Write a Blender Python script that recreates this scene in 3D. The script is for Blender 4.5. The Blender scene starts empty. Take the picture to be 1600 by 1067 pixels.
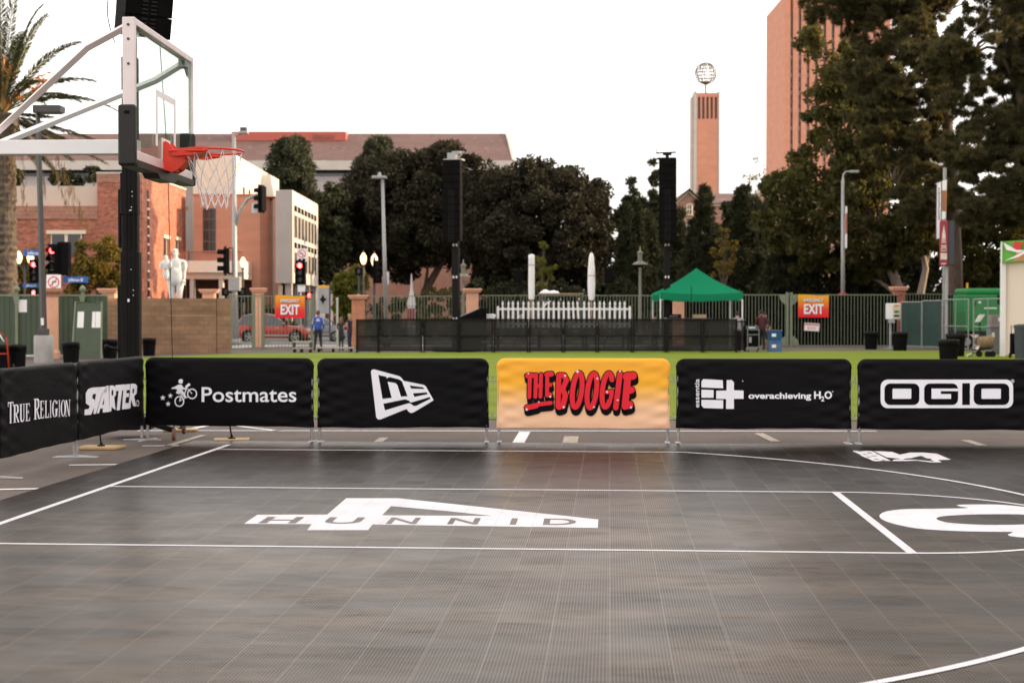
import bpy, bmesh, math, random
import numpy as np
from mathutils import Vector, Matrix
R = math.radians
SC = bpy.context.scene
COL = SC.collection
# ------------------------------------------------------------------ camera
F, H, HOR = 2300.0, 1.7, 490.0            # focal length in photo pixels, eye height, horizon row
PITCH = math.atan((533.5 - HOR) / F)
cd = bpy.data.cameras.new('camera')
cam = bpy.data.objects.new('camera', cd); COL.objects.link(cam)
cam.location = (0, 0, H); cam.rotation_euler = (R(90) - PITCH, 0, 0)
cd.sensor_width = 36; cd.lens = 36 * F / 1600
cd.clip_end = 3000; cd.clip_start = .05
cd.dof.use_dof = True; cd.dof.focus_distance = 12.5; cd.dof.aperture_fstop = 3.2
SC.camera = cam
# ------------------------------------------------------------------ sky and sun
SUN_EL, SUN_AZ = R(10.5), R(88)            # azimuth from +Y towards +X
w = bpy.data.worlds.new('World'); SC.world = w; w.use_nodes = True
nt = w.node_tree
bg = nt.nodes['Background']
sky = nt.nodes.new('ShaderNodeTexSky'); sky.sky_type = 'NISHITA'; sky.sun_disc = False
sky.sun_elevation = SUN_EL; sky.sun_rotation = SUN_AZ; sky.dust_density = 2.5; sky.air_density = 1.0
hs = nt.nodes.new('ShaderNodeHueSaturation'); hs.inputs['Saturation'].default_value = .22
nt.links.new(sky.outputs[0], hs.inputs['Color'])
# thin high cloud that whitens the sky unevenly
tcw = nt.nodes.new('ShaderNodeTexCoord'); nzw = nt.nodes.new('ShaderNodeTexNoise')
mpw = nt.nodes.new('ShaderNodeMapping'); mpw.inputs['Scale'].default_value = (1, 1, 3)
nzw.inputs['Scale'].default_value = 2.2; nzw.inputs['Detail'].default_value = 6
rpw = nt.nodes.new('ShaderNodeValToRGB'); rpw.color_ramp.elements[0].position = .42; rpw.color_ramp.elements[1].position = .72
rpw.color_ramp.elements[0].color = (.25, .25, .25, 1); rpw.color_ramp.elements[1].color = (.8, .8, .8, 1)
mxw = nt.nodes.new('ShaderNodeMix'); mxw.data_type = 'RGBA'
nt.links.new(tcw.outputs['Generated'], mpw.inputs[0]); nt.links.new(mpw.outputs[0], nzw.inputs['Vector'])
nt.links.new(nzw.outputs['Fac'], rpw.inputs[0]); nt.links.new(rpw.outputs[0], mxw.inputs[0])
nt.links.new(hs.outputs[0], mxw.inputs[6]); mxw.inputs[7].default_value = (9.2, 8.5, 8.0, 1)
nt.links.new(mxw.outputs[2], bg.inputs['Color'])
bg.inputs['Strength'].default_value = .11
sd = bpy.data.lights.new('sun', 'SUN'); sun = bpy.data.objects.new('sun', sd); COL.objects.link(sun)
sd.energy = 2.5; sd.angle = R(.5); sd.color = (1, .72, .42)
SUN_DIR = Vector((math.cos(SUN_EL) * math.sin(SUN_AZ), math.cos(SUN_EL) * math.cos(SUN_AZ), math.sin(SUN_EL)))
sun.rotation_euler = SUN_DIR.to_track_quat('Z', 'Y').to_euler(); sun.location = (60, 10, 60)
SC.view_settings.view_transform = 'Standard'; SC.view_settings.look = 'None'
SC.view_settings.exposure = 1.72; SC.view_settings.gamma = 1
SC.cycles.max_bounces = 8; SC.cycles.transparent_max_bounces = 24
SC.cycles.use_denoising = True

# ------------------------------------------------------------------ picture <-> place
def ray(px, py):
    y = -(py - 533.5) / F
    return Vector(((px - 800) / F, math.cos(PITCH) + y * math.sin(PITCH), -math.sin(PITCH) + y * math.cos(PITCH)))
def at(px, py, Y):
    d = ray(px, py); d = d * (Y / d.y); return Vector((d.x, d.y, H + d.z))
def gp(px, py):
    d = ray(px, py); d = d * (-H / d.z); return Vector((d.x, d.y, 0))
def zat(py, Y): return at(800, py, Y).z
def xat(px, Y): return at(px, HOR, Y).x
def planept(px, py, P, D):
    """where the line of sight meets the upright plane through P along the level direction D"""
    n = Vector((-D.y, D.x, 0)); d = ray(px, py); c = Vector((0, 0, H))
    return c + d * ((P - c).dot(n) / d.dot(n))

# ------------------------------------------------------------------ mesh helpers
class MB:
    def __init__(s): s.v = []; s.f = []; s.m = []
    def add(s, vs, fs, m=0):
        b = len(s.v); s.v.extend([tuple(x) for x in vs])
        for f in fs: s.f.append([b + i for i in f]); s.m.append(m)
        return s
    def box(s, x0, x1, y0, y1, z0, z1, m=0, M=None):
        vs = [Vector((x, y, z)) for z in (z0, z1) for y in (y0, y1) for x in (x0, x1)]
        if M is not None: vs = [M @ v for v in vs]
        return s.add(vs, [(0, 2, 3, 1), (4, 5, 7, 6), (0, 1, 5, 4), (2, 6, 7, 3), (0, 4, 6, 2), (1, 3, 7, 5)], m)
    def bbox(s, x0, x1, y0, y1, z0, z1, c=.02, m=0, M=None):
        """box with chamfered edges"""
        bm = bmesh.new(); bmesh.ops.create_cube(bm, size=1)
        bmesh.ops.transform(bm, matrix=Matrix.Translation(((x0+x1)/2, (y0+y1)/2, (z0+z1)/2)) @ Matrix.Diagonal((x1-x0, y1-y0, z1-z0, 1)), verts=bm.verts)
        bmesh.ops.bevel(bm, geom=bm.edges[:], offset=c, segments=2, affect='EDGES', profile=.5)
        bm.verts.index_update()
        vs = [v.co.copy() for v in bm.verts]; fs = [[v.index for v in f.verts] for f in bm.faces]; bm.free()
        if M is not None: vs = [M @ v for v in vs]
        return s.add(vs, fs, m)
    def tube(s, pts, r, n=8, m=0, cap=True):
        pts = [Vector(p) for p in pts]; k = len(pts)
        rs = r if isinstance(r, (list, tuple)) else [r] * k
        b = len(s.v); up = None
        for i, p in enumerate(pts):
            t = (pts[min(i+1, k-1)] - pts[max(i-1, 0)]).normalized()
            if up is None or abs(up.dot(t)) > .98:
                up = Vector((0, 0, 1)) if abs(t.z) < .9 else Vector((1, 0, 0))
            a = t.cross(up).normalized(); c = a.cross(t).normalized(); up = c
            for j in range(n):
                q = 2 * math.pi * j / n
                s.v.append(tuple(p + (a * math.cos(q) + c * math.sin(q)) * rs[i]))
        for i in range(k - 1):
            for j in range(n):
                s.f.append([b+i*n+j, b+i*n+(j+1) % n, b+(i+1)*n+(j+1) % n, b+(i+1)*n+j]); s.m.append(m)
        if cap:
            s.f.append([b + j for j in range(n)][::-1]); s.m.append(m)
            s.f.append([b + (k-1)*n + j for j in range(n)]); s.m.append(m)
        return s
    def lathe(s, prof, n=16, m=0, c=(0, 0, 0), cap=True):
        b = len(s.v)
        for (r, z) in prof:
            for j in range(n):
                q = 2 * math.pi * j / n
                s.v.append((c[0] + r * math.cos(q), c[1] + r * math.sin(q), c[2] + z))
        for i in range(len(prof) - 1):
            for j in range(n):
                s.f.append([b+i*n+j, b+i*n+(j+1) % n, b+(i+1)*n+(j+1) % n, b+(i+1)*n+j]); s.m.append(m)
        if cap:
            s.f.append([b + j for j in range(n)][::-1]); s.m.append(m)
            s.f.append([b + (len(prof)-1)*n + j for j in range(n)]); s.m.append(m)
        return s
    def ball(s, c, r, n=12, k=8, m=0):
        r = r if isinstance(r, (tuple, list)) else (r, r, r)
        vs = [(c[0], c[1], c[2] - r[2])]; fs = []
        for i in range(1, k):
            a = -math.pi/2 + math.pi * i / k
            for j in range(n):
                q = 2*math.pi*j/n
                vs.append((c[0]+r[0]*math.cos(a)*math.cos(q), c[1]+r[1]*math.cos(a)*math.sin(q), c[2]+r[2]*math.sin(a)))
        vs.append((c[0], c[1], c[2] + r[2])); e = len(vs) - 1
        for j in range(n):
            fs.append((0, 1+(j+1) % n, 1+j)); fs.append((e, e-n+j, e-n+(j+1) % n))
        for i in range(k-2):
            for j in range(n):
                fs.append((1+i*n+j, 1+i*n+(j+1) % n, 1+(i+1)*n+(j+1) % n, 1+(i+1)*n+j))
        return s.add(vs, fs, m)
    def prism(s, poly, d, m=0, side=None):
        """poly: list of Vectors (front face, outline order), d: offset vector to the back"""
        k = len(poly); vs = [Vector(p) for p in poly] + [Vector(p) + Vector(d) for p in poly]
        s.add(vs, [list(range(k)), list(range(2*k-1, k-1, -1))], m)
        b = len(s.v) - 2*k
        for i in range(k):
            s.f.append([b+i, b+k+i, b+k+(i+1) % k, b+(i+1) % k]); s.m.append(m if side is None else side)
        return s
    def grid(s, fn, nu, nv, m=0):
        b = len(s.v)
        for j in range(nv+1):
            for i in range(nu+1): s.v.append(tuple(fn(i/nu, j/nv)))
        for j in range(nv):
            for i in range(nu):
                q = b + j*(nu+1) + i
                s.f.append([q, q+1, q+nu+2, q+nu+1]); s.m.append(m)
        return s
    def mesh(s, name, mats, smooth=False):
        me = bpy.data.meshes.new(name); me.from_pydata(s.v, [], s.f)
        for q in (mats if isinstance(mats, (list, tuple)) else [mats]): me.materials.append(q)
        me.polygons.foreach_set('material_index', s.m)
        if smooth: me.polygons.foreach_set('use_smooth', [True] * len(s.f))
        me.update(); return me
    def build(s, name, mats, parent=None, smooth=False, loc=None, rz=None):
        o = bpy.data.objects.new(name, s.mesh(name, mats, smooth)); COL.objects.link(o)
        if parent is not None: o.parent = parent
        if loc is not None: o.location = loc
        if rz is not None: o.rotation_euler.z = rz
        return o
def tag(o, label, cat, group=None):
    o['label'] = label; o['category'] = cat
    if group: o['group'] = group
    return o
def thing(name, label, cat, loc=(0, 0, 0), rz=0, group=None):
    o = bpy.data.objects.new(name, None); COL.objects.link(o); o.empty_display_size = .2
    o.location = loc; o.rotation_euler = (0, 0, rz)
    return tag(o, label, cat, group)
def struct(o, kind='structure'): o['kind'] = kind; return o
def copy_tree(o, parent=None):
    c = o.copy(); COL.objects.link(c)
    if parent is not None: c.parent = parent
    for ch in list(o.children): copy_tree(ch, c)
    return c
def shade_auto(o, ang=40):
    me = o.data; me.polygons.foreach_set('use_smooth', [True]*len(me.polygons))
    try: me.set_sharp_from_angle(angle=R(ang))
    except Exception: pass
    return o

# ------------------------------------------------------------------ materials
def nodes(name):
    m = bpy.data.materials.new(name); m.use_nodes = True
    t = m.node_tree; return m, t, t.nodes['Principled BSDF']
def N(t, kind, **kw):
    n = t.nodes.new(kind)
    for k, v in kw.items(): setattr(n, k, v)
    return n
def math_(t, op, a, b=None, clamp=False):
    n = N(t, 'ShaderNodeMath', operation=op); n.use_clamp = clamp
    for i, q in enumerate((a, b)):
        if q is None: continue
        if hasattr(q, 'is_linked'): t.links.new(q, n.inputs[i])
        else: n.inputs[i].default_value = q
    return n.outputs[0]
def mixc(t, fac, a, b, mode='MIX'):
    n = N(t, 'ShaderNodeMix', data_type='RGBA', blend_type=mode)
    for sock, q in ((n.inputs[0], fac), (n.inputs[6], a), (n.inputs[7], b)):
        if hasattr(q, 'is_linked'): t.links.new(q, sock)
        elif isinstance(q, (tuple, list)): sock.default_value = (*q[:3], 1)
        else: sock.default_value = q
    return n.outputs[2]
def noise(t, scale, detail=4, stretch=(1, 1, 1), coord='Object', rough=.55):
    tc = N(t, 'ShaderNodeTexCoord'); mp = N(t, 'ShaderNodeMapping'); mp.inputs['Scale'].default_value = stretch
    n = N(t, 'ShaderNodeTexNoise'); n.inputs['Scale'].default_value = scale; n.inputs['Detail'].default_value = detail
    n.inputs['Roughness'].default_value = rough
    t.links.new(tc.outputs[coord], mp.inputs[0]); t.links.new(mp.outputs[0], n.inputs['Vector'])
    return n.outputs['Fac']
def ramp(t, fac, p0, p1, c0=(0, 0, 0), c1=(1, 1, 1)):
    r = N(t, 'ShaderNodeValToRGB'); e = r.color_ramp.elements
    e[0].position = p0; e[1].position = p1; e[0].color = (*c0, 1); e[1].color = (*c1, 1)
    t.links.new(fac, r.inputs[0]); return r.outputs[0]
def bump(t, b, h, strength=.3, dist=.02):
    n = N(t, 'ShaderNodeBump'); n.inputs['Strength'].default_value = strength; n.inputs['Distance'].default_value = dist
    t.links.new(h, n.inputs['Height']); t.links.new(n.outputs[0], b.inputs['Normal'])
def mat(name, col, rough=.6, metal=0, var=.15, vs=3, stretch=(1, 1, 1), bmp=0, bs=40, spec=.5, bd=.01):
    m, t, b = nodes(name)
    b.inputs['Roughness'].default_value = rough; b.inputs['Metallic'].default_value = metal
    b.inputs['Specular IOR Level'].default_value = spec
    if var:
        n = noise(t, vs, 5, stretch)
        c = mixc(t, ramp(t, n, .3, .7), tuple(x*(1-var) for x in col), tuple(min(1, x*(1+var)) for x in col))
        t.links.new(c, b.inputs['Base Color'])
        rr = math_(t, 'ADD', math_(t, 'MULTIPLY', n, .16), rough - .08, True); t.links.new(rr, b.inputs['Roughness'])
    else: b.inputs['Base Color'].default_value = (*col, 1)
    if bmp: bump(t, b, noise(t, bs, 3), bmp, bd)
    return m
def emit(name, col, e):
    m, t, b = nodes(name); b.inputs['Base Color'].default_value = (*[c*.5 for c in col], 1)
    b.inputs['Emission Color'].default_value = (*col, 1); b.inputs['Emission Strength'].default_value = e; return m
def brick(name, c1, c2, mortar, sx=.21, sz=.075, rough=.85):
    m, t, b = nodes(name); b.inputs['Roughness'].default_value = rough; b.inputs['Specular IOR Level'].default_value = .2
    tc = N(t, 'ShaderNodeTexCoord'); sp = N(t, 'ShaderNodeSeparateXYZ'); cb = N(t, 'ShaderNodeCombineXYZ')
    t.links.new(tc.outputs['Object'], sp.inputs[0])
    t.links.new(math_(t, 'ADD', sp.outputs[0], sp.outputs[1]), cb.inputs[0]); t.links.new(sp.outputs[2], cb.inputs[1])
    br = N(t, 'ShaderNodeTexBrick'); t.links.new(cb.outputs[0], br.inputs['Vector'])
    br.inputs['Scale'].default_value = 1; br.inputs['Brick Width'].default_value = sx; br.inputs['Row Height'].default_value = sz
    br.inputs['Mortar Size'].default_value = sz * .07; br.inputs['Bias'].default_value = 0
    br.inputs['Color1'].default_value = (*c1, 1); br.inputs['Color2'].default_value = (*c2, 1); br.inputs['Mortar'].default_value = (*mortar, 1)
    n = noise(t, .35, 5); c = mixc(t, .55, br.outputs[0], mixc(t, ramp(t, n, .3, .7), (.72, .72, .72), (1.12, 1.1, 1.08)), 'MULTIPLY')
    n2 = noise(t, 1.6, 4, (.5, .5, 1.6)); c = mixc(t, .5, c, mixc(t, ramp(t, n2, .35, .65), (.62, .6, .6), (1.25, 1.2, 1.2)), 'MULTIPLY')
    t.links.new(c, b.inputs['Base Color']); return m
def leafmat(name, dark, light, trans=.25, tcol=None):
    m = bpy.data.materials.new(name); m.use_nodes = True; t = m.node_tree; t.nodes.clear()
    a = N(t, 'ShaderNodeAttribute'); a.attribute_name = 'rnd'
    c = mixc(t, a.outputs['Fac'], dark, light)
    d = N(t, 'ShaderNodeBsdfDiffuse'); tr = N(t, 'ShaderNodeBsdfTranslucent'); g = N(t, 'ShaderNodeBsdfGlossy'); g.inputs['Roughness'].default_value = .45
    t.links.new(c, d.inputs[0]); t.links.new(mixc(t, .5, c, tcol or light), tr.inputs[0])
    mx = N(t, 'ShaderNodeMixShader'); mx.inputs[0].default_value = trans
    t.links.new(d.outputs[0], mx.inputs[1]); t.links.new(tr.outputs[0], mx.inputs[2])
    m2 = N(t, 'ShaderNodeMixShader'); m2.inputs[0].default_value = .008
    t.links.new(mx.outputs[0], m2.inputs[1]); t.links.new(g.outputs[0], m2.inputs[2])
    o = N(t, 'ShaderNodeOutputMaterial'); t.links.new(m2.outputs[0], o.inputs[0]); return m
def glassmat(name, tint=(.93, .97, .95), refl=.12):
    m = bpy.data.materials.new(name); m.use_nodes = True; t = m.node_tree; t.nodes.clear()
    tr = N(t, 'ShaderNodeBsdfTransparent'); tr.inputs[0].default_value = (*tint, 1)
    g = N(t, 'ShaderNodeBsdfGlossy'); g.inputs['Roughness'].default_value = .02
    fr = N(t, 'ShaderNodeLayerWeight'); fr.inputs[0].default_value = .5
    mx = N(t, 'ShaderNodeMixShader'); t.links.new(math_(t, 'ADD', math_(t, 'MULTIPLY', math_(t, 'POWER', fr.outputs['Facing'], 4), .5), refl * .4, True), mx.inputs[0])
    t.links.new(tr.outputs[0], mx.inputs[1]); t.links.new(g.outputs[0], mx.inputs[2])
    o = N(t, 'ShaderNodeOutputMaterial'); t.links.new(mx.outputs[0], o.inputs[0]); return m
def meshcloth(name, col, hole):
    """woven mesh one can partly see through"""
    m = bpy.data.materials.new(name); m.use_nodes = True; t = m.node_tree; b = t.nodes['Principled BSDF']
    b.inputs['Base Color'].default_value = (*col, 1); b.inputs['Roughness'].default_value = .8
    tr = N(t, 'ShaderNodeBsdfTransparent'); mx = N(t, 'ShaderNodeMixShader')
    n = noise(t, 2.5, 3, (.4, 1, 3)); t.links.new(math_(t, 'ADD', math_(t, 'MULTIPLY', n, -.25), 1 - hole + .12, True), mx.inputs[0])
    t.links.new(tr.outputs[0], mx.inputs[1]); t.links.new(b.outputs[0], mx.inputs[2])
    t.links.new(mx.outputs[0], t.nodes['Material Output'].inputs[0]); return m
def gradmat(name, stops, z0, z1, rough=.6, nz=True, nb=.25):
    """printed gradient along local z"""
    m, t, b = nodes(name); b.inputs['Roughness'].default_value = rough; b.inputs['Specular IOR Level'].default_value = .25
    tc = N(t, 'ShaderNodeTexCoord'); sp = N(t, 'ShaderNodeSeparateXYZ'); t.links.new(tc.outputs['Object'], sp.inputs[0])
    mr = N(t, 'ShaderNodeMapRange'); mr.inputs[1].default_value = z0; mr.inputs[2].default_value = z1; t.links.new(sp.outputs[2], mr.inputs[0])
    r = N(t, 'ShaderNodeValToRGB'); e = r.color_ramp.elements
    while len(e) < len(stops): e.new(.5)
    for q, (p, c) in zip(e, stops): q.position = p; q.color = (*c, 1)
    t.links.new(mr.outputs[0], r.inputs[0]); t.links.new(r.outputs[0], b.inputs['Base Color'])
    if nz: bump(t, b, noise(t, 2.4, 2, (2.2, 1, .35)), nb, .02)
    return m
M = {}
M['black'] = mat('black_plastic', (.005, .0045, .005), .7, var=.3, spec=.06)
M['blackmetal'] = mat('black_metal', (.007, .0055, .0055), .5, 0, var=.35, vs=6, spec=.14)
M['white'] = mat('white_paint', (.78, .76, .76), .4, var=.04)
M['whitep'] = mat('white_vinyl', (.75, .75, .78), .5, var=.05)
M['galv'] = mat('galvanised_steel', (.30, .295, .29), .5, .35, var=.25, vs=14)
M['grey'] = mat('grey_painted_steel', (.36, .36, .36), .45, .2, var=.15)
M['darkgrey'] = mat('dark_grey_steel', (.06, .055, .055), .5, .2)
M['concrete'] = mat('concrete', (.33, .315, .30), .9, var=.2, vs=2.5, bmp=.3, bs=20)
M['wood'] = mat('plywood', (.42, .27, .13), .7, var=.25, vs=4, stretch=(1, 8, 1))
M['rubber'] = mat('rubber', (.009, .009, .009), .8, var=.2, spec=.2)
M['sage'] = mat('sage_green_paint', (.17, .20, .13), .5, var=.12)
M['sagedk'] = mat('dark_green_sheet', (.052, .075, .042), .55, var=.15, vs=1.5)
M['peach'] = mat('peach_stucco', (.62, .33, .21), .85, var=.1, bmp=.2)
M['scrim'] = mat('green_scrim', (.012, .03, .022), .8, var=.25, vs=2)
M['red'] = mat('red_enamel', (.58, .02, .012), .35, var=.1)
M['glassdk'] = mat('dark_window_glass', (.02, .02, .022), .12, var=.3, spec=.8)
M['winfr'] = mat('window_frame_bronze', (.1, .075, .06), .5)
M['skin'] = mat('skin', (.45, .24, .17), .6, var=.06)
M['bark'] = mat('bark', (.10, .07, .05), .95, var=.35, vs=4, stretch=(3, 3, .6), bmp=.6, bs=12, bd=.05)
M['barkpale'] = mat('pale_bark', (.24, .19, .15), .95, var=.3, vs=3, stretch=(3, 3, .6), bmp=.5, bs=12, bd=.04)
# ================================================================== ground
def ground_mat():
    m, t, b = nodes('asphalt'); b.inputs['Roughness'].default_value = .9; b.inputs['Specular IOR Level'].default_value = .25
    n1 = noise(t, .5, 6); n2 = noise(t, 120, 2); n3 = noise(t, 3, 5)
    c = mixc(t, ramp(t, n1, .3, .7), (.085, .066, .056), (.135, .108, .091))
    c = mixc(t, math_(t, 'MULTIPLY', ramp(t, n2, .5, .75), .5), c, (.30, .26, .23))
    c = mixc(t, math_(t, 'MULTIPLY', ramp(t, n3, .55, .75), .4), c, (.045, .04, .036))
    t.links.new(c, b.inputs['Base Color']); bump(t, b, n2, .5, .004); return m
M['asphalt'] = ground_mat()
MB().add([(-900, -120, 0), (900, -120, 0), (900, 1500, 0), (-900, 1500, 0)], [(0, 1, 2, 3)]).build('ground', M['asphalt'])['kind'] = 'structure'
def sheet(name, pts, z, m, parent=None):
    o = MB().add([(p[0], p[1], z) for p in pts], [list(range(len(pts)))]).build(name, m, parent); o['kind'] = 'structure'; return o
# turf
def turf_mat():
    m, t, b = nodes('artificial_turf'); b.inputs['Roughness'].default_value = .85; b.inputs['Specular IOR Level'].default_value = .15
    n = noise(t, 40, 3); n2 = noise(t, .6, 4, (.3, 1, 1))
    c = mixc(t, n, (.10, .15, .008), (.235, .30, .022)); c = mixc(t, .6, c, mixc(t, ramp(t, n2, .3, .7), (.6, .66, .5), (1.25, 1.18, 1.1)), 'MULTIPLY')
    t.links.new(c, b.inputs['Base Color']); bump(t, b, noise(t, 150, 2), .6, .02); return m
M['turf'] = turf_mat()
tp = [gp(-420, 652), gp(2100, 660), gp(1720, 560), gp(1560, 550), gp(1440, 548.5), gp(900, 549.5), gp(560, 551.5), gp(380, 552.5), gp(240, 558), gp(130, 568), gp(40, 577), gp(-420, 600)]
turf_bm = sheet('turf', tp, .012, M['turf'])
# pale apron of old concrete along the fence, and the street with its kerbs beyond it
sheet('pavement', [(-60, 40, 0), (-20, 56, 0), (-12, 76.5, 0), (34, 76.5, 0), (44, 60, 0), (60, 60, 0), (60, 80, 0), (-60, 80, 0)], .004, M['concrete'])
M['road'] = mat('street_asphalt', (.085, .08, .078), .85, var=.25, vs=.8)
sheet('road', [(-140, 82, 0), (140, 82, 0), (140, 96, 0), (-140, 96, 0)], .008, M['road'])
kb = MB(); kb.box(-140, 140, 96, 96.2, 0, .14); kb.box(-140, 140, 81.8, 82, 0, .14); struct(kb.build('kerb', M['concrete']))
sheet('sidewalk', [(-140, 96.2, 0), (140, 96.2, 0), (140, 103, 0), (-140, 103, 0)], .13, M['concrete'])
M['line'] = mat('white_road_paint', (.70, .68, .69), .7, var=.12, vs=6)
M['lineold'] = mat('faded_road_paint', (.36, .30, .24), .8, var=.3, vs=9)
def pline(name, pts, wd, z, m, parent=None):
    """flat strip along ground points with mitred joins"""
    P = [Vector((p[0], p[1], 0)) for p in pts]; k = len(P); b = MB(); vs = []
    for i, p in enumerate(P):
        tdir = (P[min(i+1, k-1)] - P[max(i-1, 0)]).normalized(); nn = Vector((-tdir.y, tdir.x, 0))
        vs += [p + nn*wd/2 + Vector((0, 0, z)), p - nn*wd/2 + Vector((0, 0, z))]
    b.add(vs, [(2*i, 2*i+1, 2*i+3, 2*i+2) for i in range(k-1)])
    o = b.build(name, m, parent); o['kind'] = 'structure'; return o
for a, c, wd, old in (((215, 673), (1370, 674), .10, 0), ((820, 675), (808, 695), .16, 0), ((1185, 677), (1212, 690), .13, 1), ((1508, 688), (1545, 699), .13, 1),
                   ((893, 682), (890, 695), .2, 1), ((-40, 766), (62, 764), .09, 0), ((108, 727), (196, 726), .09, 0), ((222, 697), (288, 696.5), .08, 0),
                   ((275, 674), (345, 662), .12, 0), ((355, 664), (440, 674), .09, 0), ((262, 697), (318, 680), .1, 1), ((590, 691), (600, 684), .12, 1)):
    pline('parking_line', [gp(*a), gp(*c)], wd, .006, M['lineold' if old else 'line'])
# ================================================================== court of clip-together tiles
CROT = R(-3.8); CO = Vector((-4.055, 12.535, 0))
cu = Vector((math.cos(CROT), math.sin(CROT), 0)); cv = Vector((-math.sin(CROT), math.cos(CROT), 0))
def court_mat():
    m, t, b = nodes('court_tile'); b.inputs['Specular Tint'].default_value = (1, .84, .68, 1)
    tc = N(t, 'ShaderNodeTexCoord'); sp = N(t, 'ShaderNodeSeparateXYZ'); t.links.new(tc.outputs['Object'], sp.inputs[0])
    def lines(sock, pitch, wd):
        f = math_(t, 'FRACT', math_(t, 'DIVIDE', sock, pitch)); d = math_(t, 'ABSOLUTE', math_(t, 'SUBTRACT', f, .5))
        return math_(t, 'GREATER_THAN', d, .5 - wd / pitch / 2)
    U, V = sp.outputs[0], sp.outputs[1]
    seam = lines(U, .3048, .0048); seamv = lines(V, .3048, .004)
    n1 = noise(t, 1.3, 6, (.35, 1.6, 1)); n2 = noise(t, 6.5, 6, (.5, 1.35, 1), rough=.68); n3 = noise(t, .22, 3)
    n4 = noise(t, .8, 3, (1, .5, 1))
    # each tile its own shade
    wn = N(t, 'ShaderNodeTexWhiteNoise', noise_dimensions='2D'); cb = N(t, 'ShaderNodeCombineXYZ')
    t.links.new(math_(t, 'FLOOR', math_(t, 'DIVIDE', U, .3048)), cb.inputs[0]); t.links.new(math_(t, 'FLOOR', math_(t, 'DIVIDE', V, .3048)), cb.inputs[1])
    t.links.new(cb.outputs[0], wn.inputs['Vector'])
    # dirt trodden in round the lane and in front of it, with the near floor's glare painted into the mask; thins towards the edges
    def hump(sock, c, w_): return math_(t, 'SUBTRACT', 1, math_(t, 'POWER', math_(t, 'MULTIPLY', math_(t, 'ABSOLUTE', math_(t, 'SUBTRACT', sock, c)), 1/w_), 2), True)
    wear_glare = math_(t, 'MULTIPLY', hump(U, 3.6, 5.2), hump(V, -3.2, 5.6))
    dust_glare = math_(t, 'MULTIPLY', ramp(t, n1, .36, .66), math_(t, 'ADD', math_(t, 'MULTIPLY', math_(t, 'MULTIPLY', wear_glare, math_(t, 'ADD', ramp(t, n3, .3, .6), .35)), .95), .12))
    base = mixc(t, dust_glare, (.0065, .0055, .0056), (.118, .080, .047))
    base = mixc(t, math_(t, 'MULTIPLY', ramp(t, n2, .44, .70), .55), base, (.011, .0095, .0095))
    base = mixc(t, math_(t, 'MULTIPLY', wn.outputs['Value'], .4), base, (.012, .010, .010))
    # open lattice of the tile: pale ribs over dark holes, 12.7 mm pitch
    rib = math_(t, 'MAXIMUM', lines(U, .0175, .0050), math_(t, 'MULTIPLY', lines(V, .0175, .0050), .55))
    base = mixc(t, math_(t, 'MULTIPLY', rib, math_(t, 'ADD', math_(t, 'MULTIPLY', wear_glare, .5), .10)), base, (.125, .103, .082))
    hole = math_(t, 'SUBTRACT', 1, rib); base = mixc(t, math_(t, 'MULTIPLY', hole, .35), base, (.006, .005, .005))
    base = mixc(t, math_(t, 'MULTIPLY', math_(t, 'MAXIMUM', seam, math_(t, 'MULTIPLY', seamv, .12)), math_(t, 'MULTIPLY', math_(t, 'ADD', math_(t, 'MULTIPLY', ramp(t, n4, .3, .7), .65), .25), True)), base, (.20, .172, .145))
    t.links.new(base, b.inputs['Base Color'])
    n5 = noise(t, 2.2, 5, (.8, 1.1, 1)); n6 = noise(t, .5, 3)
    t.links.new(math_(t, 'ADD', math_(t, 'MULTIPLY', n5, .20), .24), b.inputs['Roughness'])
    t.links.new(math_(t, 'ADD', math_(t, 'MULTIPLY', ramp(t, n2, .44, .74), -.05), math_(t, 'ADD', math_(t, 'ADD', math_(t, 'MULTIPLY', n6, .10), math_(t, 'MULTIPLY', wn.outputs['Value'], .05)), math_(t, 'MULTIPLY', rib, .10)), True), b.inputs['Specular IOR Level'])
    return m
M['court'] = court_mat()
U0, U1, V0, V1 = -.62, 17, -13, 6.93
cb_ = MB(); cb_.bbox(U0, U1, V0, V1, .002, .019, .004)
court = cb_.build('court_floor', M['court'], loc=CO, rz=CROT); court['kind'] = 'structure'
def paintmat():
    m, t, b = nodes('white_court_paint'); b.inputs['Roughness'].default_value = .6; b.inputs['Specular IOR Level'].default_value = .25
    tc = N(t, 'ShaderNodeTexCoord'); sp = N(t, 'ShaderNodeSeparateXYZ'); t.links.new(tc.outputs['Object'], sp.inputs[0])
    def lines(sock, pitch, wd):
        return math_(t, 'GREATER_THAN', math_(t, 'ABSOLUTE', math_(t, 'SUBTRACT', math_(t, 'FRACT', math_(t, 'DIVIDE', sock, pitch)), .5)), .5 - wd/pitch/2)
    U, V = sp.outputs[0], sp.outputs[1]; rib = math_(t, 'MAXIMUM', lines(U, .0175, .0095), lines(V, .0175, .0095)); seam = math_(t, 'MAXIMUM', lines(U, .3048, .006), lines(V, .3048, .004))
    n = noise(t, 2.5, 5); n2 = noise(t, 14, 4, (.4, 1.5, 1))
    c = mixc(t, ramp(t, n, .3, .7), (.60, .575, .60), (.72, .69, .72)); c = mixc(t, math_(t, 'MULTIPLY', ramp(t, n2, .58, .78), .35), c, (.35, .31, .29))
    c = mixc(t, math_(t, 'MULTIPLY', math_(t, 'SUBTRACT', 1, rib), .32), c, (.12, .11, .11)); c = mixc(t, math_(t, 'MULTIPLY', seam, .4), c, (.3, .28, .27))
    t.links.new(c, b.inputs['Base Color']); return m
M['courtline'] = paintmat()
ZC = .0205
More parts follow.
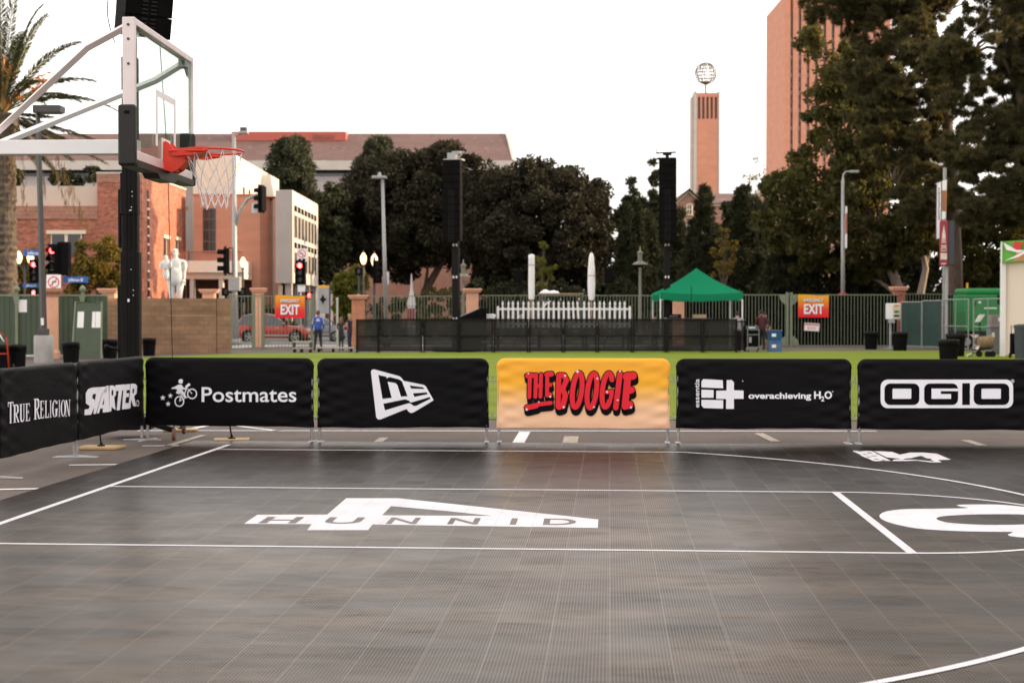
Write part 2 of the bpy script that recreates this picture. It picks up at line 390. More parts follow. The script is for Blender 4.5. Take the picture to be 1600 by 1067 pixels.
def cl(name, pts, wd, dz=0):
    o = pline(name, pts, wd, ZC + dz, M['courtline'], court); return o
LW = 1.77
cl('court_line', [(0, -9), (0, 6.36)], .065)
cl('court_line', [(.035, LW), (7.0, LW)], .05, .0008)
cl('court_line', [(.035, -LW), (7.0, -LW)], .05, .0008)
cl('court_line', [(7.0, -LW+.025), (7.0, LW-.025)], .072)
cl('court_line', [(7.0 + LW*math.sin(a), LW*math.cos(a)) for a in [math.pi*i/48 for i in range(49)]], .05, .0016)
def arc3():
    pts = [(.035, 5.68), (5.0, 5.68)]
    a0 = math.acos(5.68/6.7); c0 = 5.77 - 6.7*math.sin(a0)
    pts = [(.035, 5.68), (3.0, 5.68)]
    n = 90
    for i in range(n+1):
        a = a0 + (math.pi - math.acos(6.1/6.7) - a0)*i/n
        pts.append((c0 + 6.7*math.sin(a), 6.7*math.cos(a)))
    pts += [(3.0, -6.1), (.035, -6.1)]
    return pts
cl('court_line', arc3(), .055, .0024)
# ---- printed emblems on the tiles (flat shapes, 4 mm above the floor)
def ftext(body, size=1, bold=0, shear=0, sx=1, align='CENTER', space=1):
    cu_ = bpy.data.curves.new('lettering', 'FONT'); cu_.body = body; cu_.size = size; cu_.offset = bold; cu_.shear = shear
    cu_.align_x = align; cu_.space_character = space; cu_.resolution_u = 4
    o = bpy.data.objects.new('lettering', cu_); COL.objects.link(o)
    dg = bpy.context.evaluated_depsgraph_get(); me = bpy.data.meshes.new_from_object(o.evaluated_get(dg))
    vs = [(v.co.x*sx, v.co.y) for v in me.vertices]; fs = [list(p.vertices) for p in me.polygons]
    bpy.data.objects.remove(o); bpy.data.curves.remove(cu_); bpy.data.meshes.remove(me)
    return vs, fs
def fill2d(loops):
    """flat polygon with holes: outline first, then holes; returns verts and faces"""
    c = bpy.data.curves.new('shape', 'CURVE'); c.dimensions = '2D'; c.fill_mode = 'BOTH'
    for lp in loops:
        s = c.splines.new('POLY'); s.points.add(len(lp)-1); s.use_cyclic_u = True
        for p, q in zip(s.points, lp): p.co = (q[0], q[1], 0, 1)
    o = bpy.data.objects.new('shape', c); COL.objects.link(o)
    dg = bpy.context.evaluated_depsgraph_get(); me = bpy.data.meshes.new_from_object(o.evaluated_get(dg))
    vs = [(v.co.x, v.co.y) for v in me.vertices]; fs = [list(p.vertices) for p in me.polygons]
    bpy.data.objects.remove(o); bpy.data.curves.remove(c); bpy.data.meshes.remove(me)
    return vs, fs
def cl2(p): d = Vector((p.x, p.y, 0)) - CO; return (d.dot(cu), d.dot(cv))
def court_shape(loops_px, name, z=ZC, m=None):
    vs, fs = fill2d([[cl2(gp(*q)) for q in lp] for lp in loops_px])
    b = MB(); b.add([(x, y, z) for x, y in vs], fs); o = b.build(name, m or M['courtline'], court); o['kind'] = 'structure'; return o
court_shape([[(381, 822), (402, 807.5), (511, 807.5), (541, 781.5), (622, 781.5), (935, 815), (934, 828.5), (582, 823), (575, 832), (480, 832), (487, 822.5)],
             [(611, 794), (700, 802), (770, 809.5), (597, 808.5)]], 'floor_emblem')
M['tileink'] = M['court']
def court_letters(word, spans, rows, z):
    """letters of the wordmark cut as dark shapes: spans = x extents in the photo, rows = y of top and bottom"""
    b = MB()
    for ch, (x0, x1) in zip(word, spans):
        vs, fs = ftext(ch, 1, .018, 0, 1, 'LEFT')
        xs = [v[0] for v in vs]; ys = [v[1] for v in vs]; ax, bx, ay, by = min(xs), max(xs), min(ys), max(ys)
        sk = (rows[1]-rows[0])
        out = []
        for x, y in vs:
            u = (x-ax)/(bx-ax); v = (y-ay)/(by-ay)
            mx = x0 + (x1-x0)*u
            lean = (925 - mx) / 330 * sk * v            # upright strokes run towards the far end of the court
            base = 0.006*(mx-400)
            q = cl2(gp(mx + lean, rows[1] + base - sk*v)); out.append((*q, z))
        b.add(out, fs)
    return b.build('floor_lettering', M['tileink'], court)
o = court_letters('HUNNID', [(403, 462), (503, 560), (602, 650), (698, 746), (796, 806), (848, 900)], (811, 821), ZC + .0012); o['kind'] = 'structure'
ringo = [(1374, 810), (1380, 804), (1395, 800.5), (1420, 798.6), (1470, 798), (1512, 797), (1500, 794.5), (1495, 792.4), (1510, 791.5), (1560, 791.6), (1600, 795), (1640, 800), (1672, 806),
         (1688, 815), (1690, 826), (1668, 837), (1632, 843.5), (1600, 843.5), (1580, 841.5), (1575, 839), (1582, 835), (1560, 834.5), (1500, 833.5), (1440, 830), (1405, 824), (1382, 817)]
ringi = [(1463, 814), (1470, 810.5), (1490, 808.6), (1530, 807), (1592, 807), (1620, 810), (1632, 815), (1625, 820), (1600, 823), (1540, 823.6), (1490, 821), (1472, 818)]
def rounded(P):
    out = []
    for i in range(len(P)):
        a, b_, c, d = P[i-1], P[i], P[(i+1) % len(P)], P[(i+2) % len(P)]
        for k in range(4):
            s = k/4; out.append(tuple(.5*(2*b_[q] + (c[q]-a[q])*s + (2*a[q]-5*b_[q]+4*c[q]-d[q])*s*s + (3*b_[q]-a[q]-3*c[q]+d[q])*s**3) for q in (0, 1)))
    return out
court_shape([rounded(ringo), rounded(ringi)], 'floor_emblem')
# far emblem by the barricades
def px8(L): return [(1320 + x/8.889, 695 + y/8.889) for x, y in L]
court_shape([px8([(400, 106), (660, 118), (765, 158), (905, 128), (1100, 128), (1275, 143), (1475, 228), (1290, 232), (1345, 265), (1200, 266), (1000, 240), (860, 246), (650, 246), (690, 226), (810, 218), (580, 195)]),
             px8([(1140, 210), (1060, 174), (920, 205), (840, 212), (800, 228), (985, 230), (1210, 252), (1245, 250), (1190, 226), (1210, 216)])], 'floor_emblem')
court_shape([px8([(105, 106), (140, 102), (210, 112), (300, 104), (380, 108), (640, 246), (520, 242), (440, 250), (390, 244), (330, 215), (240, 180), (200, 150)])], 'floor_emblem')
b_ = MB()
for k, (x, y, wd, hh) in enumerate([(300, 128, 60, 10), (360, 170, 70, 9), (300, 185, 50, 9), (400, 215, 60, 9), (500, 228, 50, 8), (430, 145, 40, 8), (250, 150, 40, 8)]):
    q = px8([(x, y), (x+wd, y+3), (x+wd+22, y+hh+2), (x+20, y+hh)]); b_.add([(*cl2(gp(*p)), ZC+.0012) for p in q], [(3, 2, 1, 0)])
o = b_.build('floor_lettering', M['tileink'], court); o['kind'] = 'structure'
# ================================================================== buildings
M['brickred'] = brick('red_brick', (.47, .165, .10), (.23, .078, .052), (.36, .22, .165), .26, .10)
M['brickdk'] = brick('soldier_course_brick', (.40, .17, .11), (.27, .10, .07), (.38, .24, .18), .085, .24)
M['salmon'] = mat('salmon_stucco', (.47, .23, .155), .85, var=.09, vs=.5, stretch=(1, 1, 4))
M['cream'] = mat('cream_stucco', (.66, .55, .43), .85, var=.06, vs=.4)
M['beige'] = mat('beige_stucco', (.55, .44, .36), .85, var=.07, vs=.6)
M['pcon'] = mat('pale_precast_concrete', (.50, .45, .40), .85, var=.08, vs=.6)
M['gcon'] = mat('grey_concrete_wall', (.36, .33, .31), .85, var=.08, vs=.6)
def tilemat(name, c1, c2):
    m, t, b = nodes(name); b.inputs['Roughness'].default_value = .85
    tc = N(t, 'ShaderNodeTexCoord'); sp = N(t, 'ShaderNodeSeparateXYZ'); cb = N(t, 'ShaderNodeCombineXYZ'); t.links.new(tc.outputs['Object'], sp.inputs[0])
    t.links.new(sp.outputs[0], cb.inputs[0]); t.links.new(sp.outputs[1], cb.inputs[1])
    br = N(t, 'ShaderNodeTexBrick'); t.links.new(cb.outputs[0], br.inputs['Vector']); br.inputs['Scale'].default_value = 1
    br.inputs['Brick Width'].default_value = .5; br.inputs['Row Height'].default_value = .4; br.inputs['Mortar Size'].default_value = .03
    br.inputs['Color1'].default_value = (*c1, 1); br.inputs['Color2'].default_value = (*c2, 1); br.inputs['Mortar'].default_value = (*[x*.5 for x in c1], 1)
    n = noise(t, .25, 6); n2 = noise(t, 1.1, 2)
    c = mixc(t, .6, br.outputs[0], mixc(t, ramp(t, n, .3, .7), (.65, .65, .65), (1.15, 1.1, 1.1)), 'MULTIPLY')
    c = mixc(t, math_(t, 'MULTIPLY', ramp(t, n2, .68, .74), .6), c, (.42, .27, .22)); t.links.new(c, b.inputs['Base Color']); return m
M['rooftile'] = tilemat('brown_roof_tile', (.125, .064, .055), (.16, .086, .072))
M['redmetal'] = mat('red_roof_panel', (.42, .09, .06), .6, var=.1)
def bpart(parent, name, m, fn):
    b = MB(); fn(b); o = b.build(name, M[m] if isinstance(m, str) else m, parent); return o
def rel(base, p): return Vector(p) - Vector(base)
# ---- red brick building at the left
Yf = 95.0; xc = xat(223, Yf); xl = xat(-160, Yf); Yb_ = 107.6
bb_ = (xc, Yf, 0); A1 = thing('brick_building', 'red brick building with beige band and sunlit side wall behind the palm', 'building', bb_)
z1 = zat(272, Yf); z2 = zat(322, Yf); z3 = zat(290, Yf); xt = xat(153, Yf) - xc
xl -= xc
bpart(A1, 'wall', 'brickred', lambda b: (b.box(xt, 0, 0, Yb_-Yf, 0, z1), b.box(xl, xt-.002, .05, Yb_-Yf, 0, z2)))
bpart(A1, 'brick_course', 'brickdk', lambda b: (b.box(xl, xt-.01, -.03, .04, z2-.85, z2-.02), b.box(xt-.03, .03, -.04, -.003, z1-.55, z1-.02)))
bpart(A1, 'parapet', 'beige', lambda b: b.box(xl, xt-.01, .4, 4.0, z2+.003, z3))
bpart(A1, 'coping', 'pcon', lambda b: (b.box(xt-.05, .06, -.06, Yb_-Yf+.05, z1+.002, z1+.12),))
xw0, xw1 = xat(80, Yf)-xc, xat(129, Yf)-xc
wn = bpart(A1, 'window', 'glassdk', lambda b: b.box(xw0+.08, xw1-.08, -.02, .03, zat(400, Yf), zat(366, Yf)))
bpart(wn, 'frame', 'cream', lambda b: (b.box(xw0+.02, xw0+.079, -.05, .03, zat(400, Yf), zat(366, Yf)), b.box(xw1-.079, xw1-.02, -.05, .03, zat(400, Yf), zat(366, Yf)), b.box((xw0+xw1)/2-.1, (xw0+xw1)/2+.1, -.06, -.021, zat(400, Yf), zat(366, Yf))))
bpart(wn, 'lintel', 'cream', lambda b: b.box(xw0-.25, xw1+.25, -.12, .02, zat(366, Yf)+.003, zat(360, Yf)))
def sidewin(py0, py1, px0, px1, nm, lint):
    """openings in the side wall that faces +x, from the photo's rows and columns"""
    Y0 = (xc+.0)*F/(px0-800)*1.0; Y1 = (xc)*F/(px1-800)
    w_ = bpart(A1, nm, 'glassdk', lambda b: b.box(-.03, .02, Y0-Yf, Y1-Yf, zat(py1, Y0), zat(py0, Y0)))
    if lint:
        bpart(w_, 'lintel', 'cream', lambda b: b.box(-.03, .10, Y0-Yf-.15, Y1-Yf+.15, zat(py0, Y0)+.003, zat(py0-5, Y0)))
        bpart(w_, 'frame', 'cream', lambda b: b.box(.0205, .05, (Y0+Y1)/2-Yf-.05, (Y0+Y1)/2-Yf+.05, zat(py1, Y0), zat(py0, Y0)))
    else:
        bpart(w_, 'glazing_bars', 'cream', lambda b: [b.box(.0205, .05, Y0-Yf, Y1-Yf, zat(py0, Y0)-.58*k-.12, zat(py0, Y0)-.58*k) for k in range(1, 14)])  # row of level glazing bars across the slit
sidewin(297, 466, 230.5, 233.5, 'slit_window', False)
sidewin(372, 415, 256, 264, 'window', True); sidewin(375, 415, 275, 281, 'window', True)
# ---- grey penthouse and cream block behind it
Yc = 112.0
A2 = thing('stucco_building', 'cream stucco block catching sun on its side, between the hoop net and mast arm signal', 'building', (xat(365, Yc), Yc, 0))
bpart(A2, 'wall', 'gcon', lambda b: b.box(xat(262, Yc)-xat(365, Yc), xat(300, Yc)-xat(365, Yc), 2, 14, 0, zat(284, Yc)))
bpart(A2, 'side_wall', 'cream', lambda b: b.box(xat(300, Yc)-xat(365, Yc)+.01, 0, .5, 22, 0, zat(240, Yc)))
bpart(A2, 'clerestory', mat('amber_glass', (.42, .19, .04), .3, var=.3), lambda b: b.box(xat(264, Yc)-xat(365, Yc), xat(285, Yc)-xat(365, Yc), 1.95, 1.99, zat(325, Yc), zat(320, Yc)))
for y in (4, 6.5): bpart(A2, 'window', 'glassdk', lambda b: b.box(.0, .04, y, y+.7, zat(305, Yc), zat(285, Yc)))
# ---- salmon building with balcony
Ys = 106.0; xs0 = xat(301, Ys)
A3 = thing('salmon_building', 'salmon stucco building with tall dark window and white balcony', 'building', (xs0, Ys, 0))
X = lambda px, Y=Ys: xat(px, Y) - xs0
bpart(A3, 'wall', 'salmon', lambda b: (b.box(X(301), X(405), .4, 5, zat(432, Ys), zat(305, Ys)), b.box(X(392), X(405), .41, 5, 0, zat(432, Ys)-.01), b.prism([Vector((X(405)+.002, .4, 0)), Vector((X(419), 1.3, 0)), Vector((X(419), 5, 0)), Vector((X(405)+.002, 5, 0))], (0, 0, zat(307, Ys))), b.box(X(424), X(432), .8, 5, 0, zat(309, Ys))))
bpart(A3, 'coping', mat('terracotta_coping', (.46, .17, .10), .8), lambda b: (b.box(X(300), X(405.5), .34, 5, zat(305, Ys)+.003, zat(302.5, Ys)), b.box(X(405.8), X(432.5), .7, 5, zat(309, Ys)+.1, zat(305.5, Ys))))
tw_ = bpart(A3, 'tall_window', 'glassdk', lambda b: b.box(X(316), X(336), .36, .395, zat(395, Ys), zat(325, Ys)))
bpart(tw_, 'frame', 'winfr', lambda b: [b.box(X(316), X(336), .33, .358, zat(y, Ys), zat(y, Ys)+.08) for y in (395, 378, 360, 343, 327)] + [b.box(X(326)-.03, X(326)+.03, .345, .359, zat(395, Ys), zat(325, Ys))])
bpart(A3, 'slit_window', 'glassdk', lambda b: b.box(X(419)+.003, X(424)-.003, 1.31, 2, 0, zat(312, Ys)))
bal = bpart(A3, 'balcony', mat('pale_balcony_render', (.78, .68, .57), .8, var=.04), lambda b: (b.prism([Vector((X(283), -2.2, zat(432, Ys)+.2)), Vector((X(310), -3.2, zat(432, Ys)+.2)), Vector((X(392), -3.2, zat(432, Ys)+.2)), Vector((X(392), .39, zat(432, Ys)+.2)), Vector((X(283), .39, zat(432, Ys)+.2))], (0, 0, zat(410, Ys)-zat(432, Ys)-.2)), b.box(X(288), X(392), -2.6, .38, zat(437, Ys), zat(432, Ys)+.18)))
def rail(b):
    z0, z1 = zat(410, Ys), zat(396, Ys)
    P = [(X(284), -2.1), (X(310), -3.1), (X(391), -3.1)]
    for (xa, ya), (xb, yb) in zip(P[:-1], P[1:]):
        b.tube([(xa, ya, z1), (xb, yb, z1)], .05, 6); n = int(math.hypot(xb-xa, yb-ya)/.16)
        for k in range(n+1): b.box(xa+(xb-xa)*k/n-.025, xa+(xb-xa)*k/n+.025, ya+(yb-ya)*k/n-.02, ya+(yb-ya)*k/n+.02, z0, z1)
bpart(bal, 'railing', mat('dusty_red_railing', (.33, .13, .10), .6), rail)
for q_ in (310, 354): bpart(A3, 'column', 'pcon', lambda b: b.box(X(q_), X(q_+6), -2.8, -2.2, 0, zat(437, Ys)-.003))
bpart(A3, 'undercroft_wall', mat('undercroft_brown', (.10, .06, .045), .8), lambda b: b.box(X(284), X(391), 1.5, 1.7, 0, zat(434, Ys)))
# ---- pale concrete office block on stilts
Yo = 105.0; xo = xat(457, Yo); Yo2 = 119.0
A4 = thing('office_building', 'pale concrete office block raised over a dark ground floor, beside the dark tree', 'building', (xo, Yo, 0))
zt4, zb4 = zat(297, Yo), zat(442, Yo)
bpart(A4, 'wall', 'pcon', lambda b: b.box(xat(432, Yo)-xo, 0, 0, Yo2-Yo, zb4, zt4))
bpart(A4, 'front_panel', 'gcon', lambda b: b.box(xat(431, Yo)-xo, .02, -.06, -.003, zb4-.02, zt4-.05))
def swin(z0, z1, n, nm):
    def f(b):
        for k in range(n):
            y0 = 1.0 + (Yo2-Yo-1.6)*k/n; b.box(-.02, .03, y0, y0+(Yo2-Yo-1.6)/n*.62, z0, z1)
    return bpart(A4, nm, 'glassdk', f)
def zz4(py): return zat(py, Yo+2)
for a_, c_ in ((372, 338), (436, 395)):
    for k in range(7):
        y0 = 1.0 + (Yo2-Yo-1.6)*k/7; y1 = y0 + (Yo2-Yo-1.6)/7*.62
        zA = zz4(a_) if a_ == 372 else zz4(424)
        zB = zz4(c_)
        w_ = bpart(A4, 'window', 'glassdk', lambda b: (b.box(-.02, .03, y0, y1, zA, zB), b.box(-.02, .03, y0-.1, y1+.1, zB+.30, zB+.72)))
        bpart(w_, 'frame', 'gcon', lambda b: b.box(.031, .06, y0-.28, y0-.08, zA-.1, zB+.25))
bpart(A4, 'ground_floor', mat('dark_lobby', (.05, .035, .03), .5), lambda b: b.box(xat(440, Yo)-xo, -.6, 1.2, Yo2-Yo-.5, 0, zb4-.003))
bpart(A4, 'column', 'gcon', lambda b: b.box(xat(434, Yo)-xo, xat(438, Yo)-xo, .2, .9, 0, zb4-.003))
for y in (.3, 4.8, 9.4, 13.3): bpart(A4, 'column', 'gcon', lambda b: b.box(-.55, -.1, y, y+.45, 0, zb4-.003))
# ---- long tiled hall at the back
Yl = 180.0; xr_ = xat(793, 186)
A5 = thing('tiled_roof_hall', 'long hall with brown tile roof and red panel, far behind the trees', 'building', (xr_, Yl, 0))
ze, zr = zat(253, Yl), zat(209, Yl+11); L0 = -100
def roof5(b):
    b.add([(L0, -1, ze), (.6, -1, ze), (-.3, 11, zr), (L0, 11, zr), (L0, 23, ze), (.6, 23, ze)], [(0, 1, 2, 3), (3, 2, 5, 4)])
    b.add([(L0, -1, ze-.5), (.6, -1, ze-.5), (.6, 23, ze-.5), (L0, 23, ze-.5)], [(0, 1, 2, 3)])
bpart(A5, 'roof', 'rooftile', roof5)
bpart(A5, 'verge', 'pcon', lambda b: (b.prism([Vector((.62, -1, ze)), Vector((-.28, 11, zr+.15)), Vector((.62, 23, ze)), Vector((.62, 23, ze-1)), Vector((.62, -1, ze-1))], (.35, 0, 0)), b.box(L0, .6, -1.2, -1.01, ze-1.1, ze+.02)))
bpart(A5, 'wall', mat('board_marked_concrete', (.47, .43, .42), .85, var=.08, vs=.5, stretch=(.3, 1, 6)), lambda b: b.box(L0, -.4, .4, 22, 0, ze-1.75))
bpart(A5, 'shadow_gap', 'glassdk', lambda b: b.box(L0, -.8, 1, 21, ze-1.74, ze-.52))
M['blind'] = mat('pinkish_blind', (.36, .24, .22), .7)
for px in (535, 510, 100): bpart(A5, 'window', 'blind', lambda b: b.box(xat(px, Yl)-xr_, xat(px+9, Yl)-xr_, .35, .39, zat(288, Yl), zat(283, Yl)))
def dorm(b):
    x0, x1 = xat(368, Yl+10)-xr_, xat(543, Yl+9)-xr_; z0, z1 = zat(222, Yl+9), zat(208, Yl+9)
    b.box(x0, x1, 7.6, 12, z0, z1); b.box(x1-4.2, x1-1.5, 7.5, 7.59, zat(219, Yl+9), zat(213, Yl+9), 1)
b = MB(); dorm(b); b.build('roof_panel', [M['redmetal'], mat('louvre', (.25, .07, .05), .7)], A5)
bpart(A5, 'roof_vent', 'darkgrey', lambda b: (b.box(xat(378, Yl+10)-xr_, xat(388, Yl+10)-xr_, 9, 10, zr-.2, zr+.6),))
# ---- low brick wall building glimpsed between the dark trees
Ym = 142.0; A6 = thing('low_brick_building', 'low pinkish brick building glimpsed under the dark tree crowns', 'building', (xat(690, Ym), Ym, 0))
bpart(A6, 'wall', mat('pinkish_brick', (.46, .24, .18), .9, var=.1, vs=1.5), lambda b: b.box(xat(520, Ym)-xat(690, Ym), xat(800, Ym)-xat(690, Ym), 0, 10, 0, zat(395, Ym)))
bpart(A6, 'coping', 'gcon', lambda b: b.box(xat(520, Ym)-xat(690, Ym)-.1, xat(800, Ym)-xat(690, Ym)+.1, -.1, 10, zat(395, Ym)+.003, zat(391, Ym)))
for px in (735, 742, 749): bpart(A6, 'window', 'winfr', lambda b: b.box(xat(px, Ym)-xat(690, Ym), xat(px+3.2, Ym)-xat(690, Ym), -.05, -.003, zat(465, Ym), zat(432, Ym)))
# ---- gabled campus building at the right
Yg = 140.0; xg = xat(1058, Yg); A7 = thing('gabled_building', 'tiled roof building with arched windows behind the right loudspeaker mast', 'building', (xg, Yg, 0))
Xg = lambda px: xat(px, Yg) - xg
M['rosebrick'] = brick('rose_brick', (.46, .27, .20), (.38, .20, .15), (.45, .33, .27), .4, .16)
bpart(A7, 'wall', 'rosebrick', lambda b: (b.box(Xg(1000), Xg(1066), .5, 14, 0, zat(318, Yg)), b.box(Xg(1066)+.01, Xg(1310), 1.2, 14, 0, zat(316, Yg)), b.prism([Vector((Xg(1057), .2, 0)), Vector((Xg(1095), .2, 0)), Vector((Xg(1095), .2, zat(316, Yg))), Vector((Xg(1076), .2, zat(300, Yg))), Vector((Xg(1057), .2, zat(316, Yg)))], (0, 12, 0))))
bpart(A7, 'roof', 'rooftile', lambda b: (b.add([(Xg(1076), -.4, zat(295, Yg)), (Xg(1054), -.4, zat(316, Yg)), (Xg(1054), 13, zat(316, Yg)), (Xg(1076), 13, zat(295, Yg))], [(0, 1, 2, 3)]), b.add([(Xg(1076), -.4, zat(295, Yg)), (Xg(1098), -.4, zat(316, Yg)), (Xg(1098), 13, zat(316, Yg)), (Xg(1076), 13, zat(295, Yg))], [(3, 2, 1, 0)]), b.add([(Xg(1076), .6, zat(317, Yg)), (Xg(1320), .6, zat(317, Yg)), (Xg(1320), 7, zat(293, Yg)), (Xg(1076), 7, zat(293, Yg))], [(0, 1, 2, 3)])))
bpart(A7, 'cornice', 'cream', lambda b: (b.box(Xg(1098), Xg(1310), .9, 1.19, zat(321, Yg), zat(317, Yg)), b.prism([Vector((Xg(1055), -.05, zat(317.5, Yg))), Vector((Xg(1076), -.05, zat(298, Yg))), Vector((Xg(1097), -.05, zat(317.5, Yg))), Vector((Xg(1097), -.05, zat(320, Yg))), Vector((Xg(1076), -.05, zat(300.5, Yg))), Vector((Xg(1055), -.05, zat(320, Yg)))], (0, .24, 0))))
def archwin(px, pt, pb, wd):
    z0, z1 = zat(pb, Yg), zat(pt, Yg); w2 = Xg(px+wd/2)-Xg(px)
    pts = [Vector((Xg(px)-w2, .12, z0)), Vector((Xg(px)+w2, .12, z0))] + [Vector((Xg(px)+w2*math.cos(R(a)), .12, z1-w2+w2*math.sin(R(a)))) for a in range(0, 181, 20)]
    o = MB().prism(pts, (0, .06, 0)).build('arched_window', M['glassdk'], A7)
    b = MB(); b.box(Xg(px)-.05, Xg(px)+.05, .08, .115, z0, z1); b.box(Xg(px)-w2, Xg(px)+w2, .09, .114, (z0+z1)/2-.05, (z0+z1)/2+.05)
    b.tube([(p.x, .09, p.z) for p in pts] + [(pts[0].x, .09, pts[0].z)], .10, 5); b.build('frame', M['cream'], o)
archwin(1077, 319, 336, 8); archwin(1077, 345, 400, 9)
# ---- tall brick tower block
Yt = 220.0; xt_ = xat(1224, Yt); A8 = thing('tower_block', 'tall orange brick tower block with dark vertical window strips', 'building', (xt_, Yt, 0))
M['orangebrick'] = mat('orange_brick', (.54, .24, .15), .85, var=.10, vs=.7, stretch=(.6, .6, 1.6))
dpt = xt_*F/(1196-800) - Yt; zt8 = 49.5; wdt = xat(1392, Yt) - xt_
edges = [1224, 1232.5] + [v for k in range(24) for v in (1236.8+12.9*k-3.1, 1236.8+12.9*k+1.6)]
bpart(A8, 'wall', 'orangebrick', lambda b: (b.box(0, wdt, .9, dpt, 0, zt8-.5), b.box(-.0, .9, -.02, .89, 0, zt8)))
for k in range(12): bpart(A8, 'pier', 'orangebrick', lambda b: b.box(xat(1237.7+12.9*k, Yt)-xt_, xat(1246.0+12.9*k, Yt)-xt_, 0, .89, 0, zt8-.2))
for k in range(12):
    x0 = xat(1232.9+12.9*k, Yt)-xt_; x1 = xat(1237.4+12.9*k, Yt)-xt_
    b = MB(); b.box(x0, x1, .6, .88, 0, zt8-3, 0)
    for j in range(11):
        z = zat(60+j*27.5, Yt); b.box(x0, x1, .55, .598, z-.5, z+.1, 1); b.box(x0, x1, .56, .597, z-2.0, z-1.2, 2)
    b.build('window_strip', [M['glassdk'], mat('spandrel_pale', (.42, .38, .33), .6) if k == 0 else bpy.data.materials['spandrel_pale'], mat('spandrel_grey', (.22, .20, .19), .4) if k == 0 else bpy.data.materials['spandrel_grey']], A8)
# ---- bell tower with wire globe
Yw = 300.0; xw = xat(1104, Yw); A9 = thing('bell_tower', 'slim brick bell tower topped by an open wire globe', 'tower', (xw, Yw, 0))
zt9 = zat(143, Yw); hw9 = (xat(1121.5, Yw)-xat(1088, Yw))/2; cx9 = xat(1104.7, Yw)-xw
def tw9(b):
    zc, zd = zat(152, Yw), zat(186, Yw)
    b.box(cx9-hw9, cx9+hw9, .6, 2*hw9, 0, zt9-.35); b.box(cx9-hw9+.02, cx9+hw9-.02, 0, .59, 0, zd); b.box(cx9-hw9+.02, cx9+hw9-.02, 0, .59, zc, zt9-.3)
    for k in range(6):
        x = cx9 - hw9 + .05 + (2*hw9-.1)*k/5; b.box(x-.17, x+.17, .0, .585, zd+.003, zc-.003)
bpart(A9, 'shaft', 'orangebrick', tw9)
bpart(A9, 'louvre', 'winfr', lambda b: [b.box(cx9-hw9+.1+k*(2*hw9-.2)/5+.2, cx9-hw9+.1+(k+1)*(2*hw9-.2)/5-.25, .4, .598, zat(186, Yw)+.01, zat(152, Yw)-.01) for k in range(5)])
bpart(A9, 'corner_trim', 'pcon', lambda b: (b.box(cx9-hw9-.45, cx9-hw9-.003, -.1, 2*hw9, 0, zt9), b.box(cx9+hw9+.003, cx9+hw9+.3, -.1, 2*hw9, 0, zt9), b.box(cx9-hw9-.9, cx9-hw9-.46, 1.5, 2*hw9, 0, zt9-.9)))
gl = MB(); rg = (xat(1121, Yw)-xat(1087.5, Yw))/2; cg = Vector((0, hw9, zat(112.5, Yw)))
for k in range(7):
    a = math.pi*k/7; gl.tube([cg + Vector((rg*math.cos(q)*math.cos(a), rg*math.cos(q)*math.sin(a), rg*math.sin(q))) for q in [2*math.pi*i/32 for i in range(33)]], .08, 4, cap=False)
for la in (-60, -38, -18, 0, 18, 38, 60):
    rr = rg*math.cos(R(la)); gl.tube([cg + Vector((rr*math.cos(q), rr*math.sin(q), rg*math.sin(R(la)))) for q in [2*math.pi*i/32 for i in range(33)]], .07, 4, cap=False)
for k in range(14):                                  # broken plates standing for the map outlines
    q = random.Random(k); a = q.uniform(0, 6.28); e = q.uniform(-.9, .9); p = cg + Vector((math.cos(e)*math.cos(a), math.cos(e)*math.sin(a), math.sin(e)))*rg
    pts = [p]
    for _ in range(4):
        n_ = pts[-1] + Vector((q.uniform(-.6, .6), q.uniform(-.6, .6), q.uniform(-.5, .5))); pts.append(cg + (n_-cg).normalized()*rg)
    gl.tube(pts, .05, 4)
gl.build('globe', mat('weathered_bronze', (.13, .105, .08), .6, 0), A9)
b = MB(); b.tube([(0, hw9, zt9-.4), (0, hw9, cg.z-rg)], .2, 6); b.lathe([(.8, 0), (.2, -.55)], 8, c=(0, hw9, cg.z-rg+.35)); b.build('mast', bpy.data.materials['weathered_bronze'], A9)
# ---- unseen brick block added right of the view; its shadow covers court and turf
A10 = thing('added_shade_block', 'unseen brick block added right of the view to shade court and turf', 'building', (52, -30, 0))
bpart(A10, 'wall', 'brickred', lambda b: (b.box(0, 16, 0, 90, 0, 24), b.box(0, 16, 90.01, 119, 0, 15)))
for y in range(4, 88, 7):
    for z in (1.5, 5.5, 9.5, 13.5): bpart(A10, 'window', 'glassdk', lambda b: b.box(-.03, .02, y, y+2.2, z, z+2))
# ================================================================== trees and shrubs
M['ficus'] = leafmat('dark_bronze_leaves', (.015, .0145, .0095), (.062, .056, .036), .14, (.07, .055, .02))
M['pine'] = leafmat('dark_pine_needles', (.036, .037, .018), (.130, .120, .056), .28, (.24, .17, .05))
M['conifer'] = leafmat('dull_green_needles', (.016, .019, .011), (.056, .059, .030), .15)
M['bluepine'] = leafmat('grey_green_needles', (.028, .032, .020), (.075, .080, .045), .15)
M['broad'] = leafmat('mid_green_leaves', (.027, .030, .012), (.105, .098, .034), .30, (.22, .18, .03))
M['bright'] = leafmat('yellow_green_leaves', (.050, .060, .012), (.16, .165, .032), .3, (.30, .25, .03))
M['autumn'] = leafmat('mixed_green_orange_leaves', (.05, .055, .014), (.22, .15, .03), .3, (.35, .2, .03))
M['palmleaf'] = leafmat('grey_green_palm_leaflets', (.030, .040, .020), (.105, .115, .058), .15)
M['palmdry'] = leafmat('dry_palm_leaflets', (.10, .065, .032), (.20, .135, .065), .2)
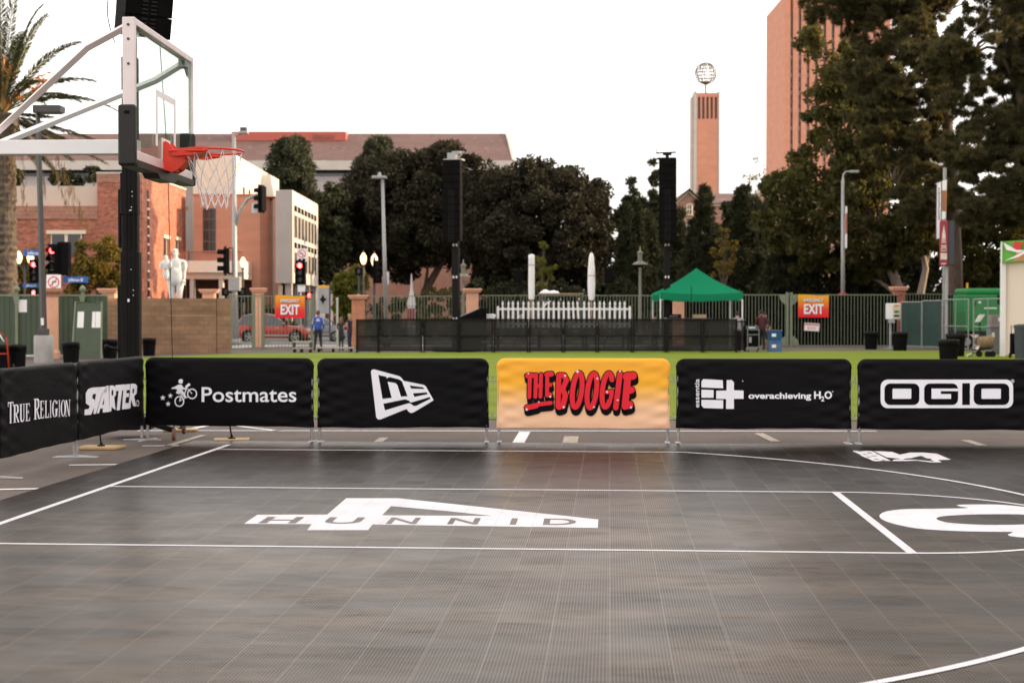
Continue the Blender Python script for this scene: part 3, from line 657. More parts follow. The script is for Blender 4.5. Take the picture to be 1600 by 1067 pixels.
def leafcloud(name, C, S, mat_, rng, shape=(1, .45), align=None, parent=None, al=.6):
    """rhombic leaves at centres C with half-lengths S; align: preferred directions (N,3)"""
    n = len(C); C = np.asarray(C, float); S = np.asarray(S, float).reshape(-1, 1)
    a = rng.normal(size=(n, 3)); a /= np.linalg.norm(a, axis=1, keepdims=True)
    if align is not None:
        a = a*(1-al) + align*al; a /= np.linalg.norm(a, axis=1, keepdims=True) + 1e-9
    h = rng.normal(size=(n, 3)); b = np.cross(a, h); b /= np.linalg.norm(b, axis=1, keepdims=True) + 1e-9
    A, B = a*S*shape[0], b*S*shape[1]
    V = np.stack([C-A, C+B-A*.15, C+A, C-B-A*.15], 1).reshape(-1, 3)
    me = bpy.data.meshes.new(name); me.vertices.add(4*n); me.vertices.foreach_set('co', V.ravel())
    me.loops.add(4*n); me.loops.foreach_set('vertex_index', np.arange(4*n, dtype=np.int32))
    me.polygons.add(n); me.polygons.foreach_set('loop_start', np.arange(0, 4*n, 4, dtype=np.int32))
    me.materials.append(mat_); me.update(calc_edges=True)
    at_ = me.attributes.new('rnd', 'FLOAT', 'FACE'); at_.data.foreach_set('value', np.clip(rng.beta(1.6, 2.2, n), 0, 1).astype(np.float32))
    o = bpy.data.objects.new(name, me); COL.objects.link(o)
    if parent is not None: o.parent = parent
    return o
def inpoly(x, y, P):
    r = False; j = len(P)-1
    for i in range(len(P)):
        if (P[i][1] > y) != (P[j][1] > y) and x < (P[j][0]-P[i][0])*(y-P[i][1])/(P[j][1]-P[i][1]) + P[i][0]: r = not r
        j = i
    return r
def edgedist(x, y, P):
    d = 1e9
    for i in range(len(P)):
        ax, ay = P[i-1]; bx, by = P[i]; l = (bx-ax)**2 + (by-ay)**2
        t = 0 if l == 0 else max(0, min(1, ((x-ax)*(bx-ax) + (y-ay)*(by-ay))/l)); d = min(d, math.hypot(x-ax-t*(bx-ax), y-ay-t*(by-ay)))
    return d
def crown_clumps(poly, Y, n, rpx, thick, rng, holes=()):
    """clump centres and radii (metres) spread through a crown whose outline in elevation is poly (photo pixels at distance Y)"""
    xs = [p[0] for p in poly]; ys = [p[1] for p in poly]; out = []; m = Y/F; tries = 0
    mxd = max(edgedist(rng.uniform(min(xs), max(xs)), rng.uniform(min(ys), max(ys)), poly) for _ in range(60)) + 1
    while len(out) < n and tries < n*40:
        tries += 1; x, y = rng.uniform(min(xs), max(xs)), rng.uniform(min(ys), max(ys))
        if not inpoly(x, y, poly): continue
        if any(math.hypot((x-h[0]), (y-h[1])) < h[2] for h in holes): continue
        d = edgedist(x, y, poly); r = rpx*rng.uniform(.65, 1.3)
        if d < r*.55: 
            if rng.random() < .6: continue
        t = thick*math.sqrt(min(1, d/(mxd*.55)))
        yo = rng.uniform(-1, 1)*t
        X, Z = (x-800)*m, (HOR-y)*m + H
        out.append((X, Y+yo, max(.3, Z), r*m))
    return out
def leaves_on(clumps, per, size, rng, flat=.85, vary=.55):
    C, S, D = [], [], []
    for (x, y, z, r) in clumps:
        k = max(4, int(per*rng.uniform(.7, 1.3))); d = rng.normal(size=(k, 3)); d /= np.linalg.norm(d, axis=1, keepdims=True)
        rr = r*(rng.random((k, 1))**.45); C.append(np.array([[x, y, z]]) + d*rr*np.array([[1, 1, flat]])); S.append(size*rng.uniform(1-vary, 1+vary, k)); D.append(d)
    return np.concatenate(C), np.concatenate(S), np.concatenate(D)
def limbs(parent, trunk, targets, r0, m, name='trunk', n=7):
    """trunk polyline (local metres, r at its points) with limbs to targets"""
    b = MB(); b.tube([p for p, _ in trunk], [r for _, r in trunk], 9)
    for (src, tgt, r) in targets:
        s, t = Vector(src), Vector(tgt); mid_ = s.lerp(t, .5) + Vector((0, 0, (t-s).length*.10)); b.tube([s, s.lerp(mid_, .5)+Vector((0, 0, .05)), mid_, t], [r, r*.8, r*.55, r*.2], n)
    return b.build(name, m, parent, True)
def tree(name, label, Y, outline, seed, mkey, base, nclump, rpx, per, size, thick, bark='bark', trunk_r=.25, nlimb=8, holes=(), shape=(1, .5), group=None, cat='tree', align=None, al=.5, trunk=None, base_z=0, up=0):
    rng = np.random.default_rng(seed); cl_ = crown_clumps(outline, Y, nclump, rpx, thick, rng, holes)
    bx = (base - 800)*Y/F; t = thing(name, label, cat, (bx, Y, base_z), 0, group)
    org = np.array([[bx, Y, base_z]])
    C, S, D = leaves_on(cl_, per, size, rng)
    if align == 'out': al_ = D
    elif align == 'up': al_ = D*.6 + np.array([[0, 0, 1.0]])
    else: al_ = None
    if al_ is not None: al_ = al_/np.linalg.norm(al_, axis=1, keepdims=True)
    leafcloud('crown', C - org, S, M[mkey], rng, shape, al_, t, al)
    ys = [p[1] for p in outline]; ztop = (HOR-min(ys))*Y/F + H; zmid = (HOR-(min(ys)*.45+max(ys)*.55))*Y/F + H; zlow = (HOR-max(ys))*Y/F+H
    if trunk is None:
        cx = sum(c[0] for c in cl_)/len(cl_) - bx
        h1 = max(.6, (zlow+zmid)/2 - base_z)
        tr_ = [((0, 0, -.05), trunk_r*1.25), ((0, 0, .5), trunk_r), ((cx*.25, 0, h1*.6), trunk_r*.85), ((cx*.6, .1, h1), trunk_r*.7), ((cx*.9, 0, (zmid+ztop)/2-base_z), trunk_r*.25)]
    else: tr_ = [(((px-800)*Y/F - bx, dy, (HOR-py)*Y/F + H - base_z), r) for px, py, r, dy in trunk]
    tg = []
    idx = rng.permutation(len(cl_))[:nlimb]
    for i in idx:
        x, y, z, r = cl_[i]; k = min(range(1, len(tr_)), key=lambda q: abs(tr_[q][0][2] - (z-base_z)*.62)); p = tr_[k][0]
        tg.append((p, (x-bx, y-Y, z-base_z), max(.03, tr_[k][1]*.55)))
    limbs(t, tr_, tg, trunk_r, M[bark])
    return t, cl_
# --- two dark spreading trees
F1 = [(494, 360), (500, 330), (520, 308), (540, 285), (560, 262), (590, 255), (615, 250), (640, 240), (668, 233), (690, 226), (708, 232), (735, 248), (760, 262), (790, 290), (800, 340), (790, 400), (760, 420), (700, 415), (660, 420), (640, 440), (600, 425), (560, 418), (520, 410), (500, 390)]
tree('spreading_tree', 'broad dark bronze tree with dome crown standing beside the pale office block', 128, F1, 11, 'ficus', 655, 380, 19, 420, .16, 5.2, 'bark', .42, 14, align='out', shape=(1, .55),
     trunk=[(655, 540, .5, 0), (657, 490, .42, 0), (664, 455, .36, .2), (690, 410, .3, .2), (672, 350, .2, 0), (668, 290, .08, 0)], group='dark spreading trees')
F2 = [(742, 300), (752, 280), (770, 270), (800, 262), (830, 256), (858, 262), (884, 264), (905, 282), (930, 285), (946, 300), (940, 320), (955, 345), (960, 380), (950, 430), (900, 448), (850, 446), (800, 452), (760, 446), (735, 400), (730, 340)]
tree('spreading_tree', 'dark bronze tree with lower ragged crown between the two masts', 124, F2, 12, 'ficus', 860, 300, 18, 420, .15, 4.6, 'bark', .36, 14, align='out', shape=(1, .55),
     holes=((878, 308, 9), (800, 345, 8), (815, 320, 6), (930, 345, 7), (845, 330, 5)), trunk=[(830, 540, .42, 0), (826, 480, .34, 0), (812, 430, .28, 0), (835, 370, .2, 0), (850, 300, .08, 0)], group='dark spreading trees')
# --- pines behind the buildings at the left
tree('pine_tree', 'tall grey-green pine rising behind the pale office block', 140, [(455, 212), (478, 225), (490, 255), (499, 285), (496, 310), (430, 310), (412, 285), (414, 262), (424, 255), (440, 226)], 21, 'bluepine', 457, 130, 11, 170, .26, 2.6, nlimb=8, align='out', shape=(1, .22), group='conifers behind buildings')
tree('pine_tree', 'grey-green pine against the tile roof, behind the taller dark tree', 150, [(588, 212), (606, 222), (610, 245), (620, 262), (600, 280), (560, 280), (560, 250), (572, 240), (573, 222)], 22, 'bluepine', 588, 90, 10, 160, .27, 2.4, nlimb=6, align='out', shape=(1, .22), group='conifers behind buildings')
tree('leafy_tree', 'small dark tree squeezed between office block and dome-crowned tree', 121, [(500, 298), (525, 292), (540, 310), (535, 400), (520, 440), (496, 440), (496, 330)], 23, 'conifer', 512, 70, 14, 150, .2, 1.5, nlimb=6)
tree('leafy_tree', 'bushy dark green tree filling the view between ragged tree and right mast', 130, [(960, 330), (985, 300), (1010, 318), (1040, 305), (1062, 330), (1066, 500), (955, 500)], 67, 'conifer', 1012, 150, 15, 190, .2, 2.0, nlimb=8)
tree('leafy_tree', 'bushy dark green tree right of the gabled building under the wispy treetop', 126, [(1112, 345), (1140, 318), (1175, 310), (1215, 325), (1220, 500), (1110, 500)], 68, 'conifer', 1165, 140, 15, 190, .2, 2.0, nlimb=8)
tree('leafy_tree', 'dark understorey tree seen between pale forked trunk and generator', 112, [(1380, 370), (1440, 350), (1520, 360), (1540, 500), (1370, 500)], 69, 'conifer', 1450, 90, 16, 180, .2, 1.6, nlimb=8)
tree('leafy_tree', 'dark understorey tree filling the gap below the ragged dark crown', 134, [(740, 400), (800, 395), (880, 390), (960, 385), (1000, 400), (1000, 500), (740, 500)], 66, 'conifer', 880, 120, 18, 170, .22, 2.0, nlimb=8)
# --- small bright tree and hedge along the fence
tree('leafy_tree', 'small bright yellow-green tree beside the grey street banner', 92, [(548, 412), (566, 425), (572, 450), (566, 480), (556, 500), (530, 500), (522, 478), (522, 450), (532, 425)], 24, 'bright', 547, 70, 9, 120, .12, .9, nlimb=8, trunk_r=.09)
def hedge(label, px0, px1, pt, Y, seed, mk='broad', base=0):
    rng = np.random.default_rng(seed); pts = [(px0, pt+6)] + [(px0 + (px1-px0)*k/12, pt + rng.uniform(-3, 5)) for k in range(1, 12)] + [(px1, pt+6), (px1, HOR + K/Y), (px0, HOR + K/Y)]
    cl_ = crown_clumps(pts, Y, int((px1-px0)*.5), 9, .7, rng); C, S, D = leaves_on(cl_, 90, .11, rng)
    ox = (px0+px1)/2; org = np.array([[xat(ox, Y), Y, 0]]); t = thing('hedge', label, 'hedge', tuple(org[0]))
    leafcloud('foliage', C-org, S, M[mk], rng, (1, .5), None, t); b = MB()
    for k in range(7): x = xat(px0+(px1-px0)*(k+.5)/7, Y) - org[0][0]; b.tube([(x, 0, 0), (x+.1, 0, .8)], .03, 5)
    b.build('stems', M['bark'], t); return t
K = H*F
hedge('clipped green hedge behind the railing below the dark dome-crowned tree', 640, 745, 446, 98, 31)
hedge('dark green hedge behind the white picket fence', 745, 990, 436, 99, 32, 'conifer')
hedge('dark green hedge behind the green canopy', 990, 1220, 438, 97, 33, 'conifer')
hedge('low dark hedge at the foot of the salmon building', 360, 470, 478, 101, 34, 'conifer')
hedge('dark planting behind the people at the gate', 520, 640, 462, 99, 35, 'conifer')
# --- shrub in front of the brick building
tree('flowering_shrub', 'loose yellow-green shrub in front of the brick wall, behind the black signal', 90, [(135, 360), (160, 372), (188, 372), (196, 400), (192, 450), (175, 470), (110, 470), (100, 440), (108, 400), (118, 372)], 25, 'autumn', 150, 100, 10, 100, .11, 1.2, nlimb=10, trunk_r=.08, holes=((178, 410, 6), (125, 375, 5)))
tree('flowering_shrub', 'yellow-green shrub between palm trunk and street lamps', 90, [(40, 380), (60, 392), (70, 430), (64, 470), (15, 470), (15, 430), (25, 405)], 26, 'autumn', 40, 55, 10, 100, .11, 1.0, nlimb=8, trunk_r=.08)
pl1 = tree('roof_shrub', 'dark shrub on the roof terrace left of the lamp post', 100, [(8, 265), (30, 258), (36, 290), (8, 296)], 27, 'conifer', 22, 14, 8, 110, .12, .6, nlimb=2, trunk_r=.04, base_z=zat(300, 100), cat='shrub', group='roof terrace shrubs')
tree('roof_shrub', 'dark shrub on the roof terrace above the brick building window', 100, [(82, 272), (100, 266), (125, 275), (135, 292), (82, 292)], 28, 'conifer', 105, 20, 8, 110, .12, .6, nlimb=2, trunk_r=.04, base_z=zat(300, 100), cat='shrub', group='roof terrace shrubs')
tree('roof_shrub', 'dark upright shrub on the roof terrace beside the black mast', 100, [(138, 262), (155, 258), (157, 290), (138, 290)], 29, 'conifer', 148, 14, 8, 110, .12, .5, nlimb=2, trunk_r=.04, base_z=zat(300, 100), cat='shrub', group='roof terrace shrubs')
# --- conifers and saplings at the right
def conifer(label, Y, px, ptop, pbot, wpx, seed, mk='conifer', n=120, per=150):
    rng = np.random.default_rng(seed); L_, R_ = [], []
    k = 9
    for i in range(k+1):
        y = ptop + (pbot-ptop)*i/k; w_ = wpx*(.06 + .94*(i/k)**.75)*rng.uniform(.8, 1.15); w_ = max(w_, 5); L_.append((px-w_, y)); R_.append((px+w_*rng.uniform(.9, 1.1), y))
    return tree('conifer_tree', label, Y, L_ + R_[::-1], seed, mk, px, int(n*1.5), wpx*.22, int(per*1.3), .20, wpx*.55*Y/F, nlimb=10, align='out', al=.6, shape=(1, .2), trunk_r=.2, group='conifers along the fence')
conifer('dark conifer with spiky top right of the ragged dark tree', 112, 985, 278, 480, 34, 41)
conifer('tall slim pine standing just left of the right loudspeaker mast', 118, 1022, 250, 480, 30, 42, n=90)
conifer('dark green conifer between right mast and gabled building', 104, 1100, 296, 480, 44, 43, n=150)
conifer('dark conifer right of the gabled building, left of the big leafy tree', 102, 1160, 286, 480, 36, 44, n=140)
conifer('low dark conifer behind the emergency exit banner', 98, 1235, 330, 480, 46, 45, n=150)
conifer('bushy dark conifer standing between ragged dark tree and right mast', 116, 1008, 330, 500, 44, 46, n=150)
conifer('dark conifer with pointed top behind the green canopy peak', 110, 1060, 330, 500, 40, 47, n=130)
def sapling(label, Y, px, ptop, pbot, seed, mk='bright', w=14, n=26, per=26):
    out = [(px-2, ptop), (px+3, ptop), (px+w, ptop+(pbot-ptop)*.35), (px+w*.9, pbot-10), (px-w*.9, pbot-8), (px-w, ptop+(pbot-ptop)*.45)]
    return tree('young_tree', label, Y, out, seed, mk, px, n, 5, per, .10, .5, nlimb=16, trunk_r=.05, group='young trees')
sapling('slim yellow-green young tree behind the picket fence between closed umbrellas', 82, 848, 376, 470, 51, w=18)
sapling('thin pale young tree behind the green canopy', 84, 1130, 345, 440, 52, 'autumn', w=20, n=34)
sapling('wispy sparse treetop against the sky beside the bell tower', 128, 1180, 240, 340, 53, 'autumn', w=26, n=40, per=14)
# --- big leafy tree right of centre
BT = [(1198, 275), (1215, 262), (1240, 250), (1228, 225), (1250, 222), (1262, 190), (1256, 160), (1262, 120), (1248, 60), (1262, 35), (1290, 45), (1330, 60), (1390, 90), (1430, 180), (1440, 300), (1420, 400), (1380, 440), (1300, 430), (1240, 420), (1200, 380), (1180, 340)]
tree('leafy_tree', 'large mid-green tree with exposed limbs in front of the tower block', 96, BT, 61, 'broad', 1385, 300, 18, 150, .17, 4.5, 'barkpale', .34, 18, align='out', al=.3, shape=(1, .55),
     holes=((1280, 110, 16), (1300, 250, 10), (1330, 215, 8), (1265, 215, 9), (1310, 290, 9), (1370, 275, 8), (1285, 160, 10)), trunk=[(1430, 530, .42, 0), (1412, 470, .36, 0), (1392, 420, .3, .1), (1368, 360, .24, 0), (1330, 290, .16, 0), (1310, 200, .06, 0)])
tree('leafy_tree', 'dark leafy tree with pale forked trunk behind the red sign board', 92, [(1400, 300), (1440, 290), (1475, 310), (1480, 360), (1470, 400), (1420, 400), (1390, 370)], 62, 'broad', 1438, 70, 16, 130, .17, 2.2, 'barkpale', .2, 8,
     trunk=[(1432, 540, .3, 0), (1436, 470, .25, 0), (1446, 420, .2, 0), (1440, 380, .14, 0), (1438, 320, .05, 0)])
tree('leafy_tree', 'dark understorey tree behind the green generator', 96, [(1490, 310), (1540, 300), (1610, 290), (1660, 300), (1660, 500), (1500, 500), (1480, 420)], 63, 'broad', 1560, 170, 17, 130, .18, 2.5, nlimb=12)
tree('leafy_tree', 'dark understorey tree behind the right end of the railing', 99, [(1240, 400), (1300, 390), (1380, 400), (1450, 410), (1470, 470), (1460, 500), (1240, 500)], 64, 'conifer', 1330, 130, 16, 130, .18, 2.0, nlimb=10)
# --- great pines at the right edge
def needles(cl_, per, ln, rng):
    C, S, D = [], [], []
    for (x, y, z, r) in cl_:
        nt_ = max(3, int(7*rng.uniform(.6, 1.4)))
        for _ in range(nt_):                             # tufts on the clump
            d = rng.normal(size=3); d /= np.linalg.norm(d); d[2] = abs(d[2])*.7 - .15; c = np.array([x, y, z]) + d*r*rng.uniform(.3, 1.0)*np.array([1, 1, .8])
            k = int(per/nt_); dd = rng.normal(size=(k, 3)) + d*1.1; dd /= np.linalg.norm(dd, axis=1, keepdims=True)
            C.append(c + dd*ln*rng.uniform(.4, 1.0, (k, 1))); S.append(ln*rng.uniform(.6, 1.1, k)); D.append(dd)
    return np.concatenate(C), np.concatenate(S), np.concatenate(D)
def great_pine(label, Y, polys, seed, base, trunk, branches, rpx, thick, holes, den=1.0):
    rng = np.random.default_rng(seed); bx = (base-800)*Y/F; t = thing('pine_tree', label, 'tree', (bx, Y, 0), 0, 'great pines'); cl_ = []
    for P, n in polys: cl_ += crown_clumps(P, Y, n, rpx, thick, rng, holes)
    C, S, D = needles(cl_, 620*den, .23, rng); leafcloud('crown', C - np.array([[bx, Y, 0]]), S, M['pine'], rng, (1, .10), D, t, .86)
    def loc(p): return Vector(((p[0]-800)*Y/F - bx, p[3] if len(p) > 3 else 0, (HOR-p[1])*Y/F + H))
    b = MB(); b.tube([loc(p) for p in trunk], [p[2] for p in trunk], 10)
    def smooth(L):
        out = []
        for i in range(len(L)-1):
            p0, p1, p2, p3 = L[max(i-1, 0)], L[i], L[i+1], L[min(i+2, len(L)-1)]
            for k in range(5):
                t_ = k/5; out.append(tuple(.5*((2*b1) + (c1_-a1)*t_ + (2*a1-5*b1+4*c1_-d1)*t_*t_ + (3*b1-a1-3*c1_+d1)*t_**3) + (rng.uniform(-2.5, 2.5) if q < 2 and k else 0) for q, (a1, b1, c1_, d1) in enumerate(zip(p0, p1, p2, p3))))
        return out + [L[-1]]
    for br_ in branches: L_ = smooth(br_); b.tube([loc(p) for p in L_], [max(.02, p[2]*.8) for p in L_], 7)
    for i in rng.permutation(len(cl_))[:46]:
        x, y, z, r = cl_[i]; allp = [loc(p) for br_ in branches for p in br_] + [loc(p) for p in trunk]
        q = Vector((x-bx, y-Y, z)); s = min(allp, key=lambda p: (p-q).length + max(0, p.z-q.z)*1.5); b.tube([s, s.lerp(q, .5)+Vector((0, 0, .15)), q], [.06, .045, .015], 5)
    b.build('trunk', M['bark'], t, True); return t
HO = [(1540, 22, 13), (1515, 62, 10), (1570, 80, 7), (1538, 110, 9), (1545, 160, 16), (1490, 172, 13), (1530, 205, 9), (1478, 150, 7), (1560, 235, 7), (1525, 285, 8), (1500, 22, 9), (1590, 130, 8), (1475, 95, 6), (1455, 165, 6)]
great_pine('towering dark pine with glowing top and long limbs, in front of the tower block', 84,
           [([(1262, -60), (1300, 20), (1340, 60), (1320, 110), (1340, 180), (1350, 240), (1400, 260), (1390, 320), (1420, 350), (1480, 330), (1500, 250), (1470, 200), (1500, 130), (1470, 60), (1500, -60)], 420), ([(1268, -20), (1255, 25), (1290, 40), (1330, 30), (1330, -30)], 22)],
           71, 1492, [(1492, 541, .5, 0), (1491, 400, .42, 0), (1484, 250, .34, 0), (1470, 120, .26, 0), (1440, 0, .18, 0), (1420, -120, .08, 0)],
           [[(1484, 250, .16), (1440, 200, .11), (1390, 185, .05)], [(1480, 200, .15), (1510, 100, .10), (1545, 60, .06)], [(1470, 120, .14), (1400, 90, .09), (1330, 75, .04)], [(1445, 20, .12), (1360, 10, .08), (1290, 5, .04)], [(1488, 330, .13), (1440, 300, .08), (1400, 290, .04)]], 17, 3.2, HO)
great_pine('huge dark pine with reddish trunk at the photo edge above the tent', 76,
           [([(1520, -60), (1560, 30), (1560, 60), (1600, 60), (1700, -60)], 110), ([(1560, 60), (1590, 150), (1555, 200), (1530, 240), (1480, 260), (1470, 330), (1510, 360), (1560, 350), (1620, 370), (1740, 380), (1740, 40)], 520), ([(1485, 40), (1545, -20), (1600, 0), (1605, 200), (1520, 250), (1465, 160)], 90), ([(1430, 60), (1500, 75), (1540, 120), (1500, 130), (1440, 110)], 30), ([(1470, 200), (1530, 230), (1520, 260), (1480, 270)], 14)],
           72, 1640, [(1640, 545, .6, 0), (1632, 400, .52, 0), (1612, 250, .45, 0), (1590, 100, .4, 0), (1578, 0, .36, 0), (1565, -140, .2, 0)],
           [[(1584, 60, .2), (1545, 30, .12), (1500, 70, .05)], [(1592, 100, .2), (1550, 55, .14), (1515, 90, .10), (1495, 150, .05)], [(1604, 190, .18), (1560, 85, .12), (1510, 85, .08)], [(1616, 270, .2), (1570, 180, .13), (1530, 190, .08), (1490, 240, .04)], [(1620, 300, .16), (1550, 210, .14), (1520, 215, .1)], [(1580, 20, .14), (1530, -10, .08), (1480, 20, .04)]], 16, 3.0, HO)
# --- date palm at the left edge
def palm():
    Y = 58.0; m = Y/F; px, py = 6, 178; cx, cz = xat(px, Y), zat(py, Y); t = thing('palm_tree', 'date palm with shaggy trunk and orange fruit stalks at the left edge', 'tree', (xat(8, Y), Y, 0))
    rng = np.random.default_rng(81); bx = xat(8, Y)
    b = MB(); pr = []
    nz = 70
    for i in range(nz+1):
        z = cz*i/nz; r = .44*(1.05 - .12*i/nz) + (.05 if i % 2 else 0) + (.14*max(0, (i/nz-.88)/.12))
        pr.append((r, z))
    b.lathe(pr, 20); b.v = [(x*(1+q), y*(1+q), z) for (x, y, z), q in zip(b.v, rng.uniform(-.09, .09, len(b.v)))]; b.build('trunk', mat('palm_bark', (.085, .065, .05), .95, var=.5, vs=5, bmp=.8, bs=9, bd=.08), t, False)
    rb = MB(); C, S, D = [], [], []; Cd, Sd, Dd_ = [], [], []; o = np.array([cx-bx, 0, cz])
    fr = []
    # fronds the photo shows, as end directions in pixels from the heart, then the rest round the crown
    for dx, dy, dp in [(22, -200, 0), (62, -165, .3), (122, -118, 0), (136, -62, .4), (176, -14, .2), (150, 72, .5), (80, 95, .3), (-20, -200, .3), (-60, -190, 0), (8, -215, -.4), (40, -190, .8), (60, -110, -1), (-90, -110, 0), (-120, -30, .3), (-130, 60, .2), (105, 100, -.6), (120, 30, 1.0), (90, -40, 1.3)]:
        fr.append((np.array([dx*m, dp*2.2, -dy*m]), dy > 40))
    for k in range(26):
        a = rng.uniform(0, 2*math.pi); e = rng.uniform(-.6, 1.35); L = rng.uniform(3.6, 4.8); d = np.array([math.cos(a)*math.cos(e), math.sin(a)*math.cos(e), math.sin(e)])*L
        if d[0] > 1.2 and abs(d[1]) < 2.5: continue
        fr.append((d, False))
    for e, low in fr:
        L = np.linalg.norm(e); n = 26; droop = .16*L if e[2] > -.5 else .02*L
        P = [o + e*(i/n) + np.array([0, 0, droop*(4*(i/n)*(1-i/n))*.8 - droop*.25*(i/n)**3]) for i in range(n+1)]
        rb.tube([Vector(p) for p in P], [.035*(1-.85*i/n)+.004 for i in range(n+1)], 5)
        side = np.cross(e, np.array([0, .25, 1.0])); side /= np.linalg.norm(side)+1e-9
        for i in range(4, n+1):
            for q in range(9):
                f = (i - 1 + q/9)/n; p = P[i-1]*(1-q/9) + P[i]*(q/9); ll = .46*(1 - .55*max(0, f-.5)/.5)*min(1, f*4); tan = (P[i]-P[i-1]); tan /= np.linalg.norm(tan)
                for s in (-1, 1):
                    d = tan*.85 + side*s*(.65) + rng.normal(size=3)*.12 + np.array([0, 0, -.12]); d /= np.linalg.norm(d)
                    (Cd if low and rng.random() < .45 else C).append(p + d*ll*.5); (Sd if len(Cd) > len(Sd) else S).append(ll*.52); (Dd_ if len(Cd) > len(Dd_) else D).append(d)
    rb.build('frond_stems', mat('palm_rachis', (.17, .15, .07), .6), t, True)
    leafcloud('crown', np.array(C), np.array(S), M['palmleaf'], rng, (1, .075), np.array(D), t, .97)
    # dry hanging skirt
    for k in range(9):
        x0 = [(30, 20), (62, 90), (95, 110), (40, 120), (22, 80), (120, 140), (135, 150), (-30, 120), (-60, 100)][k]
        s0 = o + np.array([x0[0]*m*.6, rng.uniform(-.6, .6), -x0[1]*m*.35]); s1 = o + np.array([x0[0]*m, rng.uniform(-.8, .8), -x0[1]*m - .9])
        for i in range(70):
            f = rng.random(); d = np.array([rng.normal()*.2, rng.normal()*.2, -1]); d /= np.linalg.norm(d)
            Cd.append(s0*(1-f)+s1*f + rng.normal(size=3)*.05); Sd.append(.22); Dd_.append(d)
    leafcloud('dry_fronds', np.array(Cd), np.array(Sd), M['palmdry'], rng, (1, .06), np.array(Dd_), t, .95)
    fb = MB(); fm = mat('orange_date_stalks', (.55, .19, .025), .6, var=.2)
    for k in range(10):
        a = [(70, -52), (86, -60), (58, -36), (40, -50), (18, -70), (-30, -60), (76, -50), (8, -84), (30, -30), (-50, -40)][k]; e = np.array([a[0]*m, rng.uniform(-.9, -.2), -a[1]*m]); p0 = Vector(o); p1 = Vector(o+e*.62 + np.array([0, 0, .35])); p2 = Vector(o+e)
        fb.tube([p0, p0.lerp(p1, .5)+Vector((0, 0, .12)), p1, p2], [.04, .035, .03, .015], 5)
        for j in range(26):
            q = p1.lerp(p2, rng.random()*1.1); d = Vector(rng.normal(size=3))*.14 + Vector((.08, 0, -.10)); fb.tube([q, q+d], [.012, .016], 4)
    fb.build('fruit_stalks', fm, t)
palm()
# ================================================================== fences, walls, street furniture
K = H*F
def wtext(parent, name, body, x, y, z, size, m, bold=.01, sx=1, rot=None, th=0):
    """upright lettering facing -y, centred on x, baseline z (local)"""
    vs, fs = ftext(body, size, bold*size, 0, sx)
    b = MB(); b.add([(x+a, y, z+c) for a, c in vs], fs); return b.build(name, m, parent)
# ---- left: solid green fence with finials, its posts and a leaning sheet door
Yv = 56.5
fl = thing('metal_fence', 'green ribbed sheet metal fence with ball-topped posts behind the rubbish bins', 'fence', (xat(80, Yv), Yv, 0))
ox = xat(80, Yv); xL, xR = xat(-230, Yv)-ox, xat(168, Yv)-ox; zt_ = zat(463, Yv)
b = MB(); n = int((xR-xL)/.2)
for k in range(n):
    x = xL + (xR-xL)*k/n; b.box(x, x+.11, -.02, .02, .12, zt_); b.box(x+.11, x+(xR-xL)/n, .0, .03, .12, zt_-.01)
b.build('ribbed_panel', M['sagedk'], fl)
b = MB(); b.box(xL, xR, -.05, .06, zt_+.002, zt_+.07); b.build('top_rail', M['sage'], fl)
for px in (-140, 27, 130):
    b = MB(); x = xat(px, Yv)-ox; b.bbox(x-.055, x+.055, -.12, -.021, .0, zt_+.12, .01); b.lathe([(.05, 0), (.05, .05), (.11, .08), (.13, .17), (.07, .26), (.03, .30)], 10, c=(x, -.07, zt_+.12))
    b.add([(x-.13, -.125, zt_), (x+.13, -.125, zt_), (x+.06, -.125, zt_-.28), (x-.06, -.125, zt_-.28)], [(0, 3, 2, 1)]); b.build('post', M['sage'], fl)
for k, (px, py, w_, h_) in enumerate([(36, 478, .16, .24), (75, 478, .16, .24)]):
    b = MB(); x = xat(px, Yv)-ox; z = zat(py, Yv); b.box(x-w_, x+w_, -.030, -.024, z-h_, z+h_); b.build('paper_notice', M['white'], fl)
Yd = 54.5; dr = thing('sheet_door', 'leaning green sheet door with two white notices, by the fence', 'door', (xat(135, Yd), Yd, 0))
sl = .35; zd = zat(472, Yd); xa, xb = xat(114, Yd)-xat(135, Yd), xat(155, Yd)-xat(135, Yd)
b = MB(); b.prism([Vector((xa-.05, 0, .04)), Vector((xb+.07, 0, .04)), Vector((xb, sl, zd)), Vector((xa, sl, zd))], (0, .05, 0)); b.build('panel', M['sagedk'], dr)
b = MB(); b.tube([(xa-.05, -.01, .04), (xa, sl-.01, zd), (xb, sl-.01, zd), (xb+.07, -.01, .04)], .035, 6); b.build('frame', M['sage'], dr)
for px, wd in ((123, 10), (151, 9), (143.5, 5)):
    x0, x1 = xat(px-wd/2, Yd)-xat(135, Yd), xat(px+wd/2, Yd)-xat(135, Yd); z0, z1 = zat(512, Yd), zat(487, Yd); yy = lambda z: sl*z/zd - .012
    b = MB(); b.add([(x0, yy(z0), z0), (x1, yy(z0), z0), (x1, yy(z1), z1), (x0, yy(z1), z1)], [(0, 1, 2, 3)]); b.build('paper_notice', M['white'], dr)
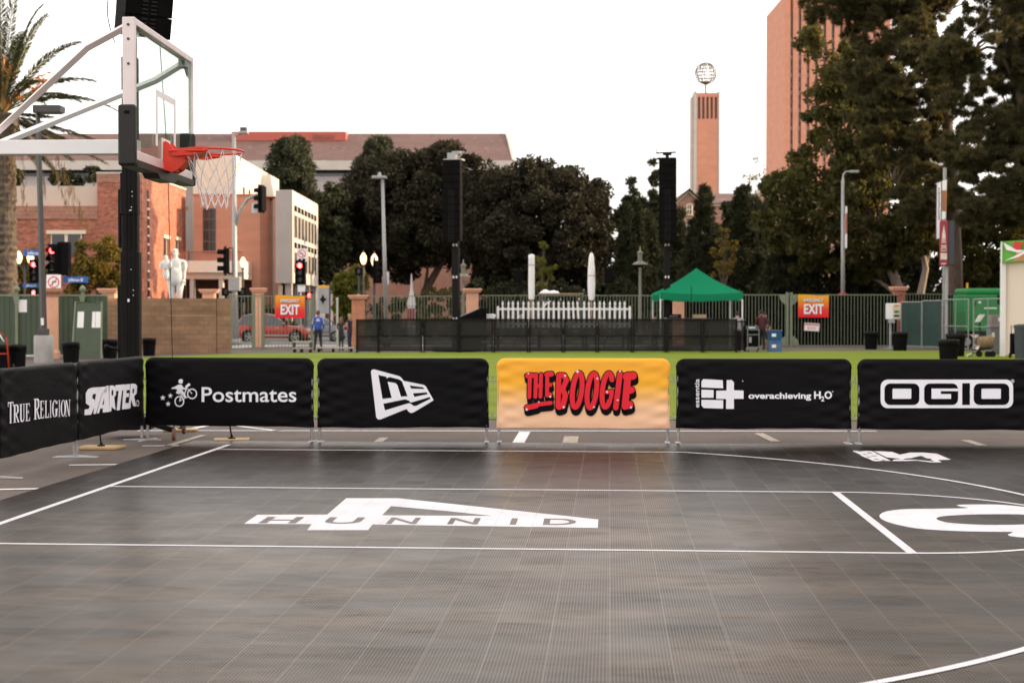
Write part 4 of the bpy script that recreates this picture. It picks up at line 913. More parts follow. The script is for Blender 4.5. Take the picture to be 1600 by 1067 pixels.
# ---- peach pillars
def pillar(label, px, Y, ptop, w_, h0=0):
    z = zat(ptop, Y); t = thing('gate_pillar', label, 'pillar', (xat(px, Y), Y, 0), 0, 'peach pillars of the boundary fence')
    b = MB(); b.lathe([(w_*.62, 0), (w_*.62, .25), (w_*.5, .32), (w_*.5, z-.35)], 18); b.build('shaft', M['peach'], t, False)
    b = MB(); b.lathe([(w_*.5, z-.349), (w_*.58, z-.25), (w_*.82, z-.14), (w_*.86, z-.02), (w_*.6, z)], 18); b.build('cap', mat('terracotta_cap', (.42, .2, .13), .85) if 'terracotta_cap' not in bpy.data.materials else bpy.data.materials['terracotta_cap'], t)
def sqpillar(label, px, Y, ptop, w_, mk='peach'):
    z = zat(ptop, Y); t = thing('gate_pillar', label, 'pillar', (xat(px, Y), Y, 0), 0, 'peach pillars of the boundary fence')
    b = MB(); b.bbox(-w_/2, w_/2, -w_/2, w_/2, 0, z-.2, .03); b.build('shaft', M[mk] if isinstance(mk, str) else mk, t)
    b = MB(); b.bbox(-w_*.68, w_*.68, -w_*.68, w_*.68, z-.199, z-.1, .02); b.bbox(-w_*.78, w_*.78, -w_*.78, w_*.78, z-.099, z, .02); b.build('cap', M['peach'], t)
pillar('round peach pillar directly beside the dark lamp post', 82, 55.5, 450, .44)
sqpillar('peach pillar rising behind the green fence next to the brick wall', 172, 68, 451, .62)
sqpillar('peach pillar behind the brown block wall right of the statue', 327, 78, 452, .62)
sqpillar('peach pillar between the gate bars in front of the red car', 404, 74, 450, .5)
sqpillar('peach pillar in the railing beside the left far loudspeaker mast', 738, 74.5, 451, .62)
sqpillar('brick and peach pillar at the railing corner near the two women', 560, 74, 461, .62, mat('orange_pillar_brick', (.46, .2, .11), .85, var=.2, vs=5))
sqpillar('brick pillar behind the white dispenser box on the right', 1404, 77, 448, .55, 'brickred')
sqpillar('peach pillar standing in shade under the green canopy', 1060, 75, 461, .55)
# ---- brown block wall
Yw1, Yw2 = 61.0, 63.5
def blockmat():
    m = brick('split_face_block', (.30, .185, .115), (.24, .145, .09), (.20, .125, .085), .41, .2); return m
M['block'] = blockmat()
Pw0, Pw1 = Vector((xat(166, Yw1), Yw1, 0)), Vector((xat(360, Yw2), Yw2, 0)); ww = (Pw1-Pw0)
wl = thing('block_wall', 'brown split-face block wall in front of the statue', 'wall', Pw0, math.atan2(ww.y, ww.x)); LWl = ww.length
b = MB(); b.box(0, LWl-.62, 0, .3, 0, zat(466, 62)); b.box(LWl-.60, LWl, -.03, .35, 0, zat(466, 63)+.0); b.build('wall', M['block'], wl)
b = MB(); b.box(1.2, 1.26, -.012, -.003, 0, zat(466, 62)); b.box(2.6, LWl-.65, -.010, -.003, 1.6, 1.63); b.build('mortar_joint', mat('pale_mortar', (.42, .27, .18), .9), wl)
# ---- bar fences
def barfence(label, px0, px1, Y0, Y1, ptop, pbot, pitch, posts=(), scrim=False, name='railing'):
    P0, P1 = Vector((xat(px0, Y0), Y0, 0)), Vector((xat(px1, Y1), Y1, 0)); d = P1-P0; L = d.length
    t = thing(name, label, 'fence', P0, math.atan2(d.y, d.x)); Ym_ = (Y0+Y1)/2; zt, zb = zat(ptop, Ym_), zat(pbot, Ym_)
    b = MB(); n = int(L/pitch)
    for k in range(n+1): b.box(L*k/n-.012, L*k/n+.012, -.016, .016, zb+.02, zt-.02)
    b.box(0, L, -.03, .03, zt-.05, zt); b.box(0, L, -.03, .03, zb, zb+.05); b.build('bars', M['sage'], t)
    for px in posts:
        x = (px-px0)/(px1-px0)*L; b = MB(); b.bbox(x-.07, x+.07, -.07, .07, 0, zt+.1, .01); b.build('post', M['sage'], t)
    if scrim:
        b = MB(); b.grid(lambda u, v: (L*u, .06+.02*math.sin(u*40)+.012*math.sin(v*9+u*13), zb+.05+(zt-zb-.06)*v), 60, 6); b.build('windscreen', M['scrimblk'], t, True)
    return t, L, zt, zb
M['scrimblk'] = mat('black_windscreen', (.006, .0065, .0055), .9, var=.3, vs=1, spec=.05)
barfence('sage bar gate in front of the red car', 356, 487, 69, 70, 462, 545, .155, (360, 396, 410, 487), name='gate')
g2 = barfence('sage railing stretch running from the brick pillar to the left far mast', 558, 735, 74.6, 74.6, 462, 539, .155, (560,))
barfence('sage railing stretch behind the white picket fence', 741, 1036, 74.6, 74.6, 461, 539, .155, (745,))
g4 = barfence('sage railing stretch backed with black cloth around the hanging exit banner', 1036, 1402, 76, 76, 460, 541, .17, (1230, 1236), True)
for s, px in ((-1, 1230), (1, 1236)):          # curved gussets where the two gate leaves meet
    t, L, zt, zb = g4; x = (px-1036)/(1402-1036)*L
    for z, k in ((zt-.05, -1), (zb+.05, 1)):
        b = MB(); b.prism([Vector((x+s*.08, -.05, z)), Vector((x+s*.42, -.05, z)), Vector((x+s*.36, -.05, z+k*.25)), Vector((x+s*.2, -.05, z+k*.42)), Vector((x+s*.08, -.05, z+k*.5))], (0, .03, 0)); b.build('gusset', M['sage'], t)
barfence('short dark-backed railing behind the chain-link enclosure', 1408, 1512, 79, 80, 459, 538, .17, (1412,), True)
M['exit'] = gradmat('exit_banner_gradient', [(0, (.80, .012, .03)), (.35, (.80, .05, .03)), (.7, (.82, .25, .02)), (1, (.84, .42, .02))], 0, 1.1, nz=False)
def exitbanner(label, px0, px1, py0, py1, Y):
    w_ = (px1-px0)*Y/F; h_ = (py1-py0)*Y/F; t = thing('exit_banner', label, 'banner', (xat(px0, Y), Y, zat(py1, Y)), 0, 'emergency exit banners')
    b = MB(); b.grid(lambda u, v: (w_*u, .012*math.sin(u*7)*(1-v), h_*v + .03*math.sin(u*5+1)*v), 16, 10); o = b.build('cloth', M['exit'], t, True); o.data.materials[0] = M['exit']
    for dx, dz, mk, y in ((.018, -.018, 'printblk', -.020), (0, 0, 'print', -.028)):
        wtext(t, 'lettering', 'EMERGENCY', w_/2+dx, y, h_*.70+dz, h_*.19, M[mk], .025, w_*.68/(h_*.19*6.0))
        wtext(t, 'lettering', 'EXIT', w_/2+dx, y, h_*.17+dz, h_*.60, M[mk], .03, w_*.68/(h_*.60*2.15))
M['printblk'] = mat('black_print', (.004, .003, .005), .7, var=0, spec=.1); M['print'] = mat('white_print', (.86, .85, .91), .6, var=.04)
exitbanner('yellow to red emergency exit banner hanging on the gate before the cars', 430, 476, 462, 497, 68.6)
exitbanner('yellow to red emergency exit banner hanging on the black-backed railing', 1247, 1295, 461, 496, 75.7)
sgn = thing('exit_sign', 'small tilted white paper sign with red lettering under the exit banner', 'sign', (xat(1268.5, 75.7), 75.7, zat(511, 75.7)), 0); sgn.rotation_euler = (0, R(4), 0)
b = MB(); b.box(-.40, .40, -.01, .01, -.2, .2); b.build('board', M['white'], sgn)
M['pinkred'] = mat('faded_red_print', (.62, .22, .22), .7)
wtext(sgn, 'lettering', 'EXIT', 0, -.014, -.14, .2, M['pinkred'], .02, 1.1); b = MB(); b.box(-.36, .36, -.015, -.012, .08, .17); b.box(-.40, -.37, -.015, -.012, -.19, .19); b.box(.37, .40, -.015, -.012, -.19, .19); b.build('border', M['pinkred'], sgn)
# ---- chain-link enclosure at the right
M['chain'] = meshcloth('chain_link', (.30, .31, .30), .93)
M['screen'] = mat('dark_green_privacy_screen', (.016, .045, .036), .8, var=.25, vs=2)
def clpanel(label, a, c, ptop, screen):
    A_, C_ = gp(*a), gp(*c); d = C_-A_; L = d.length; t = thing('chain_link_panel', label, 'fence panel', A_, math.atan2(d.y, d.x), 'chain-link fence panels'); z = zat(ptop, (A_.y+C_.y)/2)
    b = MB(); b.tube([(0, 0, .05), (0, 0, z)], .03, 6); b.tube([(L, 0, .05), (L, 0, z)], .03, 6); b.tube([(0, 0, z), (L, 0, z)], .028, 6); b.tube([(0, 0, .12), (L, 0, .12)], .022, 6)
    if not screen: b.tube([(0, 0, z*.48), (L, 0, z*.48)], .022, 6); b.tube([(L/2, 0, .1), (L/2, 0, z)], .02, 6)
    b.build('frame', M['galv'], t)
    b = MB(); b.grid(lambda u, v: (.03+(L-.06)*u, .012*math.sin(u*17), .1+(z-.13)*v), 20, 2); b.build('privacy_screen' if screen else 'mesh', M['screen' if screen else 'chain'], t, True)
clpanel('chain-link panel with dark green screen, next to the white dispenser box', (1408, 544), (1440, 545), 472, True)
clpanel('chain-link panel with dark green screen, next to the open panels', (1441, 545), (1472, 546.5), 470, True)
clpanel('open chain-link panel behind the two joined rubbish bins', (1473, 547), (1513, 549), 468, False)
clpanel('open chain-link panel in front of the green generator', (1521, 550), (1566, 553), 467, False)
# ---- generator
Yg_ = 70; gen = thing('generator', 'bright green box generator on twin-wheel trailer behind the chain-link panels', 'generator', (xat(1508, Yg_), Yg_, 0)); M['gengreen'] = mat('generator_green_paint', (.008, .20, .045), .4, var=.1)
wg = xat(1640, Yg_)-xat(1508, Yg_); zg0, zg1 = zat(518, Yg_), zat(450, Yg_)
b = MB(); b.bbox(0, wg, 0, 2, zg0, zg1-.32, .05); b.bbox(.05, wg-.05, .04, 1.96, zg1-.34, zg1, .12); b.build('body', M['gengreen'], gen)
b = MB(); b.box(xat(1558, Yg_)-xat(1508, Yg_), xat(1572, Yg_)-xat(1508, Yg_), -.02, .0, zat(476, Yg_), zat(461, Yg_)); b.box(.45, .5, -.015, 0, zat(478, Yg_), zat(472, Yg_)); b.box(1.1, wg-.3, -.012, 0, zg0+.2, zg0+.25); b.build('louvre', M['black'], gen)
b = MB(); b.box(.9, 1.5, -.014, -.002, zat(482.5, Yg_), zat(480.5, Yg_)); b.box(.62, .75, -.014, -.002, zat(474, Yg_), zat(471, Yg_)); b.build('label_plate', M['white'], gen)
b = MB(); b.box(-.2, wg, .2, 1.8, zg0-.14, zg0-.003); b.build('trailer_frame', M['blackmetal'], gen)
for x in (.1, .95):
    b = MB(); b.tube([(x, .05, .36), (x, .3, .36)], .36, 18); w_ = b.build('wheel', M['rubber'], gen); b = MB(); b.tube([(x, .03, .36), (x, .049, .36)], .2, 12); b.build('rim', M['galv'], w_)
b = MB(); b.tube([(.22, .4, zg1), (.22, .4, zg1+.25)], .05, 8); b.build('warning_light', mat('amber_plastic', (.7, .35, .02), .4), gen)
# ---- lamp posts
def shoebox_lamp():
    Y = 51.0; t = thing('lamp_post', 'dark lamp post with box head on a round concrete base, beside the palm', 'lamp post', (xat(68, Y), Y, 0))
    b = MB(); b.lathe([(.33, 0), (.33, .02), (.33, .9), (.30, .95)], 28); shade_auto(b.build('base', M['concrete'], t))
    b = MB(); b.bbox(-.16, .16, -.16, .16, .951, 1.18, .02); b.tube([(0, 0, 1.1), (xat(61, Y)-xat(68, Y), 0, zat(172, Y))], [.125, .085], 4); b.build('pole', M['darkgrey'], t)
    xh = xat(62, Y)-xat(68, Y); zh = zat(168, Y); b = MB(); b.bbox(xh-.12, xh+.85, -.3, .3, zh-.22, zh+.05, .03); b.build('lamp_head', M['darkgrey'], t)
    b = MB(); b.box(-.05, .05, -.14, -.128, zat(508, Y)-.0, zat(497, Y)); b.build('sticker', M['white'], t)
shoebox_lamp()
def tall_lamp(label, px, pxt, ptop, Y, kind, banner=False):
    t = thing('lamp_post', label, 'lamp post', (xat(px, Y), Y, 0), 0, 'pale metal lamp posts'); z = zat(ptop, Y); dx = xat(pxt, Y)-xat(px, Y)
    b = MB(); b.lathe([(.2, 0), (.2, .3), (.13, .45)], 12); b.tube([(0, 0, .3), (dx, 0, z)], [.125, .08], 10); b.build('pole', M['galv'] if kind != 'white' else M['white'], t, True)
    b = MB()
    if kind != 'arm':
        b.bbox(dx-.55, dx+.22, -.16, .16, z+.02, z+.16, .04); b.lathe([(.12, 0), (.06, .2)], 10, c=(dx-.15, 0, z+.15))
    else:
        b.tube([(dx, 0, z), (dx+.02, 0, z+.25), (dx+.15, 0, z+.42), (dx+.5, 0, z+.45)], .05, 8); b.bbox(dx+.35, dx+.85, -.14, .14, z+.36, z+.5, .03)
    b.build('lamp_head', M['galv'] if kind != 'white' else M['white'], t)
    return t
tall_lamp('pale lamp post with small cap lamp in front of the dome-crowned dark tree', 604, 598, 280, 76, 'pale')
lp2 = tall_lamp('pale lamp post carrying a narrow banner, behind the exit banner', 1317, 1316, 281, 79, 'arm')
b = MB(); x0 = xat(1318.5, 79)-xat(1317, 79); b.box(x0, x0+.10, -.25, -.20, zat(388, 79), zat(323, 79)); b.box(x0+.003, x0+.103, -.253, -.2505, zat(366, 79), zat(334, 79), 1)
b.build('pole_banner', [M['white'], mat('banner_dusty_red', (.40, .12, .09), .7)], lp2)
b = MB(); b.lathe([(.24, 0), (.24, .12)], 10, c=(0, 0, zat(462, 79))); b.build('collar', M['red'], lp2)
M['lampglow'] = emit('warm_lamp_glow', (1, .62, .30), .95); M['lampoff'] = mat('unlit_lamp_glass', (.35, .35, .33), .3)
def ornate(label, px, ptop, Y, globes, lit=True, cat='street lamp'):
    t = thing('street_lamp', label, cat, (xat(px, Y), Y, 0), 0, 'old style street lamps'); z = zat(ptop, Y)
    b = MB(); b.lathe([(.22, 0), (.22, .5), (.12, .7), (.07, 1.0), (.06, z-.6), (.10, z-.5)], 10)
    if len(globes) > 1: b.tube([(globes[0]*.9, 0, z-.45), (globes[0]*.5, 0, z-.75), (0, 0, z-.9), (globes[-1]*.5, 0, z-.75), (globes[-1]*.9, 0, z-.45)], .035, 6)
    b.build('post', M['darkgrey'], t, False)
    for gx in globes:
        b = MB(); b.lathe([(.08, -.42), (.15, -.30), (.20, -.1), (.18, .08), (.10, .22), (.03, .30)], 12, c=(gx, 0, z-.02)); b.build('globe', M['lampglow'] if lit else M['lampoff'], t, True)
        b = MB(); b.lathe([(.05, .301), (.03, .38), (.01, .46)], 8, c=(gx, 0, z-.02)); b.lathe([(.07, -.55), (.11, -.42)], 10, c=(gx, 0, z-.02)); b.build('finial', M['darkgrey'], t)
ornate('twin glowing globe street lamp among leaves beside the palm trunk', 39, 400, 84, (-.33, .33))
ornate('single glowing globe street lamp in front of the salmon building', 380, 408, 99, (0,))
ornate('glowing globe street lamp beside the unlit signal under the dark tree', 585, 404, 86, (0,))
ornate('street lamp with a small dim globe left of another glowing lamp', 568, 402, 90, (0,))
def tulip(label, px, ptop, Y):
    t = thing('street_lamp', label, 'street lamp', (xat(px, Y), Y, 0), 0, 'grey flared street lamps'); z = zat(ptop, Y); m = mat('verdigris_grey_metal', (.16, .15, .12), .6) if 'verdigris_grey_metal' not in bpy.data.materials else bpy.data.materials['verdigris_grey_metal']
    b = MB(); b.lathe([(.2, 0), (.2, .6), (.10, .8), (.07, z-1.1), (.1, z-.9)], 10); b.build('post', m, t)
    b = MB(); b.lathe([(.42, z-.75), (.40, z-.70), (.12, z-.55), (.13, z-.2), (.18, z-.1), (.06, z), (.02, z+.25)], 12); b.build('lamp_head', m, t)
tulip('grey flared street lamp standing between umbrella and right mast', 1000, 392, 80)
tulip('grey flared street lamp close to the right of the left far mast', 724, 412, 82)
# ---- traffic signals
M['lred'] = emit('red_signal_lens', (1, .03, .03), 9); M['loff'] = mat('unlit_lens', (.02, .02, .025), .2)
def head(parent, x, y, z, rz, lit=True, s=1.0, n=3):
    """three-lens signal head facing -y before turning by rz; z is the middle"""
    e = bpy.data.objects.new('signal_head', None)
    M4 = Matrix.Translation((x, y, z)) @ Matrix.Rotation(rz, 4, 'Z') @ Matrix.Scale(s, 4)
    b = MB(); b.bbox(-.17, .17, -.05, .16, -.52, .52, .03, 0, M4)
    b.box(-.25, .25, .0, .012, -.60, .60, 0, M4)
    o = b.build('signal_head', M['black'], parent)
    for k in range(n):
        zc = .34 - .34*k; v = MB(); pts = []
        for j in range(13):
            a = R(-30 + 240*j/12)
            for yy in (-.05, -.30): pts.append(M4 @ Vector((.135*math.cos(a), yy, zc + .135*math.sin(a))))
        v.add(pts, [(2*j, 2*j+1, 2*j+3, 2*j+2) for j in range(12)]); v.build('visor', M['black'], o)
        l = MB(); l.add([M4 @ Vector((.125*math.cos(2*math.pi*j/16), -.056, zc+.125*math.sin(2*math.pi*j/16))) for j in range(16)], [list(range(16))[::-1]]); l.build('lens', M['lred'] if (lit and k == 0) else M['loff'], o)
    return o
def noturn(parent, x, y, z, w_, h_, flip=1):
    b = MB(); b.bbox(x-w_/2, x+w_/2, y-.012, y, z-h_/2, z+h_/2, .003); o = b.build('turn_sign', M['white'], parent)
    r = w_*.40; zc = z + h_/2 - w_*.52; b = MB()
    n = 28; ring = [(x+q*math.cos(2*math.pi*k/n), y-.018, zc+q*math.sin(2*math.pi*k/n)) for q in (r, r*.80) for k in range(n)]
    b.add(ring, [(k, (k+1) % n, n+(k+1) % n, n+k) for k in range(n)])
    b.add([(x-r*.72*flip, y-.0195, zc+r*.6), (x-r*.6*flip, y-.0195, zc+r*.72), (x+r*.72*flip, y-.0195, zc-r*.6), (x+r*.6*flip, y-.0195, zc-r*.72)], [(0, 1, 2, 3)]); b.build('prohibition_ring', M['red'], o)
    b = MB()
    for P in ([(.10, -.55), (.28, -.55), (.28, .0), (.10, .0)], [(-.2, -.02), (.28, -.02), (.28, .17), (-.2, .17)], [(-.55, .08), (-.18, -.16), (-.18, .33)]):
        b.add([(x+p*r*flip, y-.0165, zc+q*r) for p, q in P], [list(range(len(P)))])
    b.build('arrow', M['printblk'], o)
    b = MB(); b.box(x-w_*.36, x-w_*.05, y-.016, y-.013, z-h_/2+.08, z-h_/2+.17); b.box(x+.02, x+w_*.36, y-.016, y-.013, z-h_/2+.08, z-h_/2+.17); b.build('lettering', M['printblk'], o)
M['signblue'] = mat('street_sign_blue', (.012, .09, .33), .4, var=.06)
def streetname(parent, body, x, y, z, w_, h_):
    b = MB(); b.bbox(x-w_/2, x+w_/2, y-.02, y, z-h_/2, z+h_/2, .003); o = b.build('street_name_plate', M['signblue'], parent); wtext(o, 'lettering', body, x, y-.026, z-h_*.27, h_*.75, M['whitep'], .015, min(1.1, w_*.86/(h_*.75*.56*len(body))))
def pedsig(parent, x, y, z, lit=True):
    b = MB(); b.bbox(x-.22, x+.22, y-.12, y+.1, z-.22, z+.22, .03); o = b.build('pedestrian_signal', M['black'], parent)
    l = MB(); l.add([(x-.07, y-.125, z-.12), (x+.09, y-.125, z-.12), (x+.09, y-.125, z+.08), (x+.04, y-.125, z+.15), (x-.07, y-.125, z+.08)], [(0, 1, 2, 3, 4)]); l.build('hand_symbol', M['lred'] if lit else M['loff'], o)
Y1 = 80.0; s1 = thing('traffic_signal', 'red traffic signal pole with blue street name plates behind the dark lamp post', 'traffic signal', (xat(66, Y1), Y1, 0), 0, 'traffic signals'); x1 = lambda px: xat(px, Y1)-xat(66, Y1)
b = MB(); b.lathe([(.2, 0), (.2, .3), (.09, .5), (.075, zat(388, Y1))], 12); b.tube([(0, 0, zat(410, Y1)), (x1(84), 0, zat(410, Y1))], .05, 6); b.tube([(0, 0, zat(437, Y1)), (x1(78), 0, zat(437, Y1))], .04, 6); b.tube([(0, 0, zat(418, Y1)), (x1(56), 0, zat(418, Y1))], .05, 6); b.build('pole', M['galv'], s1)
head(s1, x1(84), -.1, zat(405, Y1), R(-20), True, 1.35); head(s1, x1(56), -.25, zat(424, Y1), 0, True, 1.05)
b = MB(); b.bbox(x1(90), x1(108), -.05, .5, zat(430, Y1), zat(378, Y1), .05); b.build('signal_back', M['black'], s1)
noturn(s1, x1(88), -.42, zat(444, Y1), .78, 1.0, -1); pedsig(s1, x1(56), -.3, zat(458, Y1))
streetname(s1, 'Jefferson', x1(58.5), -.5, zat(396, Y1), 1.15, .34); streetname(s1, 'Jefferson Bl', x1(118), .1, zat(437, Y1), 1.35, .33); streetname(s1, 'Jefferson Bl', x1(47), .2, zat(446, Y1), .9, .22)
# mast-arm pole
Y2 = 79.0; s2 = thing('traffic_signal', 'tall grey mast-arm signal pole with street light, right of the statue', 'traffic signal', (xat(368, Y2), Y2, 0), 0, 'traffic signals'); x2 = lambda px: xat(px, Y2)-xat(368, Y2)
b = MB(); b.tube([(0, 0, 0), (x2(367), 0, zat(440, Y2)), (x2(366.5), 0, zat(208, Y2))], [.2, .15, .10], 12); b.lathe([(.28, 0), (.28, .35)], 12)
b.tube([(0, 0, zat(353, Y2)), (x2(376), -.1, zat(330, Y2)), (x2(388), -.2, zat(312, Y2)), (x2(402), -.3, zat(305.5, Y2)), (x2(418), -.35, zat(304.5, Y2))], [.10, .09, .085, .08, .06], 8)
b.tube([(x2(366.5), 0, zat(216, Y2)), (x2(372), 0, zat(211, Y2)), (x2(380), 0, zat(208.5, Y2))], .05, 6); b.build('pole', M['galv'], s2, True)
b = MB(); b.bbox(x2(374), x2(389), -.2, .2, zat(210, Y2), zat(205.5, Y2), .04); b.build('lamp_head', M['galv'], s2)
b = MB(); b.bbox(-.33, .30, -.3, .3, zat(455, Y2), zat(433, Y2), .05); b.build('signal_cabinet', M['galv'], s2)
head(s2, x2(411), -.45, zat(312, Y2), R(-115), False, 1.25); head(s2, x2(353), -.2, zat(408, Y2), R(-68), False, 1.3)
b = MB(); b.tube([(x2(358), -.2, zat(388, Y2)), (0, 0, zat(388, Y2))], .035, 6); b.tube([(x2(358), -.2, zat(428, Y2)), (0, 0, zat(428, Y2))], .035, 6); b.build('bracket', M['blackmetal'], s2)
b = MB(); b.bbox(x2(394), x2(407), -.1, -.06, zat(333, Y2), zat(317, Y2), .01); b.build('sign_back', mat('sign_back_grey', (.55, .55, .55), .4, .2), s2)
pedsig(s2, x2(353), .05, zat(456, Y2), False); pedsig(s2, x2(379), .05, zat(456, Y2), False); pedsig(s2, x2(379), .05, zat(466, Y2), False)
# red signal by the office block
Y3 = 84.0; s3 = thing('traffic_signal', 'red traffic signal with no-turn sign above, before the pale office block', 'traffic signal', (xat(477, Y3), Y3, 0), 0, 'traffic signals'); x3 = lambda px: xat(px, Y3)-xat(477, Y3)
b = MB(); b.lathe([(.18, 0), (.18, .3), (.08, .5), (.07, zat(398, Y3))], 10); b.build('pole', M['darkgrey'], s3)
head(s3, x3(470), -.3, zat(426, Y3), 0, True, 1.15); noturn(s3, x3(473), -.25, zat(399, Y3), .58, .75)
b = MB(); b.bbox(x3(466), x3(477.5), -.2, -.15, zat(456, Y3), zat(443, Y3), .01); b.build('sign_plate', M['white'], s3); pedsig(s3, x3(484), -.2, zat(462, Y3))
Y4 = 85.0; s4 = thing('traffic_signal', 'unlit traffic signal facing sideways beside the pale lamp post', 'traffic signal', (xat(585, Y4), Y4, 0), 0, 'traffic signals'); x4 = lambda px: xat(px, Y4)-xat(585, Y4)
b = MB(); b.lathe([(.18, 0), (.18, .3), (.08, .5), (.07, zat(402, Y4))], 10); b.build('pole', M['darkgrey'], s4); head(s4, x4(590.5), -.25, zat(425, Y4), R(25), False, 1.1)
b = MB(); b.bbox(x4(604.5), x4(609), -.5, -.45, zat(445, Y4), zat(425, Y4), .01); b.tube([(0, 0, zat(435, Y4)), (x4(606), -.45, zat(435, Y4))], .03, 5); b.build('sign_plate', mat('pale_sign', (.5, .48, .46), .5), s4)
b = MB(); b.tube([(x4(561), 0, 0), (x4(561), 0, zat(425, Y4))], .06, 8); b.build('side_pole', M['darkgrey'], s4); pedsig(s4, x4(561), -.1, zat(424, Y4), False)
# grey street banner and marker post
yb = 83; bn = thing('street_banner', 'grey street banner with yellow top edge beside the bright tree', 'banner', (xat(506, yb), yb, 0)); b = MB(); b.box(-.30, .30, -.03, 0, zat(490, yb), zat(450, yb), 0); b.box(-.31, .31, -.035, .003, zat(449.8, yb), zat(446, yb), 1)
b.prism([Vector((-.05+.22*math.cos(a)*q, -.036, zat(468, yb)+.3*math.sin(a)*q)) for a, q in ((0, 1), (.8, .5), (1.6, 1), (2.4, .5), (3.14, .9), (4, .5), (4.7, 1), (5.5, .5))], (0, .004, 0), 2); b.build('cloth', [mat('grey_banner_cloth', (.30, .30, .30), .7), mat('yellow_banner_edge', (.70, .38, .03), .7), M['conifer']], bn)
b = MB(); b.tube([(.34, .02, 0), (.34, .02, zat(444, yb))], .05, 8); b.build('pole', M['darkgrey'], bn)
mp = thing('marker_post', 'thin pale post standing behind the two women', 'post', (xat(527, 73), 73, 0)); b = MB(); b.bbox(-.05, .05, -.05, .05, 0, zat(467, 73), .01); b.build('shaft', mat('pale_green_post', (.45, .47, .38), .6), mp)
b = MB(); b.bbox(-.055, .055, -.055, .055, zat(467, 73)+.002, zat(467, 73)+.05, .01); b.build('cap', M['white'], mp)
# white hydrant-like spire (small monument) seen through the railing
ms = thing('spire_sign', 'small white spire-shaped sign post seen through the railing', 'sign', (xat(643, 82), 82, 0)); b = MB(); b.lathe([(.22, 0), (.22, zat(478, 82)), (.26, zat(477, 82)), (.22, zat(470, 82)), (.14, zat(462, 82)), (.08, zat(452, 82)), (.03, zat(428, 82))], 10); b.build('spire', mat('weathered_white', (.42, .41, .40), .6), ms)
b = MB(); b.box(-.2, .2, -.30, -.285, zat(500, 82), zat(482, 82)); b.build('dark_panel', mat('dark_red_panel', (.15, .02, .03), .5), ms)
# ---- right: banners, red sign board, dispenser
Yk = 70.0; bp = thing('banner_pole', 'pole with two narrow white banners behind the red sign board', 'banner pole', (xat(1476, Yk), Yk, 0)); xk = lambda px: xat(px, Yk)-xat(1476, Yk)
b = MB(); b.tube([(0, .1, 0), (0, .1, zat(262, Yk))], .085, 10); b.tube([(xk(1462), .1, zat(287, Yk)), (xk(1478), .1, zat(282, Yk))], .03, 6); b.build('pole', M['galv'], bp)
b = MB(); b.add([(xk(1461.5), 0, zat(374, Yk)), (xk(1468.5), -.05, zat(372, Yk)), (xk(1469), -.05, zat(285, Yk)), (xk(1462), 0, zat(287, Yk))], [(0, 1, 2, 3)], 0)
b.add([(xk(1461.5), -.003, zat(374, Yk)), (xk(1462.5), -.011, zat(374, Yk)), (xk(1463), -.011, zat(287, Yk)), (xk(1462), -.003, zat(287, Yk))], [(0, 1, 2, 3)], 1)
rnd = random.Random(3)
for k in range(15):
    py = 294 + k*3.4; b.add([(xk(1464.3+rnd.random()), -.05, zat(py+2.2, Yk)), (xk(1466.2+rnd.random()), -.06, zat(py+2.0, Yk)), (xk(1466.0+rnd.random()), -.06, zat(py, Yk)), (xk(1464.1+rnd.random()), -.05, zat(py+.3, Yk))], [(0, 1, 2, 3)], 2)
M['purple'] = mat('purple_edge', (.12, .05, .2), .6); M['orange'] = mat('orange_print', (.7, .22, .03), .6)
b.build('vertical_banner', [M['white'], M['purple'], M['printblk']], bp)
b = MB(); b.add([(xk(1470), -.06, zat(344, Yk)), (xk(1475.5), -.1, zat(342, Yk)), (xk(1477.5), -.1, zat(281, Yk)), (xk(1470.5), -.06, zat(283, Yk))], [(0, 1, 2, 3)], 0)
b.add([(xk(1470.2), -.07, zat(330, Yk)), (xk(1476.2), -.115, zat(331, Yk)), (xk(1477), -.115, zat(298, Yk)), (xk(1470.4), -.07, zat(298, Yk))], [(0, 1, 2, 3)], 1)
b.add([(xk(1475.5), -.12, zat(331, Yk)), (xk(1476.3), -.122, zat(331, Yk)), (xk(1477.1), -.122, zat(298, Yk)), (xk(1476.2), -.12, zat(298, Yk))], [(0, 1, 2, 3)], 2)
b.build('picture_banner', [M['white'], mat('brown_picture', (.28, .13, .07), .6), M['orange']], bp)
rs = thing('sign_board', 'dark red sign board with white cone mark on a slim post', 'sign', (xat(1479, 68.5), 68.5, 0), R(-14)); Yr = 68.5; xr2 = lambda px: xat(px, Yr)-xat(1479, Yr)
M['maroon'] = mat('maroon_sign_paint', (.28, .012, .03), .4, var=.08)
zA, zB = zat(415.5, Yr), zat(345.5, Yr)
b = MB(); b.bbox(xr2(1468), xr2(1480.2), -.32, .28, zA, zB, .03); b.bbox(xr2(1480.3), xr2(1490), -.28, .30, zA+.02, zB-.02, .03, 1); b.build('case', [M['maroon'], mat('dark_slate_side', (.03, .035, .045), .5)], rs)
b = MB(); X0, X1 = xr2(1469), xr2(1478.5); mx = (X0+X1)/2
b.add([(X0+.02, -.327, zat(393, Yr)), (X1-.02, -.327, zat(393, Yr)), (mx+.07, -.327, zat(366, Yr)), (mx, -.327, zat(352, Yr)), (mx-.07, -.327, zat(366, Yr))], [(0, 1, 2, 3, 4)])
b.box(X0, X1, -.33, -.322, zat(406, Yr), zat(396, Yr)); b.box(X0+.04, X1-.04, -.33, -.322, zat(413.5, Yr), zat(411.5, Yr)); b.build('cone_mark', mat('sign_cream', (.62, .56, .50), .5), rs)
b = MB()
